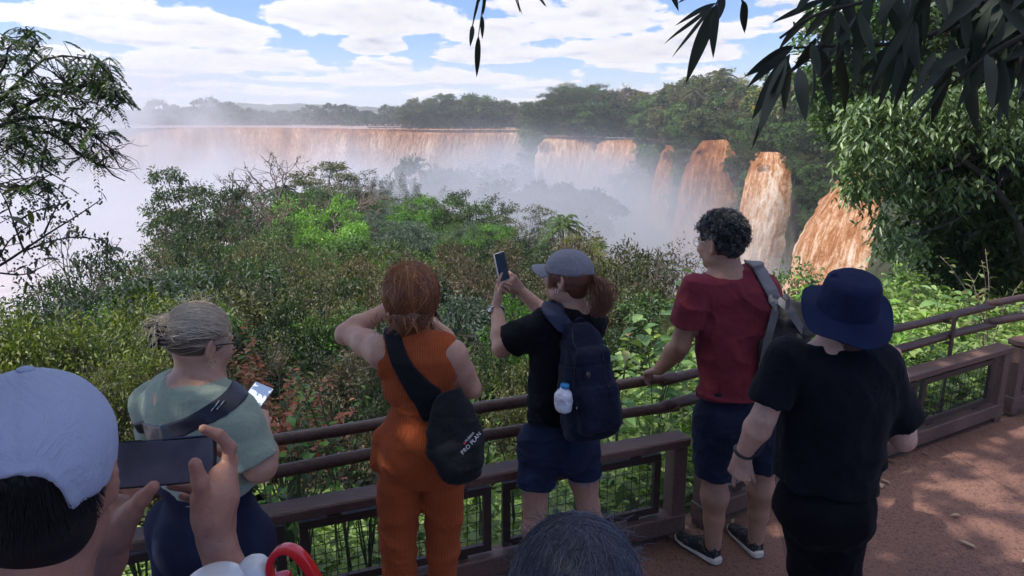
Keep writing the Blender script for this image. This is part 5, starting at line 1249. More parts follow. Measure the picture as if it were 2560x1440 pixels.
def neck(s, c7, c, M, r1=.054, r2=.052):
    r, f, u = M; s.cone(c7, c - u * .045 - f * .02, r1, r2, .035)
def hand(s, w, d, n, curl=(20, 30, 20), thumb=(.7, .5, .2), sc=1.0, side=1, spread=.06, curls=None, k=.008):
    """w wrist, d finger direction, n direction the palm faces, thumb on the +l side"""
    d = nrm(d); n = nrm(np.asarray(n, float) - d * (np.asarray(n, float) @ d)); l = np.cross(d, n) * side; w = np.asarray(w, float)
    lens = [.074, .082, .076, .060]; off = [.031, .0105, -.010, -.029]; kd = [.088, .092, .088, .080]
    for i in range(4):
        kn = w + (d * kd[i] + l * off[i] - n * .004) * sc
        s.cone(w + l * off[i] * .55 * sc + d * .012 * sc, kn, .0155 * sc, .0115 * sc, .016)
        c = curls[i] if curls else curl; p = kn; dd = nrm(d + l * off[i] * spread * 30); ang = 0
        for j, (fr, rad) in enumerate(((.46, .0088), (.30, .0080), (.24, .0068))):
            ang += math.radians(c[j]); v = dd * math.cos(ang) + n * math.sin(ang); q = p + v * lens[i] * fr * sc
            s.cone(p, q, rad * sc, (rad - .0007) * sc, .004 if j else .006); p = q
    s.cone(w + l * .018 * sc + d * .02 * sc, w + l * .030 * sc + d * .045 * sc + n * .008 * sc, .016 * sc, .013 * sc, .015)
    p = w + (l * .030 + d * .045 + n * .008) * sc; tv = nrm(d * thumb[0] + l * thumb[1] + n * thumb[2])
    q = p + tv * .036 * sc; s.cone(p, q, .0125 * sc, .0100 * sc, .008); tv2 = nrm(tv + d * .35 + n * .15); s.cone(q, q + tv2 * .030 * sc, .0100 * sc, .0080 * sc, .004)
def arm(s, sh, el, wr_, r=(.047, .040, .026), k=.02):
    sh, el, wr_ = map(lambda v: np.asarray(v, float), (sh, el, wr_)); m = sh + (el - sh) * .45; f = el + (wr_ - el) * .28
    s.chain([sh, m, el], [r[0], r[0] * .93, r[1] * .90], k); s.chain([el, f, wr_], [r[1] * .92, r[1] * 1.02, r[2]], k)
def leg(s, hip, kn, an, r=(.085, .055, .037), k=.03):
    hip, kn, an = map(lambda v: np.asarray(v, float), (hip, kn, an)); d = nrm(an - kn); back = V3(0, -1, 0)
    s.chain([hip, (hip + kn) / 2, kn], [r[0], r[0] * .84, r[1]], k); c = kn + (an - kn) * .32 + back * .012
    s.chain([kn, c, kn + (an - kn) * .65 + back * .004, an], [r[1] * .92, r[1] * 1.02, r[1] * .74, r[2]], k)
def strap(name, g, n, pt, w, mat, parent, bounds, t=.0025, res=.005, extra=None, off=0.0):
    n = nrm(n)
    def f(P):
        d = g(P) - 2 * t - off; sl = np.abs((P - pt) @ n) - w / 2; x = np.maximum(d, sl)
        if extra is not None: x = np.maximum(x, extra(P))
        return x
    return sdf(name, f, res, mat, parent, bounds)
def strands(mb, C, M, R, n, c0, ends, r, wave=.0, lift=.0, rad=.0013, seg=9, jit=.15, wf=3.0, tiplift=0.0, taper=.3, valf=None, cl=16, spr=.085, start=None):
    """clumped locks running over an ellipsoid from around c0 to directions given by ends(r) (head frame: right, forward, up)"""
    c0 = nrm(np.array(c0, float)); t = np.linspace(0, 1, seg)
    for _ in range(n // cl):
        a0 = nrm(c0 + r.normal(size=3) * jit) if start is None else nrm(start(r)); b0 = nrm(ends(r)); q0 = lift * (.3 + r.random()); tl = tiplift * r.random(); ph = r.random() * 6.28; wv = wave * (.4 + r.random()); v0 = r.random(); k0 = (r.random() - .3) * .05
        for j in range(cl):
            a = nrm(a0 + r.normal(size=3) * spr * 1.3); b = nrm(b0 + r.normal(size=3) * spr * .75); om = math.acos(float(np.clip(a @ b, -.995, .999)))
            D = (np.sin((1 - t) * om)[:, None] * a + np.sin(t * om)[:, None] * b) / math.sin(om)
            q = 1 + q0 * np.sin(t * 3.1) + tl * t ** 3 + k0 + (r.random() - .5) * .03; sd = nrm(np.cross(D, b - a)); D = nrm(D + sd * (wv * np.sin(t * wf * 3.1 + ph) * t)[:, None])
            P = C + (D * R * q[:, None]) @ M; v = np.clip(v0 * .5 + r.random() * .5, 0, 1) if valf is None else valf(D[len(D) // 2], r) * .6 + v0 * .4
            mb.tube(P, rad * (.7 + .6 * r.random()) * np.interp(t, [0, .6, 1], [.8, 1, taper]), 3, v, cap=False)
def sub(b, i, j=None):
    t = S(b.k); t.p = list(b.p[i:j]); return t
def cover(bt, off=.007, k=.012):
    def f(P, d):
        x = bt(P) - off; h = np.clip(.5 + .5 * (d - x) / k, 0, 1); return d + (x - d) * h - k * h * (1 - h)
    return f
def person(label, loc): return empty('person', loc, label, 'person')
def eyes(C, M, parent, sc=1.0, which=(-1, 1)):
    r, f, u = M
    for sg in which:
        m = MB(); th = np.linspace(0, math.pi, 7); ph = np.arange(10) * math.pi / 5; c = C + (r * .031 * sg + f * .078 + u * .006) * sc
        V = np.array([[math.sin(a) * math.cos(b), math.sin(a) * math.sin(b), math.cos(a)] for a in th for b in ph]) * .0115 * sc
        q = [[i * 10 + j, (i + 1) * 10 + j, (i + 1) * 10 + (j + 1) % 10, i * 10 + (j + 1) % 10] for i in range(6) for j in range(10)]; m.add(c + V, q); m.build('eye', M_EYE, parent)
M_EYE = plain('eye_white', (.55, .5, .48), .2)
M_BLACK = plain('black_plastic', (.012, .012, .014), .35); M_GLASS = plain('dark_lens_rim', (.02, .018, .02), .25); M_STEEL = plain('polished_steel', (.5, .5, .5), .25, metal=1.0); M_GOLD = plain('gold_hoop', (.7, .5, .28), .25, metal=1.0)
def ring(m, c, a, b, ra, rb, rt, n=24, k=6, arc=6.2832, st=0):
    t = np.linspace(st, st + arc, n); P = c + np.outer(np.cos(t) * ra, a) + np.outer(np.sin(t) * rb, b); m.tube(P, rt, k, cap=False)
def phone(name_label, quadc, u, v, n, L, Wd, T, screen, case, cat='phone', scr_name='screen', bright=True):
    """c centre, u long axis, v short axis, n outward screen normal"""
    M = np.stack([nrm(u), nrm(v), nrm(n)]); root = empty('phone', quadc, name_label, cat)
    m = MB(); m.box(quadc, (L / 2, Wd / 2, T / 2), M, 0, .003); m.build('case', case, root)
    m = MB(); m.box(quadc + M[2] * (T / 2 + .0006), (L / 2 - .004, Wd / 2 - .003, .0005), M); m.build('screen', screen, root, False)
    return root, M

# ---------------------------------------------------------------- the blonde woman in the green tee
def blonde():
    Y = 2.25; C = W(503, 856, 2.25); M = frame((.62, .76, -.22)); c7 = W(478, 950, 2.22)
    root = person('woman in a pale green tee with a claw clip in her grey-blonde hair', W(520, 1700, 2.25) * [1, 1, 0])
    shL = W(388, 1010, 2.36); shR = W(585, 1035, 2.16); elR = W(650, 1165, 2.14); wrR = W(652, 1068, 2.40); elL = W(420, 1190, 2.50); wrL = W(585, 1060, 2.56)
    pel = W(532, 1300, 2.24); hip = pel; F = frame((.55, .83, 0)); 
    b = S(.03); head(b, C, M, 1.0, 1.05); neck(b, c7 + V3(0, 0, -.03), C, M, .058, .053)
    arm(b, shR, elR, wrR, (.056, .054, .031)); arm(b, shL, elL, wrL, (.056, .048, .030)); i0 = len(b.p)
    b.cone(c7 - V3(0, 0, .05), shR, .05, .050, .05); b.cone(c7 - V3(0, 0, .05), shL, .05, .050, .05)
    for z, rx, ry in ((-.02, .17, .11), (-.16, .17, .12), (-.30, .17, .13), (-.42, .17, .13)): b.ell(c7 * [0, 0, 1] + (c7 + (pel - c7) * (-z / .45)) * [1, 1, 0] + V3(0, 0, z - .05), (rx, ry, .09), F, .05)
    i1 = len(b.p)
    hand(b, wrR, nrm(W(640, 1020, 2.50) - wrR), V3(-.5, .2, -.8), thumb=(.8, .5, .2), side=-1, curls=((25, 20, 10), (70, 60, 30), (75, 60, 30), (75, 60, 30)), sc=.98)
    hand(b, wrL + V3(.01, 0, 0), nrm(W(640, 1020, 2.60) - wrL), V3(0, -.6, .8), thumb=(.55, .8, .2), side=1, curl=(28, 40, 30), sc=.98)
    hz = pel[2] - .06; LL = W(462, 1420, 2.30); RR = W(607, 1420, 2.20)
    for (q, sx) in ((LL, -1), (RR, 1)):
        an = V3(q[0] + .02, q[1] + .02, .08); leg(b, q + V3(0, 0, .05), V3(q[0], q[1] + .02, .44), an, (.09, .056, .04)); b.cone(an - V3(0, 0, .04), an + V3(.08, .12, -.055), .035, .025, .02)
    sdf('body', b, .006, SK_TAN, root)
    bt = sub(b, i0, i1)
    g = S(.05)   # tee
    ax = nrm(c7 - pel); G = np.stack([F[0], nrm(np.cross(ax, F[0])), ax]); o = pel; L = np.linalg.norm(c7 - pel)
    g.loft(o, G, [(-.03, 0, .0, .195, .145), (.06, 0, 0, .192, .145), (.18, 0, .0, .180, .135), (.32, 0, .0, .185, .135), (L * .85, 0, .0, .175, .115), (L * .96, 0, 0, .12, .085), (L + .0, 0, .0, .085, .065)], .05)
    g.cone(c7 - ax * .045, shR - V3(0, 0, .012), .060, .072, .05); g.cone(c7 - ax * .045, shL - V3(0, 0, .012), .060, .072, .05)
    n = nrm(elR - shR); g.cone(shR, shR + n * .20, .074, .080, .03, [(shR + n * .165, n)]); n2 = nrm(elL - shL); g.cone(shL, shL + n2 * .2, .074, .074, .03, [(shL + n2 * .165, n2)])
    hemn = nrm(V3(-.10, .0, -1)); hp = W(505, 1245, 2.1)
    nk = c7 + V3(0, 0, .012)
    g.mod(cover(bt)); g.mod(lambda P, d: np.maximum(d, (P - hp) @ hemn)); nn_ = nrm(V3(.12, .22, 1)); g.mod(lambda P, d: np.where(np.linalg.norm((P - nk)[:, :2], axis=1) < .082, np.maximum(d, (P - nk + V3(0, 0, .008)) @ nn_), d))
    g.mod(wr(.009, (7, 7, 11), 3)); g.mod(folds(.008, (6, 6, 9), 61)); g.mod(folds(.007, (4, 4, 20), 5, lambda P: np.clip((1.12 - P[:, 2]) * 5, 0, 1)))
    gm = cloth('pale_green_jersey', (.33, .39, .305), 700, .06, .15, .9)
    sdf('tee_shirt', g, .006, gm, root)
    j = S(.05); j.ell(pel - V3(0, 0, .04), (.182, .150, .14), F); j.ell(pel + V3(-.07, -.045, -.06), (.105, .11, .12)); j.ell(pel + V3(.085, -.055, -.06), (.105, .11, .12))
    for q in (LL, RR): j.chain([pel * [0, 0, 1] + q * [1, 1, 0] - V3(0, 0, .06), V3(q[0], q[1], .62), V3(q[0], q[1] + .02, .44), V3(q[0] + .02, q[1] + .02, .07)], [.115, .098, .075, .062], .03)
    j.mod(cover(bt, .006)); j.mod(cover(sub(b, i1), .007)); j.mod(lambda P, d: np.maximum(np.maximum(d, (P[:, 2] - hp[2] - .03)), .05 - P[:, 2])); j.mod(wr(.005, (8, 8, 16), 9))
    sdf('jeans', j, .007, denim('dark_blue_denim', (.012, .016, .038)), root)
    jf = j
    for (a, c) in ((W(440, 1285, 2.05), W(500, 1300, 2.02)), (W(560, 1300, 2.02), W(630, 1280, 2.02))):
        m = MB(); P = np.array([a + (c - a) * t for t in np.linspace(0, 1, 12)]); 
        for _ in range(12): P[:, 1] -= 0; P = P + np.outer(-np.clip(jf(P), -.05, .05), nrm(V3(0, -1, .0))) * -1 if False else P
        # push onto the cloth surface
        for _ in range(6):
            d = jf(P); e = 1e-3; gr = np.stack([jf(P + np.eye(3)[k] * e) - d for k in range(3)], 1) / e; P = P - nrm(gr) * (d - .001)[:, None]
        m.tube(P, .0012, 4); m.build('pocket_stitching', plain('pale_thread', (.45, .42, .38)), root)
    lo, hi = g.bounds()
    A = W(590, 1000, 2.1); B = W(395, 1090, 2.12)
    strap('bag_strap', g, np.cross(B - A, V3(.05, 1, .15)), (A + B) / 2, .050, plain('navy_webbing', (.010, .012, .028), .5, .2, 200), root, (lo - .01, hi + .01), .0022, .0042, extra=lambda P: np.maximum(.0 + (hp[2] + .12) - P[:, 2], (np.abs(P[:, 0] - (A[0] + B[0]) / 2) - .30)))
    m = MB(); sc_ = W(548, 1000, 2.085); u_ = nrm(B - A)
    for k in (0, .018):
        P = sc_ + u_ * k
        Q = np.array([P + V3(.012, 0, .030) * 1, P - V3(.012, 0, .030)])
        for _ in range(6):
            d = g(Q); e = 1e-3; gr = np.stack([g(Q + np.eye(3)[i] * e) - d for i in range(3)], 1) / e; Q = Q - nrm(gr) * (d - .0075)[:, None]
        m.tube(Q, .0022, 6)
    m.build('strap_buckle', M_STEEL, root)
    # hair: swept up into a claw clip at the back left
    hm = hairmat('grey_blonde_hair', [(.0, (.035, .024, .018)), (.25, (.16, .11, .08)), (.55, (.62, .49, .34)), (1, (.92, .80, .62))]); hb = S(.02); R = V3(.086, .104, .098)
    hb.ell(C + M[2] * .026 - M[1] * .016, V3(.083, .099, .090), M); cl = C + M[2] * .035 - M[1] * .105 - M[0] * .02
    hb.ell(cl, (.035, .03, .055)); hb.mod(lambda P, d: np.maximum(d, ((P - C) @ M[1] - .050 - ((P - C) @ M[2]) * .35))); hb.mod(lambda P, d: np.maximum(d, -((P - C) @ M[2]) - .055 + np.clip(((P - C) @ M[1]) * .9, -.05, .03)))
    ho = sdf('hair', hb, .005, hm, root, attrs={'lv': lambda V: np.where((V - C) @ M[2] < .0, .0, .45)})  # lower half darkest: the shadow on it is put into the colour
    r = np.random.default_rng(3); mb = MB(); CC = C + M[2] * .026 - M[1] * .014; cld = (cl - CC) @ M.T / R
    for i in range(3000):
        th = r.random() * 2 - 1; a = nrm(V3(th * 1.1, .75 - abs(th) * .35 - r.random() * .9, .15 + .9 * r.random() ** .7 - .35 * abs(th))); bdir = nrm(cld + r.normal(size=3) * [.10, .05, .22]); t = np.linspace(0, 1, 8)
        om = math.acos(float(np.clip(a @ bdir, -.995, .995))); D = (np.sin((1 - t) * om)[:, None] * a + np.sin(t * om)[:, None] * bdir) / math.sin(om)
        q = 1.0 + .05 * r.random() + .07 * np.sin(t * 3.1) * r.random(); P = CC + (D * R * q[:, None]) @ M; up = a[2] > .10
        mb.tube(P, .0013 * np.interp(t, [0, .3, 1], [.4, 1, .7]), 3, np.clip((.72 if up else .10) + .22 * r.normal(), 0, 1), flat=.5, cap=False)  # low strands get dark values, shade painted into the hair colour
    for i in range(160):   # loops and loose ends over the clip
        a = cl + r.normal(size=3) * [.018, .018, .022]; d = nrm(V3(-.5 + r.normal() * .5, -.5 + r.normal() * .3, .6 + r.normal() * .5)); e = a + d * (.03 + .035 * r.random()); mb.tube(bez(a, e, e + V3(r.normal() * .01, -.01, -.05 * r.random()), 6), np.linspace(.0011, .0004, 6), 3, np.clip(.75 + .2 * r.normal(), 0, 1), cap=False)
    for i in range(30):
        a = CC + (nrm(V3(r.normal() * .4, -.1 + r.normal() * .3, 1)) * R) @ M; mb.tube(bez(a, a + V3(-.01, 0, .02), a + V3(.0 + r.normal() * .02, 0, .02 + .025 * r.random()), 5), .0006, 3, .9, cap=False)
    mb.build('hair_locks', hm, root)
    m = MB()   # claw clip
    cc = cl + V3(-.006, -.035, .0)
    for k in range(5):
        z = .030 - .014 * k; m.tube(bez(cc + V3(-.012, .0, z), cc + V3(-.002, -.022, z - .004), cc + V3(.022, .004, z - .010), 6), .0032, 6)
    for k in range(3): m.tube([cc + V3(-.014, -.004, .030 - k * .03), cc + V3(-.028, -.010, .022 - k * .03)], .005, 6)
    m.tube(bez(cc + V3(0, -.012, .040), cc + V3(.004, -.022, 0), cc + V3(.0, -.012, -.045), 8), .0045, 8); m.build('hair_clip', M_BLACK, root)
    m = MB(); r_, f_, u_ = M; e = C + f_ * .092 + u_ * .004
    for sg in (-1, 1): ring(m, e + r_ * .034 * sg, r_, u_, .026, .022, .0022)
    m.tube([C + f_ * .088 + u_ * .008 + r_ * .062, C + r_ * .080 + f_ * .02 + u_ * .008, C + r_ * .081 - f_ * .015 + u_ * .002], .0022, 6); m.tube([C + f_ * .088 + u_ * .008 - r_ * .062, C - r_ * .080 + f_ * .02 + u_ * .008], .0022, 6); m.tube([e - r_ * .008, e + r_ * .008], .002, 6)
    m.build('glasses', M_GLASS, root)
    m = MB(); ring(m, C + r_ * .088 - f_ * .006 - u_ * .052, f_, u_, .012, .014, .0011, 20); m.build('earring', M_GOLD, root)
    # phone in her hands
    x = N('phone_screen_clouds'); f = x.noise(22, 3, .5, None, .2); c = x.ramp(f, [(.50, (.80, .85, .95)), (.52, (.18, .26, .42))], 'LINEAR'); x.pbr(c, .15, emis=c, es=.55)
    a = W(656, 971, 2.60); bb = W(610, 1033, 2.50); u = a - bb; c_ = (a + bb) / 2; v = W(648, 1008, 2.56) - W(618, 996, 2.55); nn = np.cross(u, v); nn = nn if nn @ (CAM - c_) > 0 else -nn
    phone('phone with a bright cloudy picture on its screen, held by the blonde woman', c_, u, v, nn, .152, .074, .009, x.m, plain('clear_case', (.35, .33, .32), .3))
blonde()

# ---------------------------------------------------------------- the woman in the orange jumpsuit
def orange():
    C = W(1030, 748, 2.60); M = frame((.10, .97, .05)); c7 = W(1037, 850, 2.55)
    root = person('woman with short auburn hair in a rust orange ribbed sleeveless jumpsuit', W(1050, 1900, 2.55) * [1, 1, 0])
    shL = W(958, 882, 2.55); shR = W(1128, 888, 2.55); elL = W(868, 832, 2.74); wrL = W(962, 776, 2.83); elR = W(1176, 970, 2.62); wrR = W(1118, 838, 2.80)
    b = S(.03); head(b, C, M, .98); neck(b, c7 - V3(0, 0, .02), C, M, .052, .050)
    arm(b, shL, elL, wrL, (.055, .041, .027)); arm(b, shR, elR, wrR, (.052, .042, .026)); b.ell(elL + V3(-.012, -.01, -.012), (.030, .03, .028), None, .03)
    hand(b, wrL, nrm(V3(.6, .5, .15)), V3(.2, .6, -.3), curl=(30, 35, 20), side=-1, sc=.96)
    hand(b, wrR, nrm(W(1092, 808, 2.86) - wrR), V3(-.5, .5, .2), curl=(35, 45, 30), side=1, sc=.96, thumb=(.8, .6, .1))
    pel = W(1050, 1120, 2.55); F = frame((0, 1, 0)); i0 = len(b.p)
    b.cone(c7 - V3(0, 0, .05), shR, .045, .044, .05); b.cone(c7 - V3(0, 0, .05), shL, .045, .044, .05)
    for z, rx, ry in ((-.05, .15, .10), (-.15, .145, .11), (-.27, .105, .10), (-.40, .13, .11)): b.ell(V3(c7[0] + (pel[0] - c7[0]) * -z / .42, 2.57, c7[2] + z - .03), (rx - .022, ry - .01, .09), None, .04)
    fl = [W(1000, 1440, 2.52), W(1108, 1440, 2.58)]
    for q in fl:
        an = V3(q[0], q[1], .08); leg(b, V3(q[0], q[1], .85), V3(q[0], q[1] + .02, .46), an, (.068, .045, .034)); b.cone(an - V3(0, 0, .04), an + V3(.01, .14, -.055), .034, .024, .02)
    i1 = len(b.p); bt = sub(b, i0, i1)
    sdf('body', b, .006, SK_TAN, root)
    om = cloth('rust_ribbed_knit', (.42, .095, .030), 600, .08, .55, .85, rib=55, sheen=.1)
    g = S(.045); o = V3(c7[0] + .0, 2.56, 0)
    zz = lambda py: W(1040, py, 2.5)[2]
    cx = lambda px: (px - 1280) / CF * 2.62 * 1.0
    st = [(zz(1215), cx(1052), 0, .155, .105), (zz(1150), cx(1050), -.01, .166, .125), (zz(1100), cx(1048), -.01, .164, .125), (zz(1050), cx(1046), 0, .124, .098), (zz(1008), cx(1044), 0, .106, .088), (zz(960), cx(1042), .0, .118, .094), (zz(900), cx(1042), 0, .148, .105), (zz(868), cx(1042), 0, .135, .085), (zz(848), cx(1040), 0, .085, .065)]
    g.loft(V3(0, 2.56, 0), np.stack([V3(1, 0, 0), V3(0, 1, 0), V3(0, 0, 1)]), sorted(st), .05)
    g.cone(V3(cx(975), 2.56, zz(872)), V3(cx(1112), 2.56, zz(872)), .042, .042, .04); g.ell(W(960, 905, 2.55), (.04, .06, .06), None, .04); g.ell(W(1122, 912, 2.56), (.036, .06, .06), None, .04)
    g.cone(c7 - V3(0, 0, .02), c7 + V3(-.002, .008, .048), .062, .055, .02, [(c7 + V3(0, 0, .052), V3(0, .1, 1))])
    g.ell(V3(cx(1000), 2.49, zz(1140)), (.085, .085, .09), None, .05); g.ell(V3(cx(1100), 2.50, zz(1140)), (.085, .085, .09), None, .05)
    g.cone(W(948, 1090, 2.52), W(938, 1160, 2.52), .022, .022, .04)
    LG = [[W(1003, 1190, 2.56), W(999, 1290, 2.54), W(996, 1440, 2.52)], [W(1106, 1190, 2.56), W(1110, 1290, 2.56), W(1108, 1440, 2.58)]]
    for Lg in LG:
        e = V3(Lg[2][0], Lg[2][1], .05); g.chain([Lg[0], Lg[1], Lg[2], V3(Lg[2][0], Lg[2][1], .30), e], [.086, .071, .053, .072, .092], .012)
    g.mod(lambda P, d: np.maximum(d, .045 - P[:, 2]))
    g.mod(cover(bt, .006)); arL = lambda P: np.linalg.norm((P - shL - V3(-.050, 0, -.01)) * [1, .55, .62], axis=1) - .050
    arR = lambda P: np.linalg.norm((P - shR - V3(.052, 0, -.01)) * [1, .55, .62], axis=1) - .050
    g.mod(lambda P, d: np.maximum(np.maximum(d, -arL(P)), -arR(P)))
    zw = zz(1020)
    g.mod(folds(.009, (3, 3, 24), 3, lambda P: np.exp(-((P[:, 2] - zw) / .09) ** 2))); g.mod(wr(.005, (8, 8, 10), 63))
    g.mod(folds(.011, (5, 5, 13), 6, lambda P: np.clip((zz(1210) - P[:, 2]) * 9, 0, 1)))
    g.mod(lambda P, d: d - .0055 * np.maximum(0, np.sin((P[:, 2] + np.abs(P[:, 0] - cx(1000)) * .8 + .35 * (P[:, 0] - cx(1000)) + .02 * np.sin(P[:, 0] * 30)) * 62)) * np.clip((zz(1225) - P[:, 2]) * 12, 0, 1) * np.clip((P[:, 2] - zz(1420)) * 8, 0, 1) * np.clip((cx(1045) - P[:, 0]) * 20, .25, 1))
    sdf('jumpsuit', g, .006, om, root)
    # hair: short layered bob
    hm = hairmat('auburn_hair', [(.0, (.035, .012, .006)), (.35, (.17, .060, .022)), (.62, (.42, .17, .065)), (1, (.80, .48, .25))], .35); hb = S(.02)
    CC = C + M[2] * .022 - M[1] * .012; R = V3(.092, .104, .112)
    hb.ell(CC, R * .95, M); hb.ell(CC - M[1] * .045 - M[2] * .06, (.078, .06, .062), M); hb.cone(CC - M[1] * .055 - M[2] * .09, CC - M[1] * .040 - M[2] * .105, .052, .036, .03)
    hb.mod(lambda P, d: np.maximum(d, ((P - C) @ M[1]) - .035 - np.clip((P - C) @ M[2], -.2, .2) * .5)); hb.mod(wr(.010, (26, 26, 12), 4))
    sdf('hair', hb, .005, hm, root, attrs={'lv': lambda V: np.full(len(V), .25)})
    r = np.random.default_rng(8); mb = MB()
    def ends(r): a = r.random() * 5.2 - 2.6 - math.pi / 2; return V3(math.cos(a) * .9, math.sin(a) * .9 if math.sin(a) < .3 else .3, -.84 + .6 * r.random() ** 1.5)
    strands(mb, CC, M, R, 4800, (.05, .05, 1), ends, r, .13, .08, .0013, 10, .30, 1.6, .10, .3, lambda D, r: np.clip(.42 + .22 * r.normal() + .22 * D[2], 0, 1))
    for i in range(220):   # nape tails and flipped ends
        a = CC + V3(r.normal() * .045, -.085 + .02 * r.normal(), -.045 - .035 * r.random()); s_ = np.sign(r.normal()); e = a + V3(r.normal() * .02 + .012 * s_, -.004, -.035 - .015 * r.random()); mb.tube(bez(a, (a + e) / 2 + V3(0, -.010, 0), e, 6), np.linspace(.0014, .0005, 6), 3, np.clip(.35 + .25 * r.normal(), 0, 1), cap=False)
    for i in range(70):
        a = CC + (nrm(V3(r.normal(), r.normal() * .6, .6 + r.random())) * R) @ M; mb.tube(bez(a, a + V3(-.02, 0, .01), a + V3(.02 * r.normal(), 0, .015 * r.random()) + nrm(a - CC) * .015, 6), .0006, 3, .9, cap=False)
    mb.build('hair_locks', hm, root)
    ph, PM = phone('dark phone half hidden behind the auburn hair, held by the woman in orange', W(1080, 803, 2.86), V3(-.45, .1, 1), V3(1, .15, .3), V3(-.1, -1, -.1), .15, .072, .009, plain('black_glass', (.01, .01, .012), .08), plain('pale_phone_edge', (.45, .43, .42), .3))
    # shoulder bag
    bm = cloth('black_canvas', (.016, .016, .020), 350, .2, .6, .75)
    bag = empty('shoulder_bag', W(1130, 1090, 2.42), 'black sling bag with small white lettering hanging on the back of the woman in orange', 'bag')
    ax = nrm(W(1098, 985, 2.44) - W(1148, 1200, 2.36)); n_ = nrm(np.cross(ax, V3(1, 0, 0))); n_ = -n_ if n_[1] > 0 else n_; n_ = nrm(n_ + V3(.18, 0, .05)); u_ = nrm(np.cross(n_, ax)); n_ = np.cross(ax, u_); 
    BM = np.stack([u_, n_, ax]); bo = W(1136, 1100, 2.40)
    s = S(.02); s.loft(bo, BM, [(-.155, .0, 0, .030, .02), (-.14, 0, 0, .060, .04), (-.10, 0, 0, .085, .055), (-.03, 0, 0, .100, .062), (.05, -.004, 0, .095, .058), (.11, -.008, 0, .075, .045), (.15, -.014, 0, .055, .028), (.17, -.016, 0, .045, .018)], .02, pw=2.6)
    s.mod(lambda P, d: d + .0035 * np.exp(-(((P - bo) @ ax - .018 + ((P - bo) @ u_) * .25) / .004) ** 2)); s.mod(lambda P, d: d + .003 * np.exp(-(((P - bo) @ ax - .085 - ((P - bo) @ u_) * .3) / .004) ** 2))
    s.mod(wr(.008, (14, 14, 18), 12)); s.box(bo + n_ * -.0 + ax * -.06 + n_ * .035, (.070, .03, .055), BM, .02, .02)
    sgn = 1 if n_[1] < 0 else -1
    sdf('bag_body', s, .0055, bm, bag)
    A = W(972, 852, 2.45); B = W(1065, 1000, 2.44); lo, hi = g.bounds()
    def cut(P): return np.maximum(zz(1045) - P[:, 2], np.maximum(A[0] - .05 - P[:, 0], P[:, 0] - W(1100, 980, 2.45)[0]))
    nn = nrm(np.cross(B - A, V3(0, 1, 0))); mid = (A + B) / 2
    def sf(P):
        d = g(P) - .009; t = np.clip(((P - A) @ nrm(B - A)) / np.linalg.norm(B - A), -.3, 1.4); w = .031 + .020 * np.clip(t, 0, 1.2) ** 1.5
        curve = .012 * np.sin(np.clip(t, 0, 1) * 3.1); return np.maximum(np.maximum(d, np.abs((P - mid) @ nn + curve) - w), cut(P))
    sdf('bag_strap', sf, .0055, bm, bag, (lo - .01, hi + .01))
    # lettering pressed on the bag surface
    wm = plain('white_print', (.75, .72, .72), .7); rm = plain('red_print', (.5, .05, .06), .7)
    def project(P):
        for _ in range(8):
            d = s(P); P = P + np.outer(-d if False else -(d - .0012), -n_ * sgn * -1 * 1.0)
        return P
    out = n_ if n_[1] < 0 else -n_
    def press(P):
        for _ in range(10): P = P - out * (s(P) - .0012)[:, None] * .8
        return P
    def text(body, cpos, size, mat, name):
        cu = bpy.data.curves.new(name, 'FONT'); cu.body = body; cu.size = size; cu.align_x = 'CENTER'; cu.space_character = 1.05
        to = bpy.data.objects.new('tmp', cu); COL.objects.link(to); bpy.context.view_layer.update()
        me = bpy.data.meshes.new_from_object(to.evaluated_get(bpy.context.evaluated_depsgraph_get())); bpy.data.objects.remove(to)
        n = len(me.vertices); co = np.zeros(n * 3); me.vertices.foreach_get('co', co); co = co.reshape(-1, 3)
        dx = nrm(W(1200, 1088, 2.35) - W(1158, 1126, 2.35)); dx = nrm(dx - out * (dx @ out)); dy = np.cross(out, dx)
        P = cpos + co[:, :1] * dx + co[:, 1:2] * dy; P = press(P) - bag_w; me.vertices.foreach_set('co', P.astype(np.float32).ravel()); me.update(); me.materials.append(mat)
        o = bpy.data.objects.new(name, me); COL.objects.link(o); o.parent = bag
    bag_w = np.array(bag.location)
    text('PRO PLAN', W(1182, 1112, 2.34), .0195, wm, 'lettering'); text('PURINA', W(1178, 1096, 2.34), .0115, wm, 'lettering')
    m = MB(); dx = nrm(W(1200, 1088, 2.35) - W(1158, 1126, 2.35)); dy = np.cross(out, dx); c0 = W(1162, 1108, 2.34); q = [c0 + dx * a + dy * b_ for a in (-.004, 0, .004) for b_ in (-.004, 0, .004)]; q = press(np.array(q)); m.add(q, [[0, 3, 4, 1], [1, 4, 5, 2], [3, 6, 7, 4], [4, 7, 8, 5]]); m.build('red_square_mark', rm, bag, False)
orange()
def surf_push(f, P, off=.001, it=8):
    P = np.array(P, float)
    for _ in range(it):
        d = f(P); e = 1e-3; gr = np.stack([f(P + np.eye(3)[k] * e) - d for k in range(3)], 1) / e; P = P - nrm(gr) * (d - off)[:, None] * .9
    return P
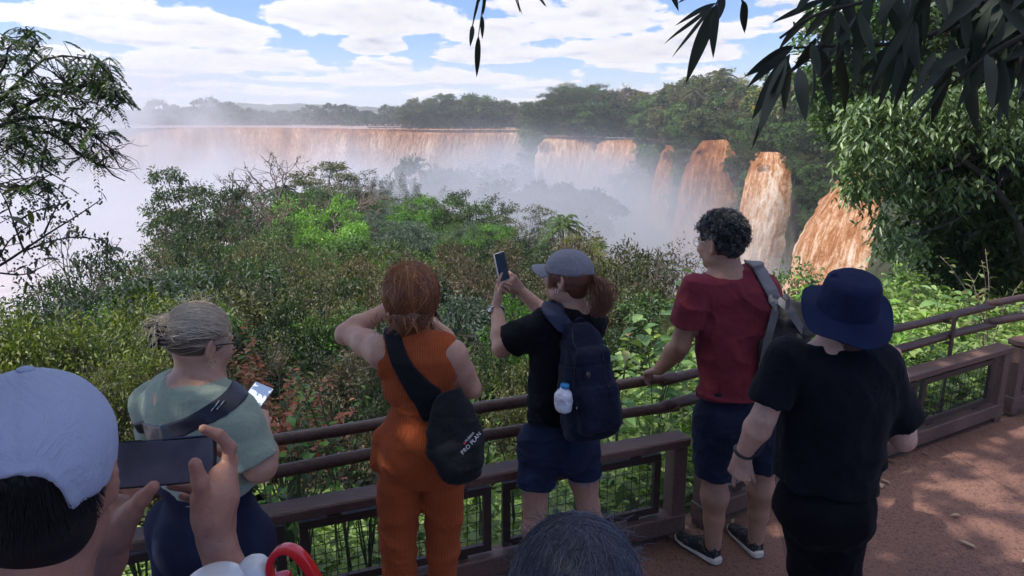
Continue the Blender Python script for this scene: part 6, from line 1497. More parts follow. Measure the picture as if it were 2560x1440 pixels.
# ---------------------------------------------------------------- the woman with the cap and the backpack
def capwoman():
    C = W(1418, 692, 3.10); M = frame((-.84, .53, .10)); c7 = W(1438, 766, 3.09)
    root = person('woman in a black tee and denim shorts wearing a grey cap, raising a white phone', W(1400, 1480, 3.1) * [1, 1, 0])
    shL = W(1355, 812, 3.00); shR = W(1486, 808, 3.18); elL = W(1256, 868, 3.10); wrL = W(1241, 772, 3.26); elR = W(1378, 800, 3.44); wrR = W(1296, 722, 3.46)
    pel = W(1400, 1085, 3.10); F = frame((-.45, .89, 0))
    b = S(.03); head(b, C, M, .98); neck(b, c7 - V3(0, 0, .02), C, M, .054, .050)
    arm(b, shL, elL, wrL, (.048, .042, .026)); arm(b, shR, elR, wrR, (.048, .040, .026)); b.ell(elL + V3(-.01, -.01, -.01), (.03, .03, .028), None, .03)
    hand(b, wrL, nrm(W(1248, 690, 3.33) - wrL), V3(.75, .1, .2), thumb=(.9, .5, .1), side=-1, curls=((8, 8, 5), (40, 50, 30), (50, 60, 30), (55, 60, 30)))
    hand(b, wrR, nrm(W(1262, 690, 3.36) - wrR), V3(-.5, -.3, .5), thumb=(.8, .55, .2), side=1, curl=(35, 50, 35))
    i0 = len(b.p); b.cone(c7 - V3(0, 0, .05), shR, .045, .046, .05); b.cone(c7 - V3(0, 0, .05), shL, .045, .046, .05)
    for q in (.05, .3, .55, .8, 1.0): b.ell(c7 + (pel - c7) * q - V3(0, 0, .08 * (1 - q)), (.145, .10, .10), F, .05)
    i1 = len(b.p)
    KL = W(1336, 1262, 3.10); AL = V3(*(W(1333, 1440, 3.10)[:2]), .08); KR = W(1470, 1262, 3.16); AR = V3(*(W(1505, 1420, 3.2)[:2]), .08)
    hL = W(1348, 1120, 3.06); hR = W(1445, 1120, 3.14)
    leg(b, hL, KL, AL, (.080, .054, .036)); leg(b, hR, KR, AR, (.080, .052, .036))
    for a in (AL, AR): b.cone(a - V3(0, 0, .04), a + V3(-.09, .12, -.055), .034, .024, .02)
    bt = sub(b, i0, i1); sdf('body', b, .006, SK_TAN, root); eyes(C, M, root, 1, (-1, 1))
    g = S(.045); ax = nrm(c7 - pel); G = np.stack([F[0], nrm(np.cross(ax, F[0])), ax]); L = np.linalg.norm(c7 - pel)
    g.loft(pel, G, [(-.02, 0, 0, .168, .125), (.10, 0, 0, .158, .118), (.25, 0, .005, .152, .118), (.38, 0, .0, .162, .118), (L * .86, 0, 0, .155, .10), (L * .97, 0, 0, .10, .07), (L, 0, 0, .075, .06)], .05)
    n = nrm(elL - shL); g.cone(shL - n * .02, shL + n * .24, .066, .082, .03, [(shL + n * .185, n)]); n2 = nrm(elR - shR); g.cone(shR, shR + n2 * .22, .064, .074, .03, [(shR + n2 * .17, n2)])
    g.mod(cover(bt)); nk = c7 + V3(0, 0, .012); g.mod(lambda P, d: np.where(np.linalg.norm((P - nk)[:, :2], axis=1) < .085, np.maximum(d, (P - nk + V3(0, 0, .004)) @ nrm(V3(-.1, .2, 1))), d))
    hz = W(1380, 1062, 3.0)[2]; g.mod(lambda P, d: np.maximum(d, hz - P[:, 2] + .03 * (P[:, 0] - C[0])))
    g.mod(wr(.008, (8, 8, 10), 13)); g.mod(folds(.009, (6, 6, 8), 66)); g.mod(folds(.009, (5, 5, 17), 14, lambda P: np.clip((hz + .28 - P[:, 2]) * 5, 0, 1)))
    tee = sdf('tee_shirt', g, .006, cloth('black_jersey', (.006, .006, .009), 700, .2, .2, .9, sheen=.1), root)
    # shorts with frayed hems
    dm = denim('faded_dark_denim', (.009, .015, .036), .9); j = S(.04); j.ell(pel - V3(0, 0, .02), (.165, .130, .12), F); j.ell(pel + V3(.03, -.06, -.06), (.10, .10, .11)); j.ell(pel + V3(-.07, -.03, -.06), (.09, .10, .11))
    hemL = W(1341, 1212, 3.05); hemR = W(1452, 1194, 3.10)
    j.cone(hL - V3(0, 0, -.03), hemL - V3(0, 0, .05), .098, .082, .03, [(hemL - V3(0, 0, 0), V3(0, -.05, -1))]); j.cone(hR - V3(0, 0, -.03), W(1462, 1230, 3.14), .098, .080, .03, [(hemR, V3(0, -.05, -1))])
    j.mod(cover(bt, .006)); j.mod(lambda P, d: np.maximum(d, P[:, 2] - hz - .05)); j.mod(folds(.009, (6, 6, 16), 19))
    sdf('denim_shorts', j, .006, dm, root)
    fr = MB(); r = np.random.default_rng(4)
    for (h_, rad) in ((hemL, .084), (hemR, .083)):
        cx_ = h_ if rad == .084 else h_
        for i in range(260):
            a = r.random() * 6.28; ctr = (hL if rad == .084 else hR); ctr = V3(*( (ctr + (KL - ctr if rad == .084 else KR - ctr) * ((ctr[2] - h_[2]) / (ctr[2] - KL[2])))[:2]), h_[2]); p = surf_push(j, (ctr + V3(math.cos(a), math.sin(a), 0) * rad + V3(0, 0, .006))[None], .0015, 4)[0]
            e = p + V3(r.normal() * .006, r.normal() * .006, -.012 - .012 * r.random()); fr.tube(bez(p, (p + e) / 2 + r.normal(size=3) * .003, e, 4), .0007, 3, cap=False)
    fr.build('frayed_hem', plain('pale_denim_thread', (.28, .34, .42), .9), root)
    for a in (AL, AR):
        s = S(.02); u = nrm(V3(-.6, .8, 0)); s.ell(a + u * .06 - V3(0, 0, .045), (.045, .13, .035), frame(u)); s.ell(a - V3(0, 0, .02), (.042, .048, .05)); s.mod(lambda P, d: np.maximum(d, .004 - P[:, 2])); sdf('shoe', s, .007, M_BLACK, root)
    # hair under the cap and ponytail
    hm = hairmat('red_brown_hair', [(.0, (.030, .010, .007)), (.35, (.11, .036, .022)), (.7, (.24, .085, .048)), (1, (.42, .20, .12))], .35); r = np.random.default_rng(15)
    hb = S(.02); hb.ell(C + M[2] * .02 - M[1] * .014, (.081, .097, .092), M); hb.ell(C - M[1] * .06 - M[2] * .03, (.06, .045, .06), M)
    hb.mod(lambda P, d: np.maximum(d, (P - C) @ M[1] - .028 - ((P - C) @ M[2]) * .5)); hb.mod(lambda P, d: np.maximum(d, -((P - C) @ M[2]) - .075))
    sdf('hair', hb, .005, hm, root, attrs={'lv': lambda V: np.full(len(V), .25)})
    mb = MB(); tie = W(1478, 703, 3.06); pts = [W(1468, 700, 3.07), tie, W(1500, 715, 3.03), W(1508, 745, 2.99), W(1495, 790, 2.95)]
    base = smooth_path(pts, 12)
    for i in range(700):
        o = r.normal(size=3); w = np.interp(np.linspace(0, 1, 12), [0, .12, .5, .85, 1], [.016, .011, .030, .022, .006]); P = base + o * w[:, None] * .75 + V3(r.normal() * .006, 0, 0) * np.linspace(0, 1, 12)[:, None] * 3; L = r.integers(9, 13)
        mb.tube(P[:L], np.linspace(.0015, .0006, L), 3, np.clip(.45 + .24 * r.normal(), 0, 1), cap=False)
    CC = C + M[2] * .02 - M[1] * .012; bk = nrm(((tie - CC) @ M.T) / V3(.083, .099, .094))
    strands(mb, CC, M, V3(.083, .099, .094), 1300, (0, 0, 1), lambda r: bk + r.normal(size=3) * .06, r, .03, .03, .0012, 8, .1, start=lambda r: V3((1 if r.random() < .5 else -1) * (.8 + .2 * r.random()), .42 + .25 * r.random(), -.15 + .6 * r.random()))
    for i in range(50):
        a = C + M[0] * -.078 + M[1] * (.02 + .03 * r.random()) + M[2] * (.02); mb.tube(bez(a, a + V3(-.004, -.006, -.03), a + V3(.006 * r.normal(), 0, -.05 - .02 * r.random()), 6), .0007, 3, .7, cap=False)
    mb.build('ponytail', hm, root)
    m = MB(); d_ = nrm(base[2] - base[0]); a_ = nrm(np.cross(d_, V3(0, 0, 1))); ring(m, tie, a_, np.cross(d_, a_), .014, .016, .004, 16, 6); m.build('hair_tie', plain('brown_elastic', (.12, .05, .03)), root)
    # cap
    cm = cloth('grey_ripstop', (.20, .20, .235), 260, .05, .2, .6, sheen=.1); s = S(.015); cc = C + M[2] * .030 - M[1] * .008
    s.ell(cc, (.091, .109, .092), M); s.mod(lambda P, d: np.maximum(d, -((P - C) @ M[2]) + .022 - ((P - C) @ M[1]) * .10)); seam = nrm(M[0] + M[1] * .0)
    s.mod(lambda P, d: d + .0018 * np.exp(-(((P - cc) @ M[1] - .028) / .003) ** 2) + .0016 * np.exp(-(((P - cc) @ M[0] + .045 * 1) / .003) ** 2) + .0016 * np.exp(-(((P - cc) @ M[0] - .045) / .003) ** 2) + .0015 * np.exp(-(((P - cc) @ M[1] + .045) / .003) ** 2)); s.mod(wr(.003, (20, 20, 20), 2))
    cap = empty('cap', cc, 'light grey cap with a curved peak on the woman with the ponytail', 'cap'); sdf('crown', s, .0045, cm, cap)
    V = []; n_, k_ = 17, 9
    for i in range(n_):
        a = math.radians(-66 + 132 * i / (n_ - 1))
        for k in range(k_):
            q = k / (k_ - 1); x_ = math.sin(a) * .088; y0 = math.cos(a) * .104; y = y0 + q * .068 * math.cos(a * 1.2) ** .5 * (1 if abs(a) < 1.3 else .0); z = .030 - (x_ / .088) ** 2 * .026 - q * .016
            V.append(C + M[0] * x_ * (1 + .0 * q) + M[1] * y + M[2] * z)
    V = np.array(V); top = V + M[2] * .0035; i = (np.arange(n_ - 1)[:, None] * k_ + np.arange(k_ - 1)[None]).ravel(); Q = np.stack([i, i + 1, i + k_ + 1, i + k_], 1); m = MB(); m.add(top, Q[:, ::-1]); m.add(V, Q)
    e = np.arange(n_ - 1) * k_ + k_ - 1; m.add(np.vstack([V, top]), np.stack([e, e + len(V), e + k_ + len(V), e + k_], 1)); m.build('peak', cm, cap)
    m = MB(); b_ = C - M[0] * .082 - M[2] * .048; ring(m, b_, M[1], M[2], .007, .009, .0022, 16); m.build('earring', M_STEEL, root)
    m = MB(); d = nrm(wrL - elL); a_ = nrm(np.cross(d, V3(0, 1, 0))); wp_ = wrL - d * .006; ring(m, wp_, a_, np.cross(d, a_), .031, .029, .0055, 20, 6); m.tube([wp_ - V3(.024, .020, 0), wp_ - V3(.034, .028, 0)], [.014, .014], 16); m.build('wrist_watch', M_STEEL, root)
    L_ = W(1246, 632, 3.38) - W(1261, 704, 3.33); phone('white-edged phone held up in front of the woman with the grey cap', W(1254, 667, 3.36), L_, V3(.62, .60, .10), np.cross(L_, V3(.62, .60, .10)) * (1 if np.cross(L_, V3(.62, .60, .10))[1] < 0 else -1), .138, .067, .009, plain('dim_screen', (.012, .014, .013), .1), plain('cream_case', (.58, .54, .48), .4))
    # backpack
    bm = cloth('navy_nylon', (.010, .015, .036), 420, .2, .4, .65); bag = empty('backpack', W(1468, 960, 2.95), 'dark navy backpack with a bottle in its side pocket', 'backpack')
    ax = nrm(W(1452, 795, 2.98) - W(1478, 1090, 2.93)); BF = frame(nrm(V3(-.38, .92, 0)), ax); bo = W(1467, 950, 2.93); B3 = np.stack([BF[0], BF[1], ax]); BF_ = nrm(np.cross(ax, BF[0])); B3 = np.stack([BF[0], BF_, ax])
    s = S(.02); s.loft(bo, B3, [(-.25, .0, .0, .085, .05), (-.235, 0, 0, .118, .075), (-.17, 0, 0, .132, .092), (-.05, 0, 0, .126, .092), (.08, -.002, .0, .108, .082), (.17, -.004, .005, .088, .064), (.225, -.006, .01, .062, .044), (.245, -.008, .012, .04, .03)], .02, pw=2.8)
    s.box(bo - B3[1] * .078 - ax * .10 + B3[0] * .0, (.098, .045, .105), B3, .035, .012); s.box(bo - B3[1] * .060 + ax * .055, (.082, .045, .10), B3, .035, .008)
    s.mod(lambda P, d: d + .004 * np.exp(-(((P - bo) @ ax - .085) / .0035) ** 2) + .003 * np.exp(-(((P - bo) @ ax + .02) / .003) ** 2) + .003 * np.exp(-((np.abs((P - bo) @ B3[0]) - .085) / .003) ** 2)); s.mod(wr(.008, (11, 11, 13), 22))
    sdf('bag_body', s, .0055, bm, bag)
    m = MB(); t_ = bo + ax * .235; m.tube(bez(t_ + B3[0] * .03 + B3[1] * .02, t_ + ax * .05 + B3[1] * .02, t_ - B3[0] * .03 + B3[1] * .02, 9), .007, 7); m.build('carry_handle', bm, bag)
    A = W(1395, 765, 3.08); Bp = W(1448, 850, 2.98); nn = nrm(np.cross(Bp - A, V3(.2, 1, .0)))
    lo, hi = g.bounds(); strap('shoulder_strap', g, nn, (A + Bp) / 2, .055, plain('navy_strap', (.014, .022, .055), .6, .3, 200), bag, (lo - .01, hi + .01), .005, .005, extra=lambda P: np.maximum(W(1450, 900, 3)[2] - P[:, 2], np.abs(P[:, 0] - (A[0] + Bp[0]) / 2) - .13), off=.002)
    m = MB(); c_ = surf_push(s, W(1476, 940, 2.80)[None], .002)[0]; ring(m, c_, B3[0], ax, .009, .012, .0011, 20); ring(m, c_, B3[0], ax, .0045, .006, .0009, 14); m.tube([c_, c_ - B3[1] * .0005], [.009, .009], 14); m.build('oval_badge', plain('dull_badge', (.14, .13, .12), .4, metal=.6), bag)
    m = MB(); c_ = surf_push(s, W(1440, 1018, 2.80)[None], .003)[0]; m.tube([c_, c_ - ax * .014], [.004, .0015], 6); m.build('zip_pull', M_STEEL, bag)
    m = MB(); P = surf_push(s, np.array([W(1432 + 3 * math.sin(i), 810 + i * 22, 2.82) for i in range(10)]), .001); m.tube(P, .002, 5); P = surf_push(s, np.array([W(1518 + 1.2 * i, 830 + i * 24, 2.82) for i in range(8)]), .001); m.tube(P, .002, 5); m.build('zip', M_BLACK, bag)
    # bottle
    bt_ = empty('water_bottle', W(1409, 995, 2.86), 'crumpled clear water bottle with a blue cap in the backpack side pocket', 'bottle'); q = W(1409, 995, 2.82); bs = S(.015); bs.loft(q, np.stack([V3(1, 0, 0), V3(0, 1, 0), nrm(V3(.08, 0, 1))]), [(-.06, 0, 0, .024, .024), (-.05, 0, 0, .034, .034), (.0, 0, 0, .036, .036), (.022, 0, 0, .034, .034), (.038, 0, 0, .018, .018), (.046, 0, 0, .014, .014)], .01); bs.mod(wr(.007, (40, 40, 45), 5))
    x = N('crumpled_plastic'); x.pbr((.74, .76, .84), .25, x.bump(x.noise(60, 4), .8, .006), spec=.6, sss=.2); sdf('bottle_body', bs, .0035, x.m, bt_)
    m = MB(); m.tube([q + V3(.004, 0, .044), q + V3(.005, 0, .060)], [.018, .018], 18); m.build('bottle_cap', plain('blue_cap', (.03, .28, .62), .35), bt_)
capwoman()

# ---------------------------------------------------------------- the man in the red tee
def redman():
    C = W(1799, 604, 3.38); M = frame((-.66, .75, -.18)); c7 = W(1822, 674, 3.35)
    root = person('man with curly greying hair, dark red tee and navy shorts leaning on the rail', W(1820, 1390, 3.35) * [1, 1, 0])
    shL = W(1735, 732, 3.30); shR = W(1912, 728, 3.42); elL = W(1702, 862, 3.32); wrL = W(1650, 922, 3.56); elR = W(1950, 850, 3.55); wrR = W(1975, 800, 3.78)
    pel = W(1832, 1030, 3.35); F = frame((-.30, .95, 0))
    b = S(.03); head(b, C, M, 1.05, 1.1); neck(b, c7 - V3(0, 0, .02), C, M, .064, .062)
    arm(b, shL, elL, wrL, (.056, .048, .032)); arm(b, shR, elR, wrR, (.056, .048, .032))
    hand(b, wrL, nrm(W(1614, 934, 3.66) - wrL), V3(.1, .15, -1), thumb=(.6, .7, .3), side=-1, curls=((30, 25, 15), (35, 30, 15), (40, 35, 15), (45, 35, 20)), sc=1.08)
    hand(b, wrR, V3(.2, .8, .3), V3(-.6, .2, -.6), side=1, curl=(40, 50, 30), sc=1.05)
    i0 = len(b.p); b.cone(c7 - V3(0, 0, .05), shR, .055, .056, .05); b.cone(c7 - V3(0, 0, .05), shL, .055, .056, .05)
    for q in (.05, .3, .55, .8, 1.0): b.ell(c7 + (pel - c7) * q - V3(0, 0, .09 * (1 - q)), (.16, .11, .11), F, .05)
    i1 = len(b.p)
    hlL = Wz(1790, 1408, 0.0); hlR = Wz(1893, 1392, 0.0)
    AL = V3(hlL[0] - .012, hlL[1] + .03, .085); AR = V3(hlR[0] - .004, hlR[1] + .03, .085); KL = W(1786, 1175, 3.34); KR = W(1905, 1165, 3.40); hL = W(1790, 1040, 3.33); hR = W(1885, 1040, 3.38)
    leg(b, hL, KL, AL, (.095, .064, .040)); leg(b, hR, KR, AR, (.095, .064, .040))
    bt = sub(b, i0, i1); sdf('body', b, .006, SK_MAN, root); eyes(C, M, root, 1.05)
    g = S(.045); ax = nrm(c7 - pel); G = np.stack([F[0], nrm(np.cross(ax, F[0])), ax]); L = np.linalg.norm(c7 - pel)
    g.loft(pel, G, [(-.0, 0, 0, .178, .135), (.10, 0, 0, .176, .132), (.25, 0, .0, .182, .130), (.40, 0, .0, .195, .130), (L * .86, 0, 0, .185, .115), (L * .97, 0, 0, .11, .08), (L, 0, 0, .08, .07)], .05)
    n = nrm(elL - shL); g.cone(shL - n * .02, shL + n * .24, .074, .084, .03, [(shL + n * .155, n)]); n2 = nrm(elR - shR); g.cone(shR, shR + n2 * .24, .074, .082, .03, [(shR + n2 * .16, n2)])
    g.mod(cover(bt)); nk = c7 + V3(0, 0, .010); g.mod(lambda P, d: np.where(np.linalg.norm((P - nk)[:, :2], axis=1) < .085, np.maximum(d, (P - nk + V3(0, 0, .004)) @ nrm(V3(-.15, .2, 1))), d))
    hz = W(1810, 1003, 3.25)[2]; g.mod(lambda P, d: np.maximum(d, hz - P[:, 2] + .07 * (P[:, 0] - c7[0])))
    g.mod(wr(.009, (6, 6, 9), 23)); g.mod(folds(.009, (6, 6, 7), 67)); g.mod(folds(.008, (4, 4, 17), 24, lambda P: np.clip((hz + .25 - P[:, 2]) * 5, 0, 1)))
    g.mod(lambda P, d: d - .004 * np.maximum(0, np.sin(((P - pel) @ G[0] * .7 + (P[:, 2]) * 1.1) * 45)) * np.clip((hz + .22 - P[:, 2]) * 6, 0, 1))
    sdf('tee_shirt', g, .006, cloth('faded_dark_red_jersey', (.205, .032, .046), 700, .14, .2, .9), root)
    j = S(.04); j.ell(pel - V3(0, 0, .03), (.182, .145, .12), F); j.ell(pel + V3(.05, -.05, -.08), (.10, .10, .12)); j.ell(pel + V3(-.06, -.06, -.08), (.10, .10, .12))
    eL = W(1785, 1188, 3.30); eR = W(1903, 1172, 3.36)
    j.cone(hL, eL - V3(0, 0, .05), .112, .092, .03, [(eL, V3(.03, -.05, -1))]); j.cone(hR, eR - V3(0, 0, .05), .112, .088, .03, [(eR, V3(0, -.05, -1))]); j.mod(cover(bt, .006)); j.mod(lambda P, d: np.maximum(d, P[:, 2] - hz - .05)); j.mod(folds(.009, (7, 7, 10), 29))
    sdf('shorts', j, .006, cloth('navy_cotton', (.012, .016, .040), 600, .2, .25, .85), root)
    # running shoes
    for (h_, toe) in ((hlL, Wz(1722, 1352, .03)), (hlR, Wz(1848, 1332, .03))):
        u = nrm((toe - h_) * [1, 1, 0]); Fm = np.stack([nrm(np.cross(u, V3(0, 0, 1))), u, V3(0, 0, 1)]); base = V3(h_[0], h_[1], 0); LL = .29
        so = S(.012); so.loft(base + V3(0, 0, .018) - u * .02, np.stack([Fm[0], V3(0, 0, 1), u]), [(.0, 0, 0, .024, .016), (.02, 0, .0, .036, .021), (.08, 0, -.001, .037, .020), (.15, .002, -.002, .040, .018), (.22, .003, -.001, .046, .017), (.27, .002, .003, .038, .014), (LL, 0, .006, .018, .010)], .01, pw=3)
        so.mod(lambda P, d: np.maximum(d, .003 - P[:, 2])); so.mod(lambda P, d: d + .0022 * np.exp(-((P[:, 2] - .020) / .0022) ** 2))
        shoe = sdf('shoe', so, .004, plain('cream_rubber_sole', (.56, .50, .42), .6, .3, 100), root)
        up = S(.02); up.loft(base + V3(0, 0, .05) - u * .005, np.stack([Fm[0], V3(0, 0, 1), u]), [(.0, 0, .0, .028, .042), (.03, 0, .006, .035, .052), (.07, 0, .002, .036, .048), (.12, 0, -.006, .038, .038), (.19, 0, -.016, .042, .026), (.24, 0, -.020, .036, .020), (.265, 0, -.022, .02, .012)], .01, pw=2.3)
        ank = base + V3(0, 0, .10) + u * .035; up.mod(lambda P, d, a=ank: np.maximum(d, -(np.linalg.norm((P - a) * [1, 1, .6], axis=1) - .040)))
        uo = sdf('shoe_upper', up, .004, None, shoe)
        x = N('black_mesh_shoe'); f = x.noise(30, 3, .5, None, 1.5, sc=(1, 1, 1)); x.pbr(x.ramp(f, [(.60, (.012, .013, .016)), (.615, (.22, .17, .09)), (.64, (.22, .17, .09)), (.655, (.012, .013, .016))]), .7, x.bump(x.noise(250, 2), .5, .002)); uo.data.materials.clear(); uo.data.materials.append(x.m)
        m = MB(); 
        for k in range(4):
            p = base + u * (.10 + .022 * k) + V3(0, 0, .098 - .012 * k); m.tube(bez(p - Fm[0] * .022, p + V3(0, 0, .008), p + Fm[0] * .022, 6), .0022, 5)
        m.build('laces', M_BLACK, shoe)
    # curly hair
    hm = hairmat('curly_salt_and_pepper_hair', [(.0, (.006, .006, .008)), (.45, (.022, .022, .026)), (.72, (.12, .12, .13)), (1, (.42, .42, .44))], .35, .5); CC = C + M[2] * .028 - M[1] * .016; R = V3(.092, .108, .100)
    hb = S(.02); hb.ell(CC, R * .95, M); hb.ell(CC - M[1] * .035 - M[2] * .05, (.078, .07, .06), M); hb.mod(lambda P, d: np.maximum(d, ((P - C) @ M[1]) - .040 - ((P - C) @ M[2]) * .55)); hb.mod(lambda P, d: np.maximum(d, -((P - C) @ M[2]) - .088)); hb.mod(wr(.016, (45, 45, 45), 7))
    hb.mod(lambda P, d: np.maximum(d, -(np.linalg.norm((P - C + M[0] * .09) @ M.T * [.5, 1, .8] - V3(0, .005, -.022), axis=1) - .034)))
    sdf('hair', hb, .0045, hm, root, attrs={'lv': lambda V: .1 + .2 * vnoise(V * 80)})
    r = np.random.default_rng(33); mb = MB()
    for i in range(1500):
        D = nrm(r.normal(size=3) + V3(0, -.35, .35)); 
        if D[2] < -.62 or (D[1] > .35 and D[2] < .30) or (abs(D[0]) > .75 and D[2] < -.05 and D[1] > -.25): continue
        p = CC + (D * R * (1.0 + .03 * r.random())) @ M; nrmv = nrm((D / R) @ M); a1 = nrm(np.cross(nrmv, rand_dirs(1, r)[0])); a2 = np.cross(nrmv, a1); t = np.linspace(0, 1, 10); cr = .007 + .006 * r.random(); tn = 1.0 + .8 * r.random(); up_ = np.linspace(-.004, .016 + .012 * r.random(), 10)
        P = p + nrmv * up_[:, None] + np.outer(np.cos(t * 6.28 * tn) * cr, a1) + np.outer(np.sin(t * 6.28 * tn) * cr * .8, nrmv * .5 + a2 * .7) + a2 * (t * .012)[:, None]
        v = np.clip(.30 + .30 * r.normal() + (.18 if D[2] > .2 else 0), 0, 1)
        for q in range(3): mb.tube(P + r.normal(size=3) * .0016, np.linspace(.0011, .0005, 10), 3, np.clip(v + .1 * r.normal(), 0, 1), cap=False)
    for i in range(260):   # beard stubble tufts
        s_ = -1; D = nrm(V3(-.75 + .2 * r.normal(), .35 + .3 * r.normal(), -.75 + .25 * r.random())); p = C + (D * V3(.064, .082, .105)) @ M; mb.tube([p, p + nrm(p - C) * .006 - V3(0, 0, .003)], [.0009, .0004], 3, .85 + .1 * r.normal(), cap=False)
    mb.build('curls', hm, root)
    m = MB(); e = C + M[1] * .100 + M[2] * .008
    for sg in (-1, 1): ring(m, e + M[0] * .035 * sg, M[0], M[2], .025, .021, .0014)
    for sg in (-1, 1): m.tube([e + M[0] * .060 * sg + M[2] * .008, C + M[0] * .084 * sg + M[1] * .03 + M[2] * .010, C + M[0] * .084 * sg - M[1] * .005 + M[2] * .004], .0013, 5)
    m.tube([e - M[0] * .010, e + M[0] * .010], .0013, 5); m.build('glasses', M_STEEL, root)
    # grey backpack hanging from the right shoulder
    gm = cloth('grey_nylon', (.20, .19, .195), 380, .08, .3, .6); bag = empty('backpack', W(1960, 830, 3.25), 'grey backpack with knotted straps slung on the right shoulder of the red-shirted man', 'backpack')
    bo = W(1968, 850, 3.24); ax = nrm(V3(.10, 0, 1)); BF = frame(nrm(V3(.35, .9, 0)), ax); B3 = np.stack([BF[0], nrm(np.cross(ax, BF[0])), ax]); s = S(.03)
    s.loft(bo, B3, [(-.22, 0, 0, .07, .05), (-.20, 0, 0, .105, .075), (-.05, 0, 0, .115, .085), (.10, 0, 0, .095, .07), (.16, 0, 0, .06, .045), (.18, 0, 0, .03, .03)], .03, pw=2.5); s.mod(wr(.022, (9, 9, 12), 31)); s.mod(wr(.008, (28, 28, 20), 32)); sdf('bag_body', s, .006, cloth('dark_grey_nylon', (.060, .055, .058), 380, .2, .4, .65), bag)
    A = W(1893, 655, 3.30); Bp = W(1945, 745, 3.22); lo, hi = g.bounds()
    strap('shoulder_strap', g, nrm(np.cross(Bp - A, V3(0, 1, .1))), (A + Bp) / 2, .062, gm, bag, (lo - .02, hi + .03), .0055, .0055, extra=lambda P: np.maximum(W(1900, 800, 3.2)[2] - P[:, 2], np.abs(P[:, 0] - (A[0] + Bp[0]) / 2 - .02) - .11), off=.003)
    m = MB(); kn = W(1945, 748, 3.16)
    def rib(P, w, up_):
        P = smooth_path(P, 14); T = nrm(np.gradient(P, axis=0)); sd = nrm(np.cross(T, up_)); V = np.stack([P - sd * w, P + sd * w, P + sd * w - np.array(up_) * .003, P - sd * w - np.array(up_) * .003], 1).reshape(-1, 3); i = np.arange(13)[:, None] * 4; m.add(V, np.concatenate([i + [[0, 1, 5, 4]], i + [[1, 2, 6, 5]], i + [[2, 3, 7, 6]], i + [[3, 0, 4, 7]]]))
    rib([kn, W(1925, 740, 3.14), W(1932, 762, 3.12), kn], .012, (0, -1, .2)); rib([kn, W(1935, 800, 3.14), W(1915, 860, 3.16), W(1905, 930, 3.20), W(1900, 1000, 3.24), W(1908, 1080, 3.22)], .016, (-.2, -1, 0)); rib([kn, W(1970, 770, 3.12), W(1990, 800, 3.14), W(2010, 830, 3.16)], .016, (0, -1, .3)); rib([W(1960, 738, 3.13), W(1972, 745, 3.11), W(1968, 775, 3.12)], .010, (0, -1, 0)); rib([W(1900, 1060, 3.22), W(1908, 1092, 3.21)], .020, (0, -1, 0))
    m.build('loose_straps', gm, bag, False)
redman()

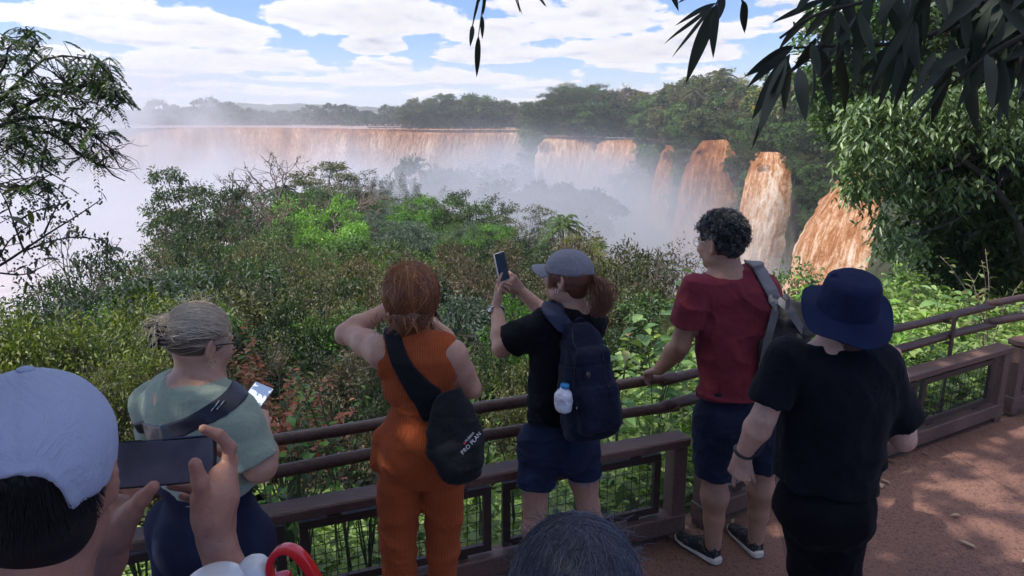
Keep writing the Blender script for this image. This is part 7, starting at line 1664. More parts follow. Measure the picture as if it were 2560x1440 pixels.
# ---------------------------------------------------------------- the hat wearer walking past
def hatperson():
    C = W(2108, 812, 2.46); M = frame((-.08, .98, -.02)); c7 = W(2078, 866, 2.42)
    root = person('person in a wide-brimmed navy hat and loose black tee walking on the path', W(2060, 1800, 2.5) * [1, 1, 0])
    shL = W(1962, 908, 2.42); shR = W(2190, 925, 2.46); elL = W(1908, 1045, 2.40); wrL = W(1857, 1135, 2.47); elR = W(2258, 1098, 2.50); wrR = W(2252, 940, 2.66)
    pel = W(2062, 1220, 2.46); F = frame((.05, 1, 0))
    b = S(.03); head(b, C, M, 1.0); neck(b, c7 - V3(0, 0, .02), C, M, .058, .052)
    arm(b, shL, elL, wrL, (.055, .045, .028)); arm(b, shR, elR, wrR, (.055, .046, .028))
    hand(b, wrL, nrm(V3(-.10, .12, -1)), V3(.55, .65, 0), thumb=(.85, .4, .3), side=1, curls=((38, 60, 35), (60, 70, 35), (14, 14, 8), (55, 65, 30)), sc=1.0)
    hand(b, wrR, V3(.0, .5, .8), V3(-.6, .5, .2), side=1, curl=(40, 50, 30))
    i0 = len(b.p); b.cone(c7 - V3(0, 0, .05), shR, .05, .052, .05); b.cone(c7 - V3(0, 0, .05), shL, .05, .052, .05)
    for q in (.05, .3, .55, .8, 1.0): b.ell(c7 + (pel - c7) * q - V3(0, 0, .09 * (1 - q)), (.15, .105, .10), F, .05)
    i1 = len(b.p); AL = V3(*W(2025, 1700, 2.62)[:2], .08); AR = V3(*W(2092, 1700, 2.36)[:2], .12); KL = V3(*W(2022, 1440, 2.58)[:2], .50); KR = V3(*W(2092, 1440, 2.50)[:2], .50); hL = W(2020, 1250, 2.47); hR = W(2104, 1250, 2.47)
    leg(b, hL, KL, AL, (.09, .055, .037)); leg(b, hR, KR, AR, (.09, .055, .037))
    for a in (AL, AR): b.cone(a - V3(0, 0, .04), a + V3(0, .14, -.055), .034, .024, .02)
    bt = sub(b, i0, i1); sdf('body', b, .006, SK_PALE, root)
    g = S(.045); ax = nrm(c7 - pel); G = np.stack([F[0], nrm(np.cross(ax, F[0])), ax]); L = np.linalg.norm(c7 - pel)
    g.loft(pel - ax * .0, G, [(-.06, .0, 0, .182, .145), (.05, .0, 0, .180, .145), (.20, .004, .0, .182, .140), (.34, .004, .0, .190, .135), (L * .86, .01, 0, .180, .115), (L * .97, .005, 0, .11, .08), (L, 0, 0, .08, .065)], .05)
    n = nrm(elL - shL); g.cone(shL - n * .02, shL + n * .26, .074, .076, .03, [(shL + n * .150, nrm(n + V3(-.0, 0, -.2)))]); n2 = nrm(elR - shR); g.cone(shR - n2 * .02, shR + n2 * .30, .084, .096, .04, [(shR + n2 * .225, n2)])
    g.mod(cover(bt)); nk = c7 + V3(0, 0, .008); g.mod(lambda P, d: np.where(np.linalg.norm((P - nk)[:, :2], axis=1) < .085, np.maximum(d, (P - nk + V3(0, 0, .004)) @ nrm(V3(.1, .25, 1))), d))
    hp = W(2060, 1243, 2.33); hn = nrm(V3(.10, 0, -1)); g.mod(lambda P, d: np.maximum(d, (P - hp) @ nrm(V3(-.13, 0, -1))))
    g.mod(wr(.010, (9, 9, 4.5), 43)); g.mod(lambda P, d: d - .0035 * np.maximum(0, np.sin(((P - pel) @ G[0] * 1.0 + .18 * np.sin(P[:, 2] * 7)) * 48)) * np.clip((c7[2] - .10 - P[:, 2]) * 4, 0, 1) * .8); g.mod(folds(.007, (7, 7, 3.5), 68)); g.mod(folds(.008, (4, 4, 16), 44, lambda P: np.clip((hp[2] + .2 - P[:, 2]) * 5, 0, 1)))
    sdf('tee_shirt', g, .006, cloth('black_cotton', (.0055, .0068, .0125), 600, .2, .25, .9, sheen=.12), root)
    j = S(.05); j.ell(pel - V3(0, 0, .05), (.168, .135, .13), F); j.ell(pel + V3(.05, -.05, -.08), (.11, .10, .12)); j.ell(pel + V3(-.06, -.05, -.08), (.11, .10, .12))
    j.chain([hL, KL, AL], [.115, .082, .060], .03); j.chain([hR, KR, AR], [.115, .082, .060], .03); j.mod(cover(bt, .006)); j.mod(lambda P, d: np.maximum(d, P[:, 2] - hp[2] - .03)); j.mod(folds(.012, (7, 7, 7), 46)); sdf('trousers', j, .007, cloth('black_trousers', (.005, .0055, .008), 600, .2, .25, .9, sheen=.05), root)
    for a in (AL, AR):
        s = S(.02); s.ell(a + V3(0, .07, -.045), (.045, .13, .034)); s.ell(a - V3(0, 0, .02), (.042, .048, .05)); s.mod(lambda P, d, z=a[2] - .076: np.maximum(d, z - P[:, 2])); sdf('shoe', s, .007, M_BLACK, root)
    # shoulder-length hair
    hm = hairmat('dark_auburn_hair', [(.0, (.020, .008, .006)), (.4, (.060, .022, .016)), (.75, (.13, .050, .035)), (1, (.22, .10, .07))], .4); hb = S(.02); hb.ell(C + M[2] * .02 - M[1] * .01, (.083, .098, .092), M); hb.cone(C - M[1] * .035 - M[2] * .02, C - M[1] * .045 - M[2] * .085, .062, .045, .03); hb.mod(lambda P, d: np.maximum(d, ((P - C) @ M[1]) - .03)); hb.mod(lambda P, d: np.maximum(d, P[:, 2] - C[2] - .005)); hb.mod(wr(.008, (30, 30, 8), 3)); sdf('hair', hb, .005, hm, root, attrs={'lv': lambda V: np.full(len(V), .2)})
    r = np.random.default_rng(51); mb = MB()
    for i in range(1500):
        a = r.uniform(-1.9, 1.9); s_ = C + V3(math.sin(a) * .070, -math.cos(a) * .078 - .01, -.02 + .02 * r.normal()); e = V3(s_[0] * .6 + (C[0] - .02) * .4 + r.normal() * .016, s_[1] - .008, C[2] - .115 - .05 * r.random() - (.03 if s_[0] < C[0] else 0)); mb.tube(bez(s_, (s_ + e) / 2 + nrm(s_ - C) * .022, e, 7), np.linspace(.0014, .0005, 7), 3, np.clip(.45 + .25 * r.normal(), 0, 1), cap=False)
    mb.build('hair_locks', hm, root)
    m = MB(); d = nrm(wrL - elL); a_ = nrm(np.cross(d, V3(0, 1, 0))); ring(m, wrL - d * .012, a_, np.cross(d, a_), .034, .031, .0065, 22, 8); m.build('wristband', M_BLACK, root)
    # hat: crown + wavy stitched brim
    hat = empty('sun_hat', W(2116, 770, 2.44), 'navy cotton bucket hat with a wide wavy stitched brim', 'hat')
    x = N('navy_cotton_hat'); w = x.noise(500, 2); a = x.noise(8, 4); rr = x.attr('s'); st = x.n('ShaderNodeTexWave', wave_type='BANDS', bands_direction='X'); cb = x.n('ShaderNodeCombineXYZ'); x.l(rr, cb.inputs[0]); x.l(cb.outputs[0], st.inputs['Vector']); st.inputs['Scale'].default_value = 3.2
    c = x.ramp(a, [(.3, (.008, .014, .048)), (.7, (.014, .024, .074))]); c = x.mix(1.0, c, x.ramp(st.outputs['Fac'], [(.0, (.72, .72, .75)), (.25, (1, 1, 1))]), 'MULTIPLY'); x.pbr(c, .85, x.bump(x.math('ADD', w, st.outputs['Fac']), .35, .004), spec=.15)
    up = nrm(V3(.02, -.30, .95)); H = frame((0, 1, 0), up); H = np.stack([H[0], nrm(np.cross(up, H[0])), up]); hc = W(2121, 766, 2.42)
    nA, nR = 96, 16; A_ = np.arange(nA) * 2 * math.pi / nA; V = []; Sx = []
    for k in range(nR):
        q = k / (nR - 1)
        for a in A_:
            rad = .096 + (.151 - .096) * q; dz = -.004 - .026 * q * (1 + .9 * math.cos(a + math.pi / 2) * 1.0) + .016 * q * math.sin(3 * a + .6) + .014 * q ** 1.5 * math.cos(a) ** 2 - .016 * q * max(0, -math.sin(a)) + .006 * q * math.sin(5 * a)
            V.append(hc + H[0] * math.cos(a) * rad * 1.0 + H[1] * math.sin(a) * rad * 1.06 + H[2] * dz); Sx.append(q * 3.0)
    V = np.array(V); i = np.arange(nR - 1)[:, None] * nA; jj = np.arange(nA)[None]; Q = np.stack([i + jj, i + (jj + 1) % nA, i + nA + (jj + 1) % nA, i + nA + jj], -1).reshape(-1, 4)
    VV = np.vstack([V, V - H[2] * .0025]); o_ = (nR - 1) * nA; j0 = np.arange(nA); rimq = np.stack([o_ + j0, o_ + (j0 + 1) % nA, o_ + (j0 + 1) % nA + len(V), o_ + j0 + len(V)], 1)
    mk('brim', VV, np.vstack([Q, Q[:, ::-1] + len(V), rimq]), None, x.m, hat, True, {'s': np.concatenate([Sx, Sx])})
    cs = S(.012); cs.loft(hc, H, [(-.012, 0, 0, .098, .104), (.02, 0, 0, .097, .103), (.07, 0, 0, .092, .098), (.100, 0, 0, .084, .089), (.114, 0, 0, .062, .068), (.120, 0, 0, .02, .02)], .01, pw=2.1); cs.mod(lambda P, d: d - .0022 * np.exp(-(((P - hc) @ H[2] - .088) / .003) ** 2) + .002 * np.exp(-(((P - hc) @ H[2] - .030) / .003) ** 2)); cs.mod(wr(.007, (14, 14, 14), 8)); sdf('crown', cs, .0045, x.m, hat, attrs={'s': lambda V: np.full(len(V), .5)})
hatperson()
# ---------------------------------------------------------------- the man in the pale cap, filming with both hands
def capman():
    C = W(92, 1190, .90); M = frame((-.43, .90, -.10)); c7 = C + V3(-.02, -.075, -.20)
    root = person('man in a pale cap filming with a dark phone at the lower left', V3(C[0] - .03, C[1] - .08, 0))
    b = S(.02); head(b, C, M, 1.02, 1.1); b.cone(c7 - V3(0, 0, .06), C - M[2] * .05 - M[1] * .02, .066, .064, .04); b.cone(c7 - V3(0, -.06, .06), C - M[2] * .06 + M[1] * .02, .055, .055, .04)
    i0 = len(b.p); shR = c7 + V3(.185, .03, -.09); shL = c7 + V3(-.185, .0, -.09); b.cone(c7 - V3(0, 0, .07), shR, .055, .055, .06); b.cone(c7 - V3(0, 0, .07), shL, .055, .055, .06)
    for q in range(5): b.ell(c7 + V3(0, .02, -.17 - .12 * q), (.165, .105, .11), None, .05)
    i1 = len(b.p); bt = sub(b, i0, i1)
    # right arm, explicit finger joints from the picture
    T = 1.12
    p = lambda px, py, Y=T: W(px, py, Y)
    elR = p(630, 1640, 1.02); wR = p(540, 1345, 1.10)
    b.chain([shR, (shR + elR) / 2, elR], [.055, .050, .042], .02); b.chain([elR, elR + (wR - elR) * .35, wR], [.043, .044, .0265], .02)
    b.chain([wR, p(532, 1290, 1.10), p(545, 1240, 1.11), p(556, 1190, 1.13)], [.0265, .029, .030, .022], .02); b.cone(p(528, 1300, 1.10), p(505, 1245, 1.09), .022, .018, .015); b.cone(p(556, 1300, 1.12), p(573, 1190, 1.15), .020, .014, .015)
    b.chain([p(512, 1250, 1.085), p(500, 1205, 1.070), p(488, 1160, 1.065)], [.0155, .0125, .0105], .010)                                    # thumb on the glass
    b.chain([p(566, 1185, 1.14), p(575, 1118, 1.15), p(548, 1088, 1.145), p(508, 1072, 1.135)], [.0130, .0105, .0098, .0082], .006)          # index over the top edge
    b.chain([p(572, 1205, 1.15), p(580, 1150, 1.18), p(560, 1130, 1.19), p(520, 1120, 1.185)], [.013, .0105, .0095, .008], .006)
    b.chain([p(560, 1225, 1.14), p(520, 1240, 1.18), p(480, 1222, 1.18), p(425, 1214, 1.155)], [.013, .0105, .0092, .0078], .006)            # finger below the phone
    b.chain([p(556, 1250, 1.13), p(520, 1262, 1.17), p(490, 1250, 1.19), p(455, 1240, 1.19)], [.012, .0095, .0085, .0075], .006)
    # left arm and hand
    elL = p(140, 1700, 1.02); wL = p(262, 1395, 1.10)
    b.chain([shL, (shL + elL) / 2, elL], [.055, .050, .042], .02); b.chain([elL, elL + (wL - elL) * .35, wL], [.043, .046, .031], .02)
    b.chain([wL, p(268, 1330, 1.10), p(280, 1275, 1.12)], [.031, .033, .028], .02); b.cone(p(290, 1330, 1.10), p(330, 1280, 1.09), .026, .018, .015); b.chain([p(320, 1287, 1.09), p(355, 1247, 1.085), p(384, 1216, 1.085)], [.0165, .0125, .0100], .008)
    b.chain([p(270, 1270, 1.13), p(255, 1210, 1.17), p(262, 1150, 1.18), p(278, 1100, 1.155)], [.014, .0108, .0098, .0085], .006)
    b.chain([p(290, 1270, 1.14), p(320, 1250, 1.18), p(330, 1225, 1.19), p(310, 1215, 1.19)], [.014, .011, .0098, .0085], .006)
    b.chain([p(262, 1290, 1.14), p(290, 1285, 1.17), p(310, 1245, 1.18), p(298, 1228, 1.175)], [.013, .0105, .0098, .008], .006)
    for sg in (-1, 1):   # legs down to the path
        b.chain([V3(c7[0] + .09 * sg, c7[1] + .02, .92), V3(c7[0] + .10 * sg, c7[1] + .05, .50), V3(c7[0] + .10 * sg, c7[1], .08)], [.085, .056, .038], .03); b.cone(V3(c7[0] + .10 * sg, c7[1], .05), V3(c7[0] + .11 * sg, c7[1] + .14, .03), .034, .025, .02)
    sdf('body', b, .0042, SK_BROWN, root)
    nm = plain('thumb_nail', (.50, .30, .25), .25, coat=.3)
    m = MB(); th = np.linspace(0, 1.5, 6); tip = p(489, 1166, 1.058); ax = nrm(p(488, 1150, T) - p(497, 1190, T)); nr = nrm(CAM - tip); sd = np.cross(ax, nr)
    V = [tip + ax * (.0085 * math.sin(a)) * math.cos(f_) + sd * .0075 * math.sin(f_) * math.sin(a) - nr * (.004 * math.sin(a) ** 2 - .0012) + nr * .0006 for a in np.linspace(0, math.pi / 2, 5) for f_ in np.arange(12) * math.pi / 6]
    m.add(V, [[i * 12 + j, (i + 1) * 12 + j, (i + 1) * 12 + (j + 1) % 12, i * 12 + (j + 1) % 12] for i in range(4) for j in range(12)]); m.build('thumb_nail', nm, root)
    g = S(.05); g.loft(c7 + V3(0, .02, 0), np.eye(3), [(-.66, 0, 0, .18, .13), (-.40, 0, 0, .185, .13), (-.20, 0, 0, .19, .125), (-.09, 0, 0, .16, .10), (-.03, 0, 0, .09, .085), (.0, 0, 0, .074, .074)], .05); n = nrm(elR - shR); g.cone(shR, shR + n * .2, .072, .078, .03, [(shR + n * .19, n)]); n2 = nrm(elL - shL); g.cone(shL, shL + n2 * .2, .072, .078, .03, [(shL + n2 * .19, n2)])
    g.mod(cover(bt)); nk = c7 + V3(0, .02, -.012); g.mod(lambda P, d: np.where(np.linalg.norm((P - nk)[:, :2], axis=1) < .10, np.maximum(d, (P - nk) @ nrm(V3(0, .25, 1))), d)); g.mod(folds(.008, (6, 6, 8), 71))
    sdf('tee_shirt', g, .0065, cloth('blue_jersey', (.03, .16, .46), 500, .12, .2, .9), root)
    j = S(.04); j.ell(V3(c7[0], c7[1] + .02, .93), (.17, .13, .13))
    for sg in (-1, 1): j.chain([V3(c7[0] + .09 * sg, c7[1] + .02, .88), V3(c7[0] + .10 * sg, c7[1] + .05, .50), V3(c7[0] + .10 * sg, c7[1], .07)], [.105, .08, .065], .03)
    sdf('trousers', j, .009, cloth('dark_grey_trousers', (.03, .03, .035), 500, .2, .2, .9), root)
    hm = hairmat('cropped_black_hair', [(.0, (.004, .004, .005)), (.6, (.012, .010, .010)), (1, (.035, .028, .025))], .55, .3); hb = S(.02); hb.ell(C + M[2] * .024 - M[1] * .013, (.080, .100, .095), M); hb.ell(C - M[1] * .045 - M[2] * .05, (.068, .055, .06), M); hb.mod(lambda P, d: np.maximum(d, ((P - C) @ M[1]) - .025)); hb.mod(lambda P, d: np.maximum(d, -((P - C) @ M[2]) - .105)); hb.mod(lambda P, d: np.maximum(d, -(np.linalg.norm(np.stack([np.abs((P - C) @ M[0]) - .085, (P - C) @ M[1] - .0, (P - C) @ M[2] + .005], 1) * [.6, 1, .7], axis=1) - .027)))
    sdf('hair', hb, .0045, hm, root, attrs={'lv': lambda V: np.full(len(V), .2)})
    r = np.random.default_rng(5); mb = MB()
    for i in range(2600):
        D = nrm(V3(r.normal() * .8, -abs(r.normal()) - .15, r.normal() * .6 - .25)); p_ = C + M[2] * .010 - M[1] * .018 + (D * V3(.080, .098, .112)) @ M; n_ = nrm(D @ M)
        if (p_ - C) @ M[2] < -.110: continue
        mb.tube([p_ - n_ * .002, p_ + n_ * .004 - V3(0, 0, .010)], [.0007, .0003], 3, np.clip(.4 + .3 * r.normal(), 0, 1), cap=False)
    mb.build('hair_stubble', hm, root)
    # cap
    cm = cloth('pale_blue_cotton', (.41, .46, .62), 1600, .04, .2, .85); cap = empty('cap', C + M[2] * .05, 'pale blue-white cap with an arched opening at the back, on the man filming', 'cap'); cc = C + M[2] * .030 - M[1] * .004
    s = S(.012); s.ell(cc, (.099, .117, .108), M, .01); s.ell(cc + M[2] * .02, (.093, .110, .093), M, .02)
    s.mod(lambda P, d: np.maximum(d, -(cc - M[2] * .048 - P) @ M[2] * -1)); s.mod(lambda P, d: np.maximum(d, -((P - cc) @ M[2]) - .050))
    def arch(P, d):
        a = (P - cc) @ M[0]; h = (P - cc) @ M[2]; f_ = (P - cc) @ M[1]; q = (np.abs((a + .012) / .056) ** 3 + np.abs((h + .058) / .070) ** 3) ** (1 / 3) - 1
        return np.maximum(d, np.where(f_ < .0, -q * .05, d))
    s.mod(arch)
    inn = lambda P, d: np.maximum(d, -(np.linalg.norm((P - cc + M[2] * .03) @ M.T / V3(.094, .112, .10), axis=1) - 1) * .094 - .0)
    s.mod(lambda P, d: d + .0026 * np.exp(-(((P - cc) @ M[0] + .000) / .0030) ** 2) + .0026 * np.exp(-((((P - cc) @ M[0]) * .5 + ((P - cc) @ M[1]) * .86) / .0022) ** 2) + .0016 * np.exp(-((((P - cc) @ M[0]) * .5 - ((P - cc) @ M[1]) * .86) / .0022) ** 2)); s.mod(wr(.0025, (12, 12, 12), 4))
    s.mod(lambda P, d: d - .0035 * np.exp(-((((np.abs(((P - cc) @ M[0] + .012) / .056) ** 3 + np.abs(((P - cc) @ M[2] + .058) / .070) ** 3) ** (1 / 3)) - 1.10) / .07) ** 2) * ((P - cc) @ M[1] < 0))
    sdf('crown', s, .0042, cm, cap)
    m = MB(); q = surf_push(s, (cc + M[2] * .12)[None], .002)[0]; bs = S(.01); bs.ell(q, (.011, .011, .005), M); sdf('top_button', bs, .002, cm, cap)
    V = []; n_, k_ = 17, 7
    for i in range(n_):
        a = math.radians(-62 + 124 * i / (n_ - 1))
        for k in range(k_):
            t = k / (k_ - 1); x_ = math.sin(a) * .096; V.append(C + M[0] * x_ + M[1] * (math.cos(a) * .112 + t * .065 * max(0, math.cos(a * 1.25)) ** .5) + M[2] * (.026 - (x_ / .096) ** 2 * .02 - t * .012))
    V = np.array(V); i = (np.arange(n_ - 1)[:, None] * k_ + np.arange(k_ - 1)[None]).ravel(); Q = np.stack([i, i + 1, i + k_ + 1, i + k_], 1); m = MB(); m.add(V + M[2] * .003, Q[:, ::-1]); m.add(V, Q); m.build('peak', cm, cap)
    # phone, landscape
    c_ = W(407, 1156, 1.135); u = nrm(W(530, 1142, 1.14) - W(285, 1162, 1.12)); n = nrm(CAM - c_ + V3(0, 0, .02)); v = nrm(np.cross(n, u)); n = np.cross(u, v)
    x = N('shaded_phone_screen'); tc = x.obj(); sp = x.n('ShaderNodeSeparateXYZ'); x.l(tc, sp.inputs[0]); c2 = x.ramp(x.noise(14, 3), [(.3, (.010, .011, .020)), (.7, (.022, .024, .042))]); x.pbr(c2, .16, emis=c2, es=.6)
    ph, PM = phone('large dark phone held sideways by the man in the pale cap', c_, u, v, n, .172, .076, .0115, x.m, plain('black_ribbed_case', (.018, .020, .030), .45))
    m = MB(); 
    for k in range(30): 
        q = c_ + PM[1] * .0385 + PM[0] * (.0 + .0027 * k); m.box(q, (.0008, .0012, .005), PM)
    m.build('case_ribs', plain('blue_grey_ribs', (.07, .09, .16), .4), ph, False)
    m = MB(); m.box(c_ + PM[1] * .0387 - PM[0] * .050, (.016, .0010, .0035), PM, 0, .0008); m.build('volume_button', M_BLACK, ph)
capman()

# ---------------------------------------------------------------- dark-haired head at the bottom edge
def darkhair():
    C = W(1437, 1500, 1.05); M = frame((.10, .98, -.05)); root = person('person with frizzy blue-black hair, only the head top showing', V3(C[0], C[1] - .02, 0)); c7 = C + V3(0, -.06, -.19)
    b = S(.03); head(b, C, M, .98); neck(b, c7 - V3(0, 0, .03), C, M, .05, .048); shL = c7 + V3(-.16, .02, -.08); shR = c7 + V3(.16, .02, -.08); arm(b, shL, shL + V3(-.05, .0, -.28), shL + V3(-.03, .16, -.42), (.045, .038, .025)); arm(b, shR, shR + V3(.05, .0, -.28), shR + V3(.03, .16, -.42), (.045, .038, .025))
    hand(b, shL + V3(-.03, .16, -.42), V3(.2, .8, .1), V3(.8, 0, 0), side=-1, curl=(30, 40, 25)); hand(b, shR + V3(.03, .16, -.42), V3(-.2, .8, .1), V3(-.8, 0, 0), side=1, curl=(30, 40, 25)); b.cone(c7 - V3(0, 0, .06), shR, .045, .045, .05); b.cone(c7 - V3(0, 0, .06), shL, .045, .045, .05)
    for q in range(5): b.ell(c7 + V3(0, .02, -.15 - .11 * q), (.13, .09, .11), None, .05)
    for sg in (-1, 1): b.chain([V3(C[0] + .08 * sg, C[1] - .03, .78), V3(C[0] + .085 * sg, C[1], .42), V3(C[0] + .085 * sg, C[1] - .03, .07)], [.08, .05, .035], .03); b.cone(V3(C[0] + .085 * sg, C[1] - .03, .045), V3(C[0] + .09 * sg, C[1] + .10, .028), .032, .024, .02)
    sdf('body', b, .008, SK_TAN, root)
    g = S(.05); g.loft(c7 + V3(0, .02, 0), np.eye(3), [(-.62, 0, 0, .15, .11), (-.30, 0, 0, .15, .11), (-.10, 0, 0, .14, .10), (-.03, 0, 0, .08, .07)], .05)
    for sh in (shL, shR): n = nrm(V3(0, 0, -1)); g.cone(sh, sh + n * .16, .06, .07, .03, [(sh + n * .15, n)])
    sdf('tee_shirt', g, .008, cloth('plum_jersey', (.07, .03, .05), 500), root)
    j = S(.04); j.ell(V3(C[0], C[1] - .02, .80), (.15, .12, .12))
    for sg in (-1, 1): j.chain([V3(C[0] + .08 * sg, C[1] - .03, .78), V3(C[0] + .085 * sg, C[1], .42), V3(C[0] + .085 * sg, C[1] - .03, .06)], [.095, .07, .055], .03)
    sdf('jeans', j, .01, denim('plain_denim', (.02, .03, .07)), root)
    hm = hairmat('blue_black_hair', [(.0, (.008, .009, .016)), (.4, (.032, .035, .055)), (.75, (.10, .11, .16)), (1, (.26, .29, .38))], .36, .6); CC = C + M[2] * .026 - M[1] * .01; R = V3(.098, .112, .112)
    hb = S(.02); hb.ell(CC, R * .93, M); hb.ell(CC - M[1] * .04 - M[2] * .08, (.085, .07, .09), M); hb.mod(lambda P, d: np.maximum(d, ((P - C) @ M[1]) - .045 - ((P - C) @ M[2]) * .4)); sdf('hair', hb, .006, hm, root, attrs={'lv': lambda V: np.full(len(V), .15)})
    r = np.random.default_rng(61); mb = MB()
    strands(mb, CC, M, R, 9000, (.0, .25, 1), lambda r: V3(r.normal(), -.4 + r.normal() * .8, -.75 - .3 * r.random()), r, .10, .04, .00075, 14, .22, 3.2, .14, .35, lambda D, r: np.clip(.45 + .25 * r.normal(), 0, 1), spr=.10)
    for i in range(900):
        D = nrm(r.normal(size=3) + V3(0, -.2, .5)); p = CC + (D * R) @ M; d = nrm(nrm(D @ M) * .6 + r.normal(size=3) * .6 + V3(0, 0, -.2)); L = .02 + .035 * r.random(); t = np.linspace(0, 1, 8); s1 = nrm(np.cross(d, V3(0, 0, 1))); P = p + d * L * t[:, None] + s1 * (np.sin(t * 9 + i) * .004)[:, None] - V3(0, 0, .01) * (t ** 2)[:, None]; mb.tube(P, .0004, 3, .5 + .3 * r.random(), cap=False)
    for sg in (-1, 1):
        for i in range(160):
            a = CC + M[0] * sg * (.095 + .01 * r.normal()) + V3(0, r.normal() * .04, -.03 - .05 * r.random()); t = np.linspace(0, 1, 14); L = .12; P = a + V3(sg * .025, 0, -1) * L * t[:, None]; P[:, 0] += np.sin(t * 14 + i) * .006 * t; P[:, 1] += np.cos(t * 14 + i) * .006; mb.tube(P, .0005, 3, .3 + .3 * r.random(), cap=False)
    mb.build('hair_locks', hm, root)
darkhair()

# ---------------------------------------------------------------- white and red drinking jug at the bottom edge
def jug():
    q = W(668, 1455, 1.02); root = empty('drinking_jug', q - V3(0, 0, .14), 'white drinking jug with a red loop handle at the bottom edge', 'jug'); wm = plain('glossy_white_plastic', (.62, .63, .66), .25, coat=.4, var=.03); rm = plain('glossy_red_plastic', (.62, .012, .014), .25, coat=.4, var=.05)
    s = S(.012); ax = nrm(V3(-.25, .0, 1)); F3 = np.stack([nrm(np.cross(V3(0, 1, 0), ax)), V3(0, 1, 0), ax]); F3[1] = np.cross(F3[2], F3[0]); o = W(642, 1440, 1.02)
    s.loft(o, F3, [(-.04, 0, 0, .030, .030), (0, 0, 0, .029, .029), (.014, 0, 0, .027, .027), (.026, 0, 0, .021, .021), (.033, 0, 0, .010, .010), (.034, 0, 0, .004, .004)], .01); s.mod(lambda P, d: d + .0008 * np.exp(-((np.linalg.norm((P - o - F3[2] * .015 + V3(0, .028, 0) - F3[0] * .012) * [1, .3, .7], axis=1) - .008) / .0008) ** 2)); sdf('lid', s, .0022, wm, root)
    s2 = S(.012); s2.loft(q - V3(0, 0, .14), np.eye(3), [(-.001, 0, 0, .030, .030), (.006, 0, 0, .036, .036), (.10, 0, 0, .038, .038), (.122, .0, 0, .034, .034)], .01); s2.box(W(704, 1468, 1.02), (.018, .016, .022), F3, .008, .012); sdf('jug_body', s2, .003, rm, root)
    m = MB(); P = smooth_path([W(680, 1455, 1.01), W(672, 1405, 1.01), W(692, 1374, 1.01), W(722, 1366, 1.01), W(752, 1388, 1.01), W(775, 1420, 1.01), W(806, 1480, 1.01), W(770, 1530, 1.01)], 26); T = nrm(np.gradient(P, axis=0)); nr = V3(0, -1, .1)
    w = np.interp(np.linspace(0, 1, 26), [0, .3, .45, 1], [.004, .0055, .0075, .0085]); sd = nrm(np.cross(T, nr)); d = .010; V = np.stack([P - sd * w[:, None] + nr * d, P + sd * w[:, None] + nr * d, P + sd * w[:, None] - nr * d, P - sd * w[:, None] - nr * d], 1).reshape(-1, 3); i = np.arange(25)[:, None] * 4
    m.add(V, np.concatenate([i + [[0, 1, 5, 4]], i + [[1, 2, 6, 5]], i + [[2, 3, 7, 6]], i + [[3, 0, 4, 7]]])); h = m.build('handle', rm, root); md = h.modifiers.new('b', 'BEVEL'); md.width = .002; md.segments = 3
    root2 = empty('white_lid', W(535, 1452, .98), 'white rounded rim just peeking over the bottom edge under the raised forearm', 'lid'); s3 = S(.01); s3.ell(W(535, 1456, .98), (.042, .05, .014)); s3.ell(W(535, 1466, .98), (.050, .05, .010)); sdf('rim', s3, .003, wm, root2)
jug()

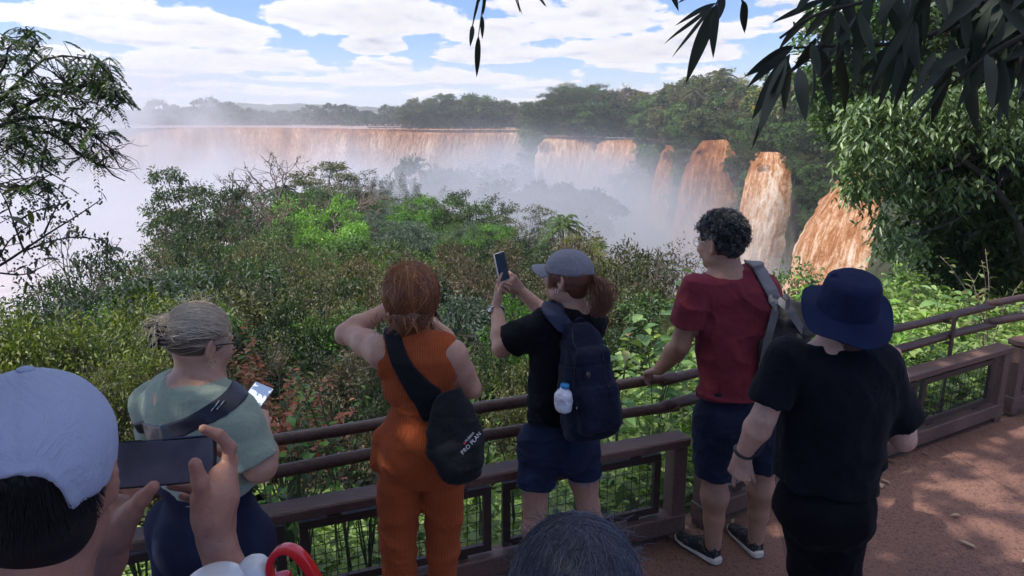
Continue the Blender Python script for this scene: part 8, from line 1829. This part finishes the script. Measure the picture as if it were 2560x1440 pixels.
# ================================================================== tourists far away on the platforms
def far_people():
    b = S(.03); M = frame((0, 1, 0)); head(b, V3(0, 0, 1.60), M); b.cone((0, -.01, 1.40), (0, -.01, 1.54), .055, .05)
    cl = S(.04); cl.loft(V3(0, 0, 0), np.eye(3), [(.84, 0, 0, .17, .12), (1.1, 0, 0, .15, .11), (1.36, 0, 0, .18, .11), (1.44, 0, 0, .09, .07)])
    for sg in (-1, 1):
        arm(b, (.18 * sg, 0, 1.36), (.24 * sg, .02, 1.10), (.22 * sg, .14, .92)); hand(b, (.22 * sg, .14, .92), (0, .3, -1), (-sg, 0, 0), side=sg); b.chain([V3(.09 * sg, 0, .88), V3(.09 * sg, .02, .46), V3(.09 * sg, 0, .07)], [.08, .055, .04]); b.cone((.09 * sg, 0, .04), (.10 * sg, .12, .03), .035, .025); cl.cone((.18 * sg, 0, 1.37), (.22 * sg, .01, 1.18), .06, .07)
    e0 = None; cols = [(.75, .75, .75), (.6, .1, .08), (.1, .2, .45), (.7, .6, .2), (.7, .7, .72), (.12, .12, .14)]; ms = [plain('far_tee_%s' % n, c, .9) for n, c in zip(('white', 'red', 'blue', 'yellow', 'pale', 'dark'), cols)]; k = 0
    def put_p(x, y, z, sc=1.0):
        nonlocal e0, k
        e = empty('person', (x, y, z), 'tiny tourist standing on the far viewing platform above the long waterfall', 'person', 'tourists on the far viewing platform', rz=RNG.random() * 6)
        e.scale = (sc,) * 3
        if e0 is None:
            a = sdf('body', b, .02, SK_TAN, None); a.parent = e; c = sdf('tee_shirt', cl, .02, ms[0], None); c.parent = e; c.material_slots[0].link = 'OBJECT'; e0 = (a, c)
        else:
            a = e0[0].copy(); COL.objects.link(a); a.parent = e; c = e0[1].copy(); COL.objects.link(c); c.parent = e
        c.material_slots[0].material = ms[k % 6]; k += 1
    c = W(975, 313, 412); z = ZL + 1.0; pm = plain('dark_platform_timber', (.05, .045, .04), .8); root = empty('viewing_platform', (c[0], c[1], ZL), 'dark viewing platform with tiny tourists at the brink of the long waterfall', 'platform')
    m = MB(); m.box((c[0], c[1], z), (12, 2.2, .18)); m.build('deck', pm, root, False)
    m = MB()
    for i in range(25): m.box((c[0] - 12 + i, c[1] - 2.1, z + .62), (.05, .05, .44))
    m.box((c[0], c[1] - 2.1, z + 1.1), (12, .07, .05)); m.box((c[0], c[1] - 2.1, z + .6), (12, .06, .04)); m.build('platform_railing', pm, root, False)
    for i in range(6):
        m = MB(); m.box((c[0] - 11 + 4.4 * i, c[1], ZL + .1), (.2, .2, .7)); m.build('support_post', pm, root, False)
    for i in range(16): put_p(c[0] - 11 + 22 * (i + RNG.random() * .8) / 16, c[1] + RNG.normal() * .8, z + .18)
    c = W(1485, 322, 290); pr = plain('reddish_timber', (.16, .06, .045), .8); root = empty('viewing_platform', (c[0], c[1], ZL - .2), 'reddish viewing platform among the trees above the second waterfall', 'platform'); m = MB(); m.box((c[0], c[1], ZL + 1.8), (4.2, 1.6, .15)); m.build('deck', pr, root, False); m = MB()
    for i in range(10): m.box((c[0] - 4.1 + i * .91, c[1] - 1.55, ZL + 2.4), (.05, .05, .46))
    m.box((c[0], c[1] - 1.55, ZL + 2.9), (4.2, .06, .06)); m.box((c[0], c[1] - 1.55, ZL + 2.45), (4.2, .05, .05)); m.build('platform_railing', pr, root, False)
    for i in range(4): m = MB(); m.box((c[0] - 3.9 + 2.6 * i, c[1] - 1.2, ZL + .7), (.16, .16, 1.0)); m.build('support_post', pr, root, False)
far_people()
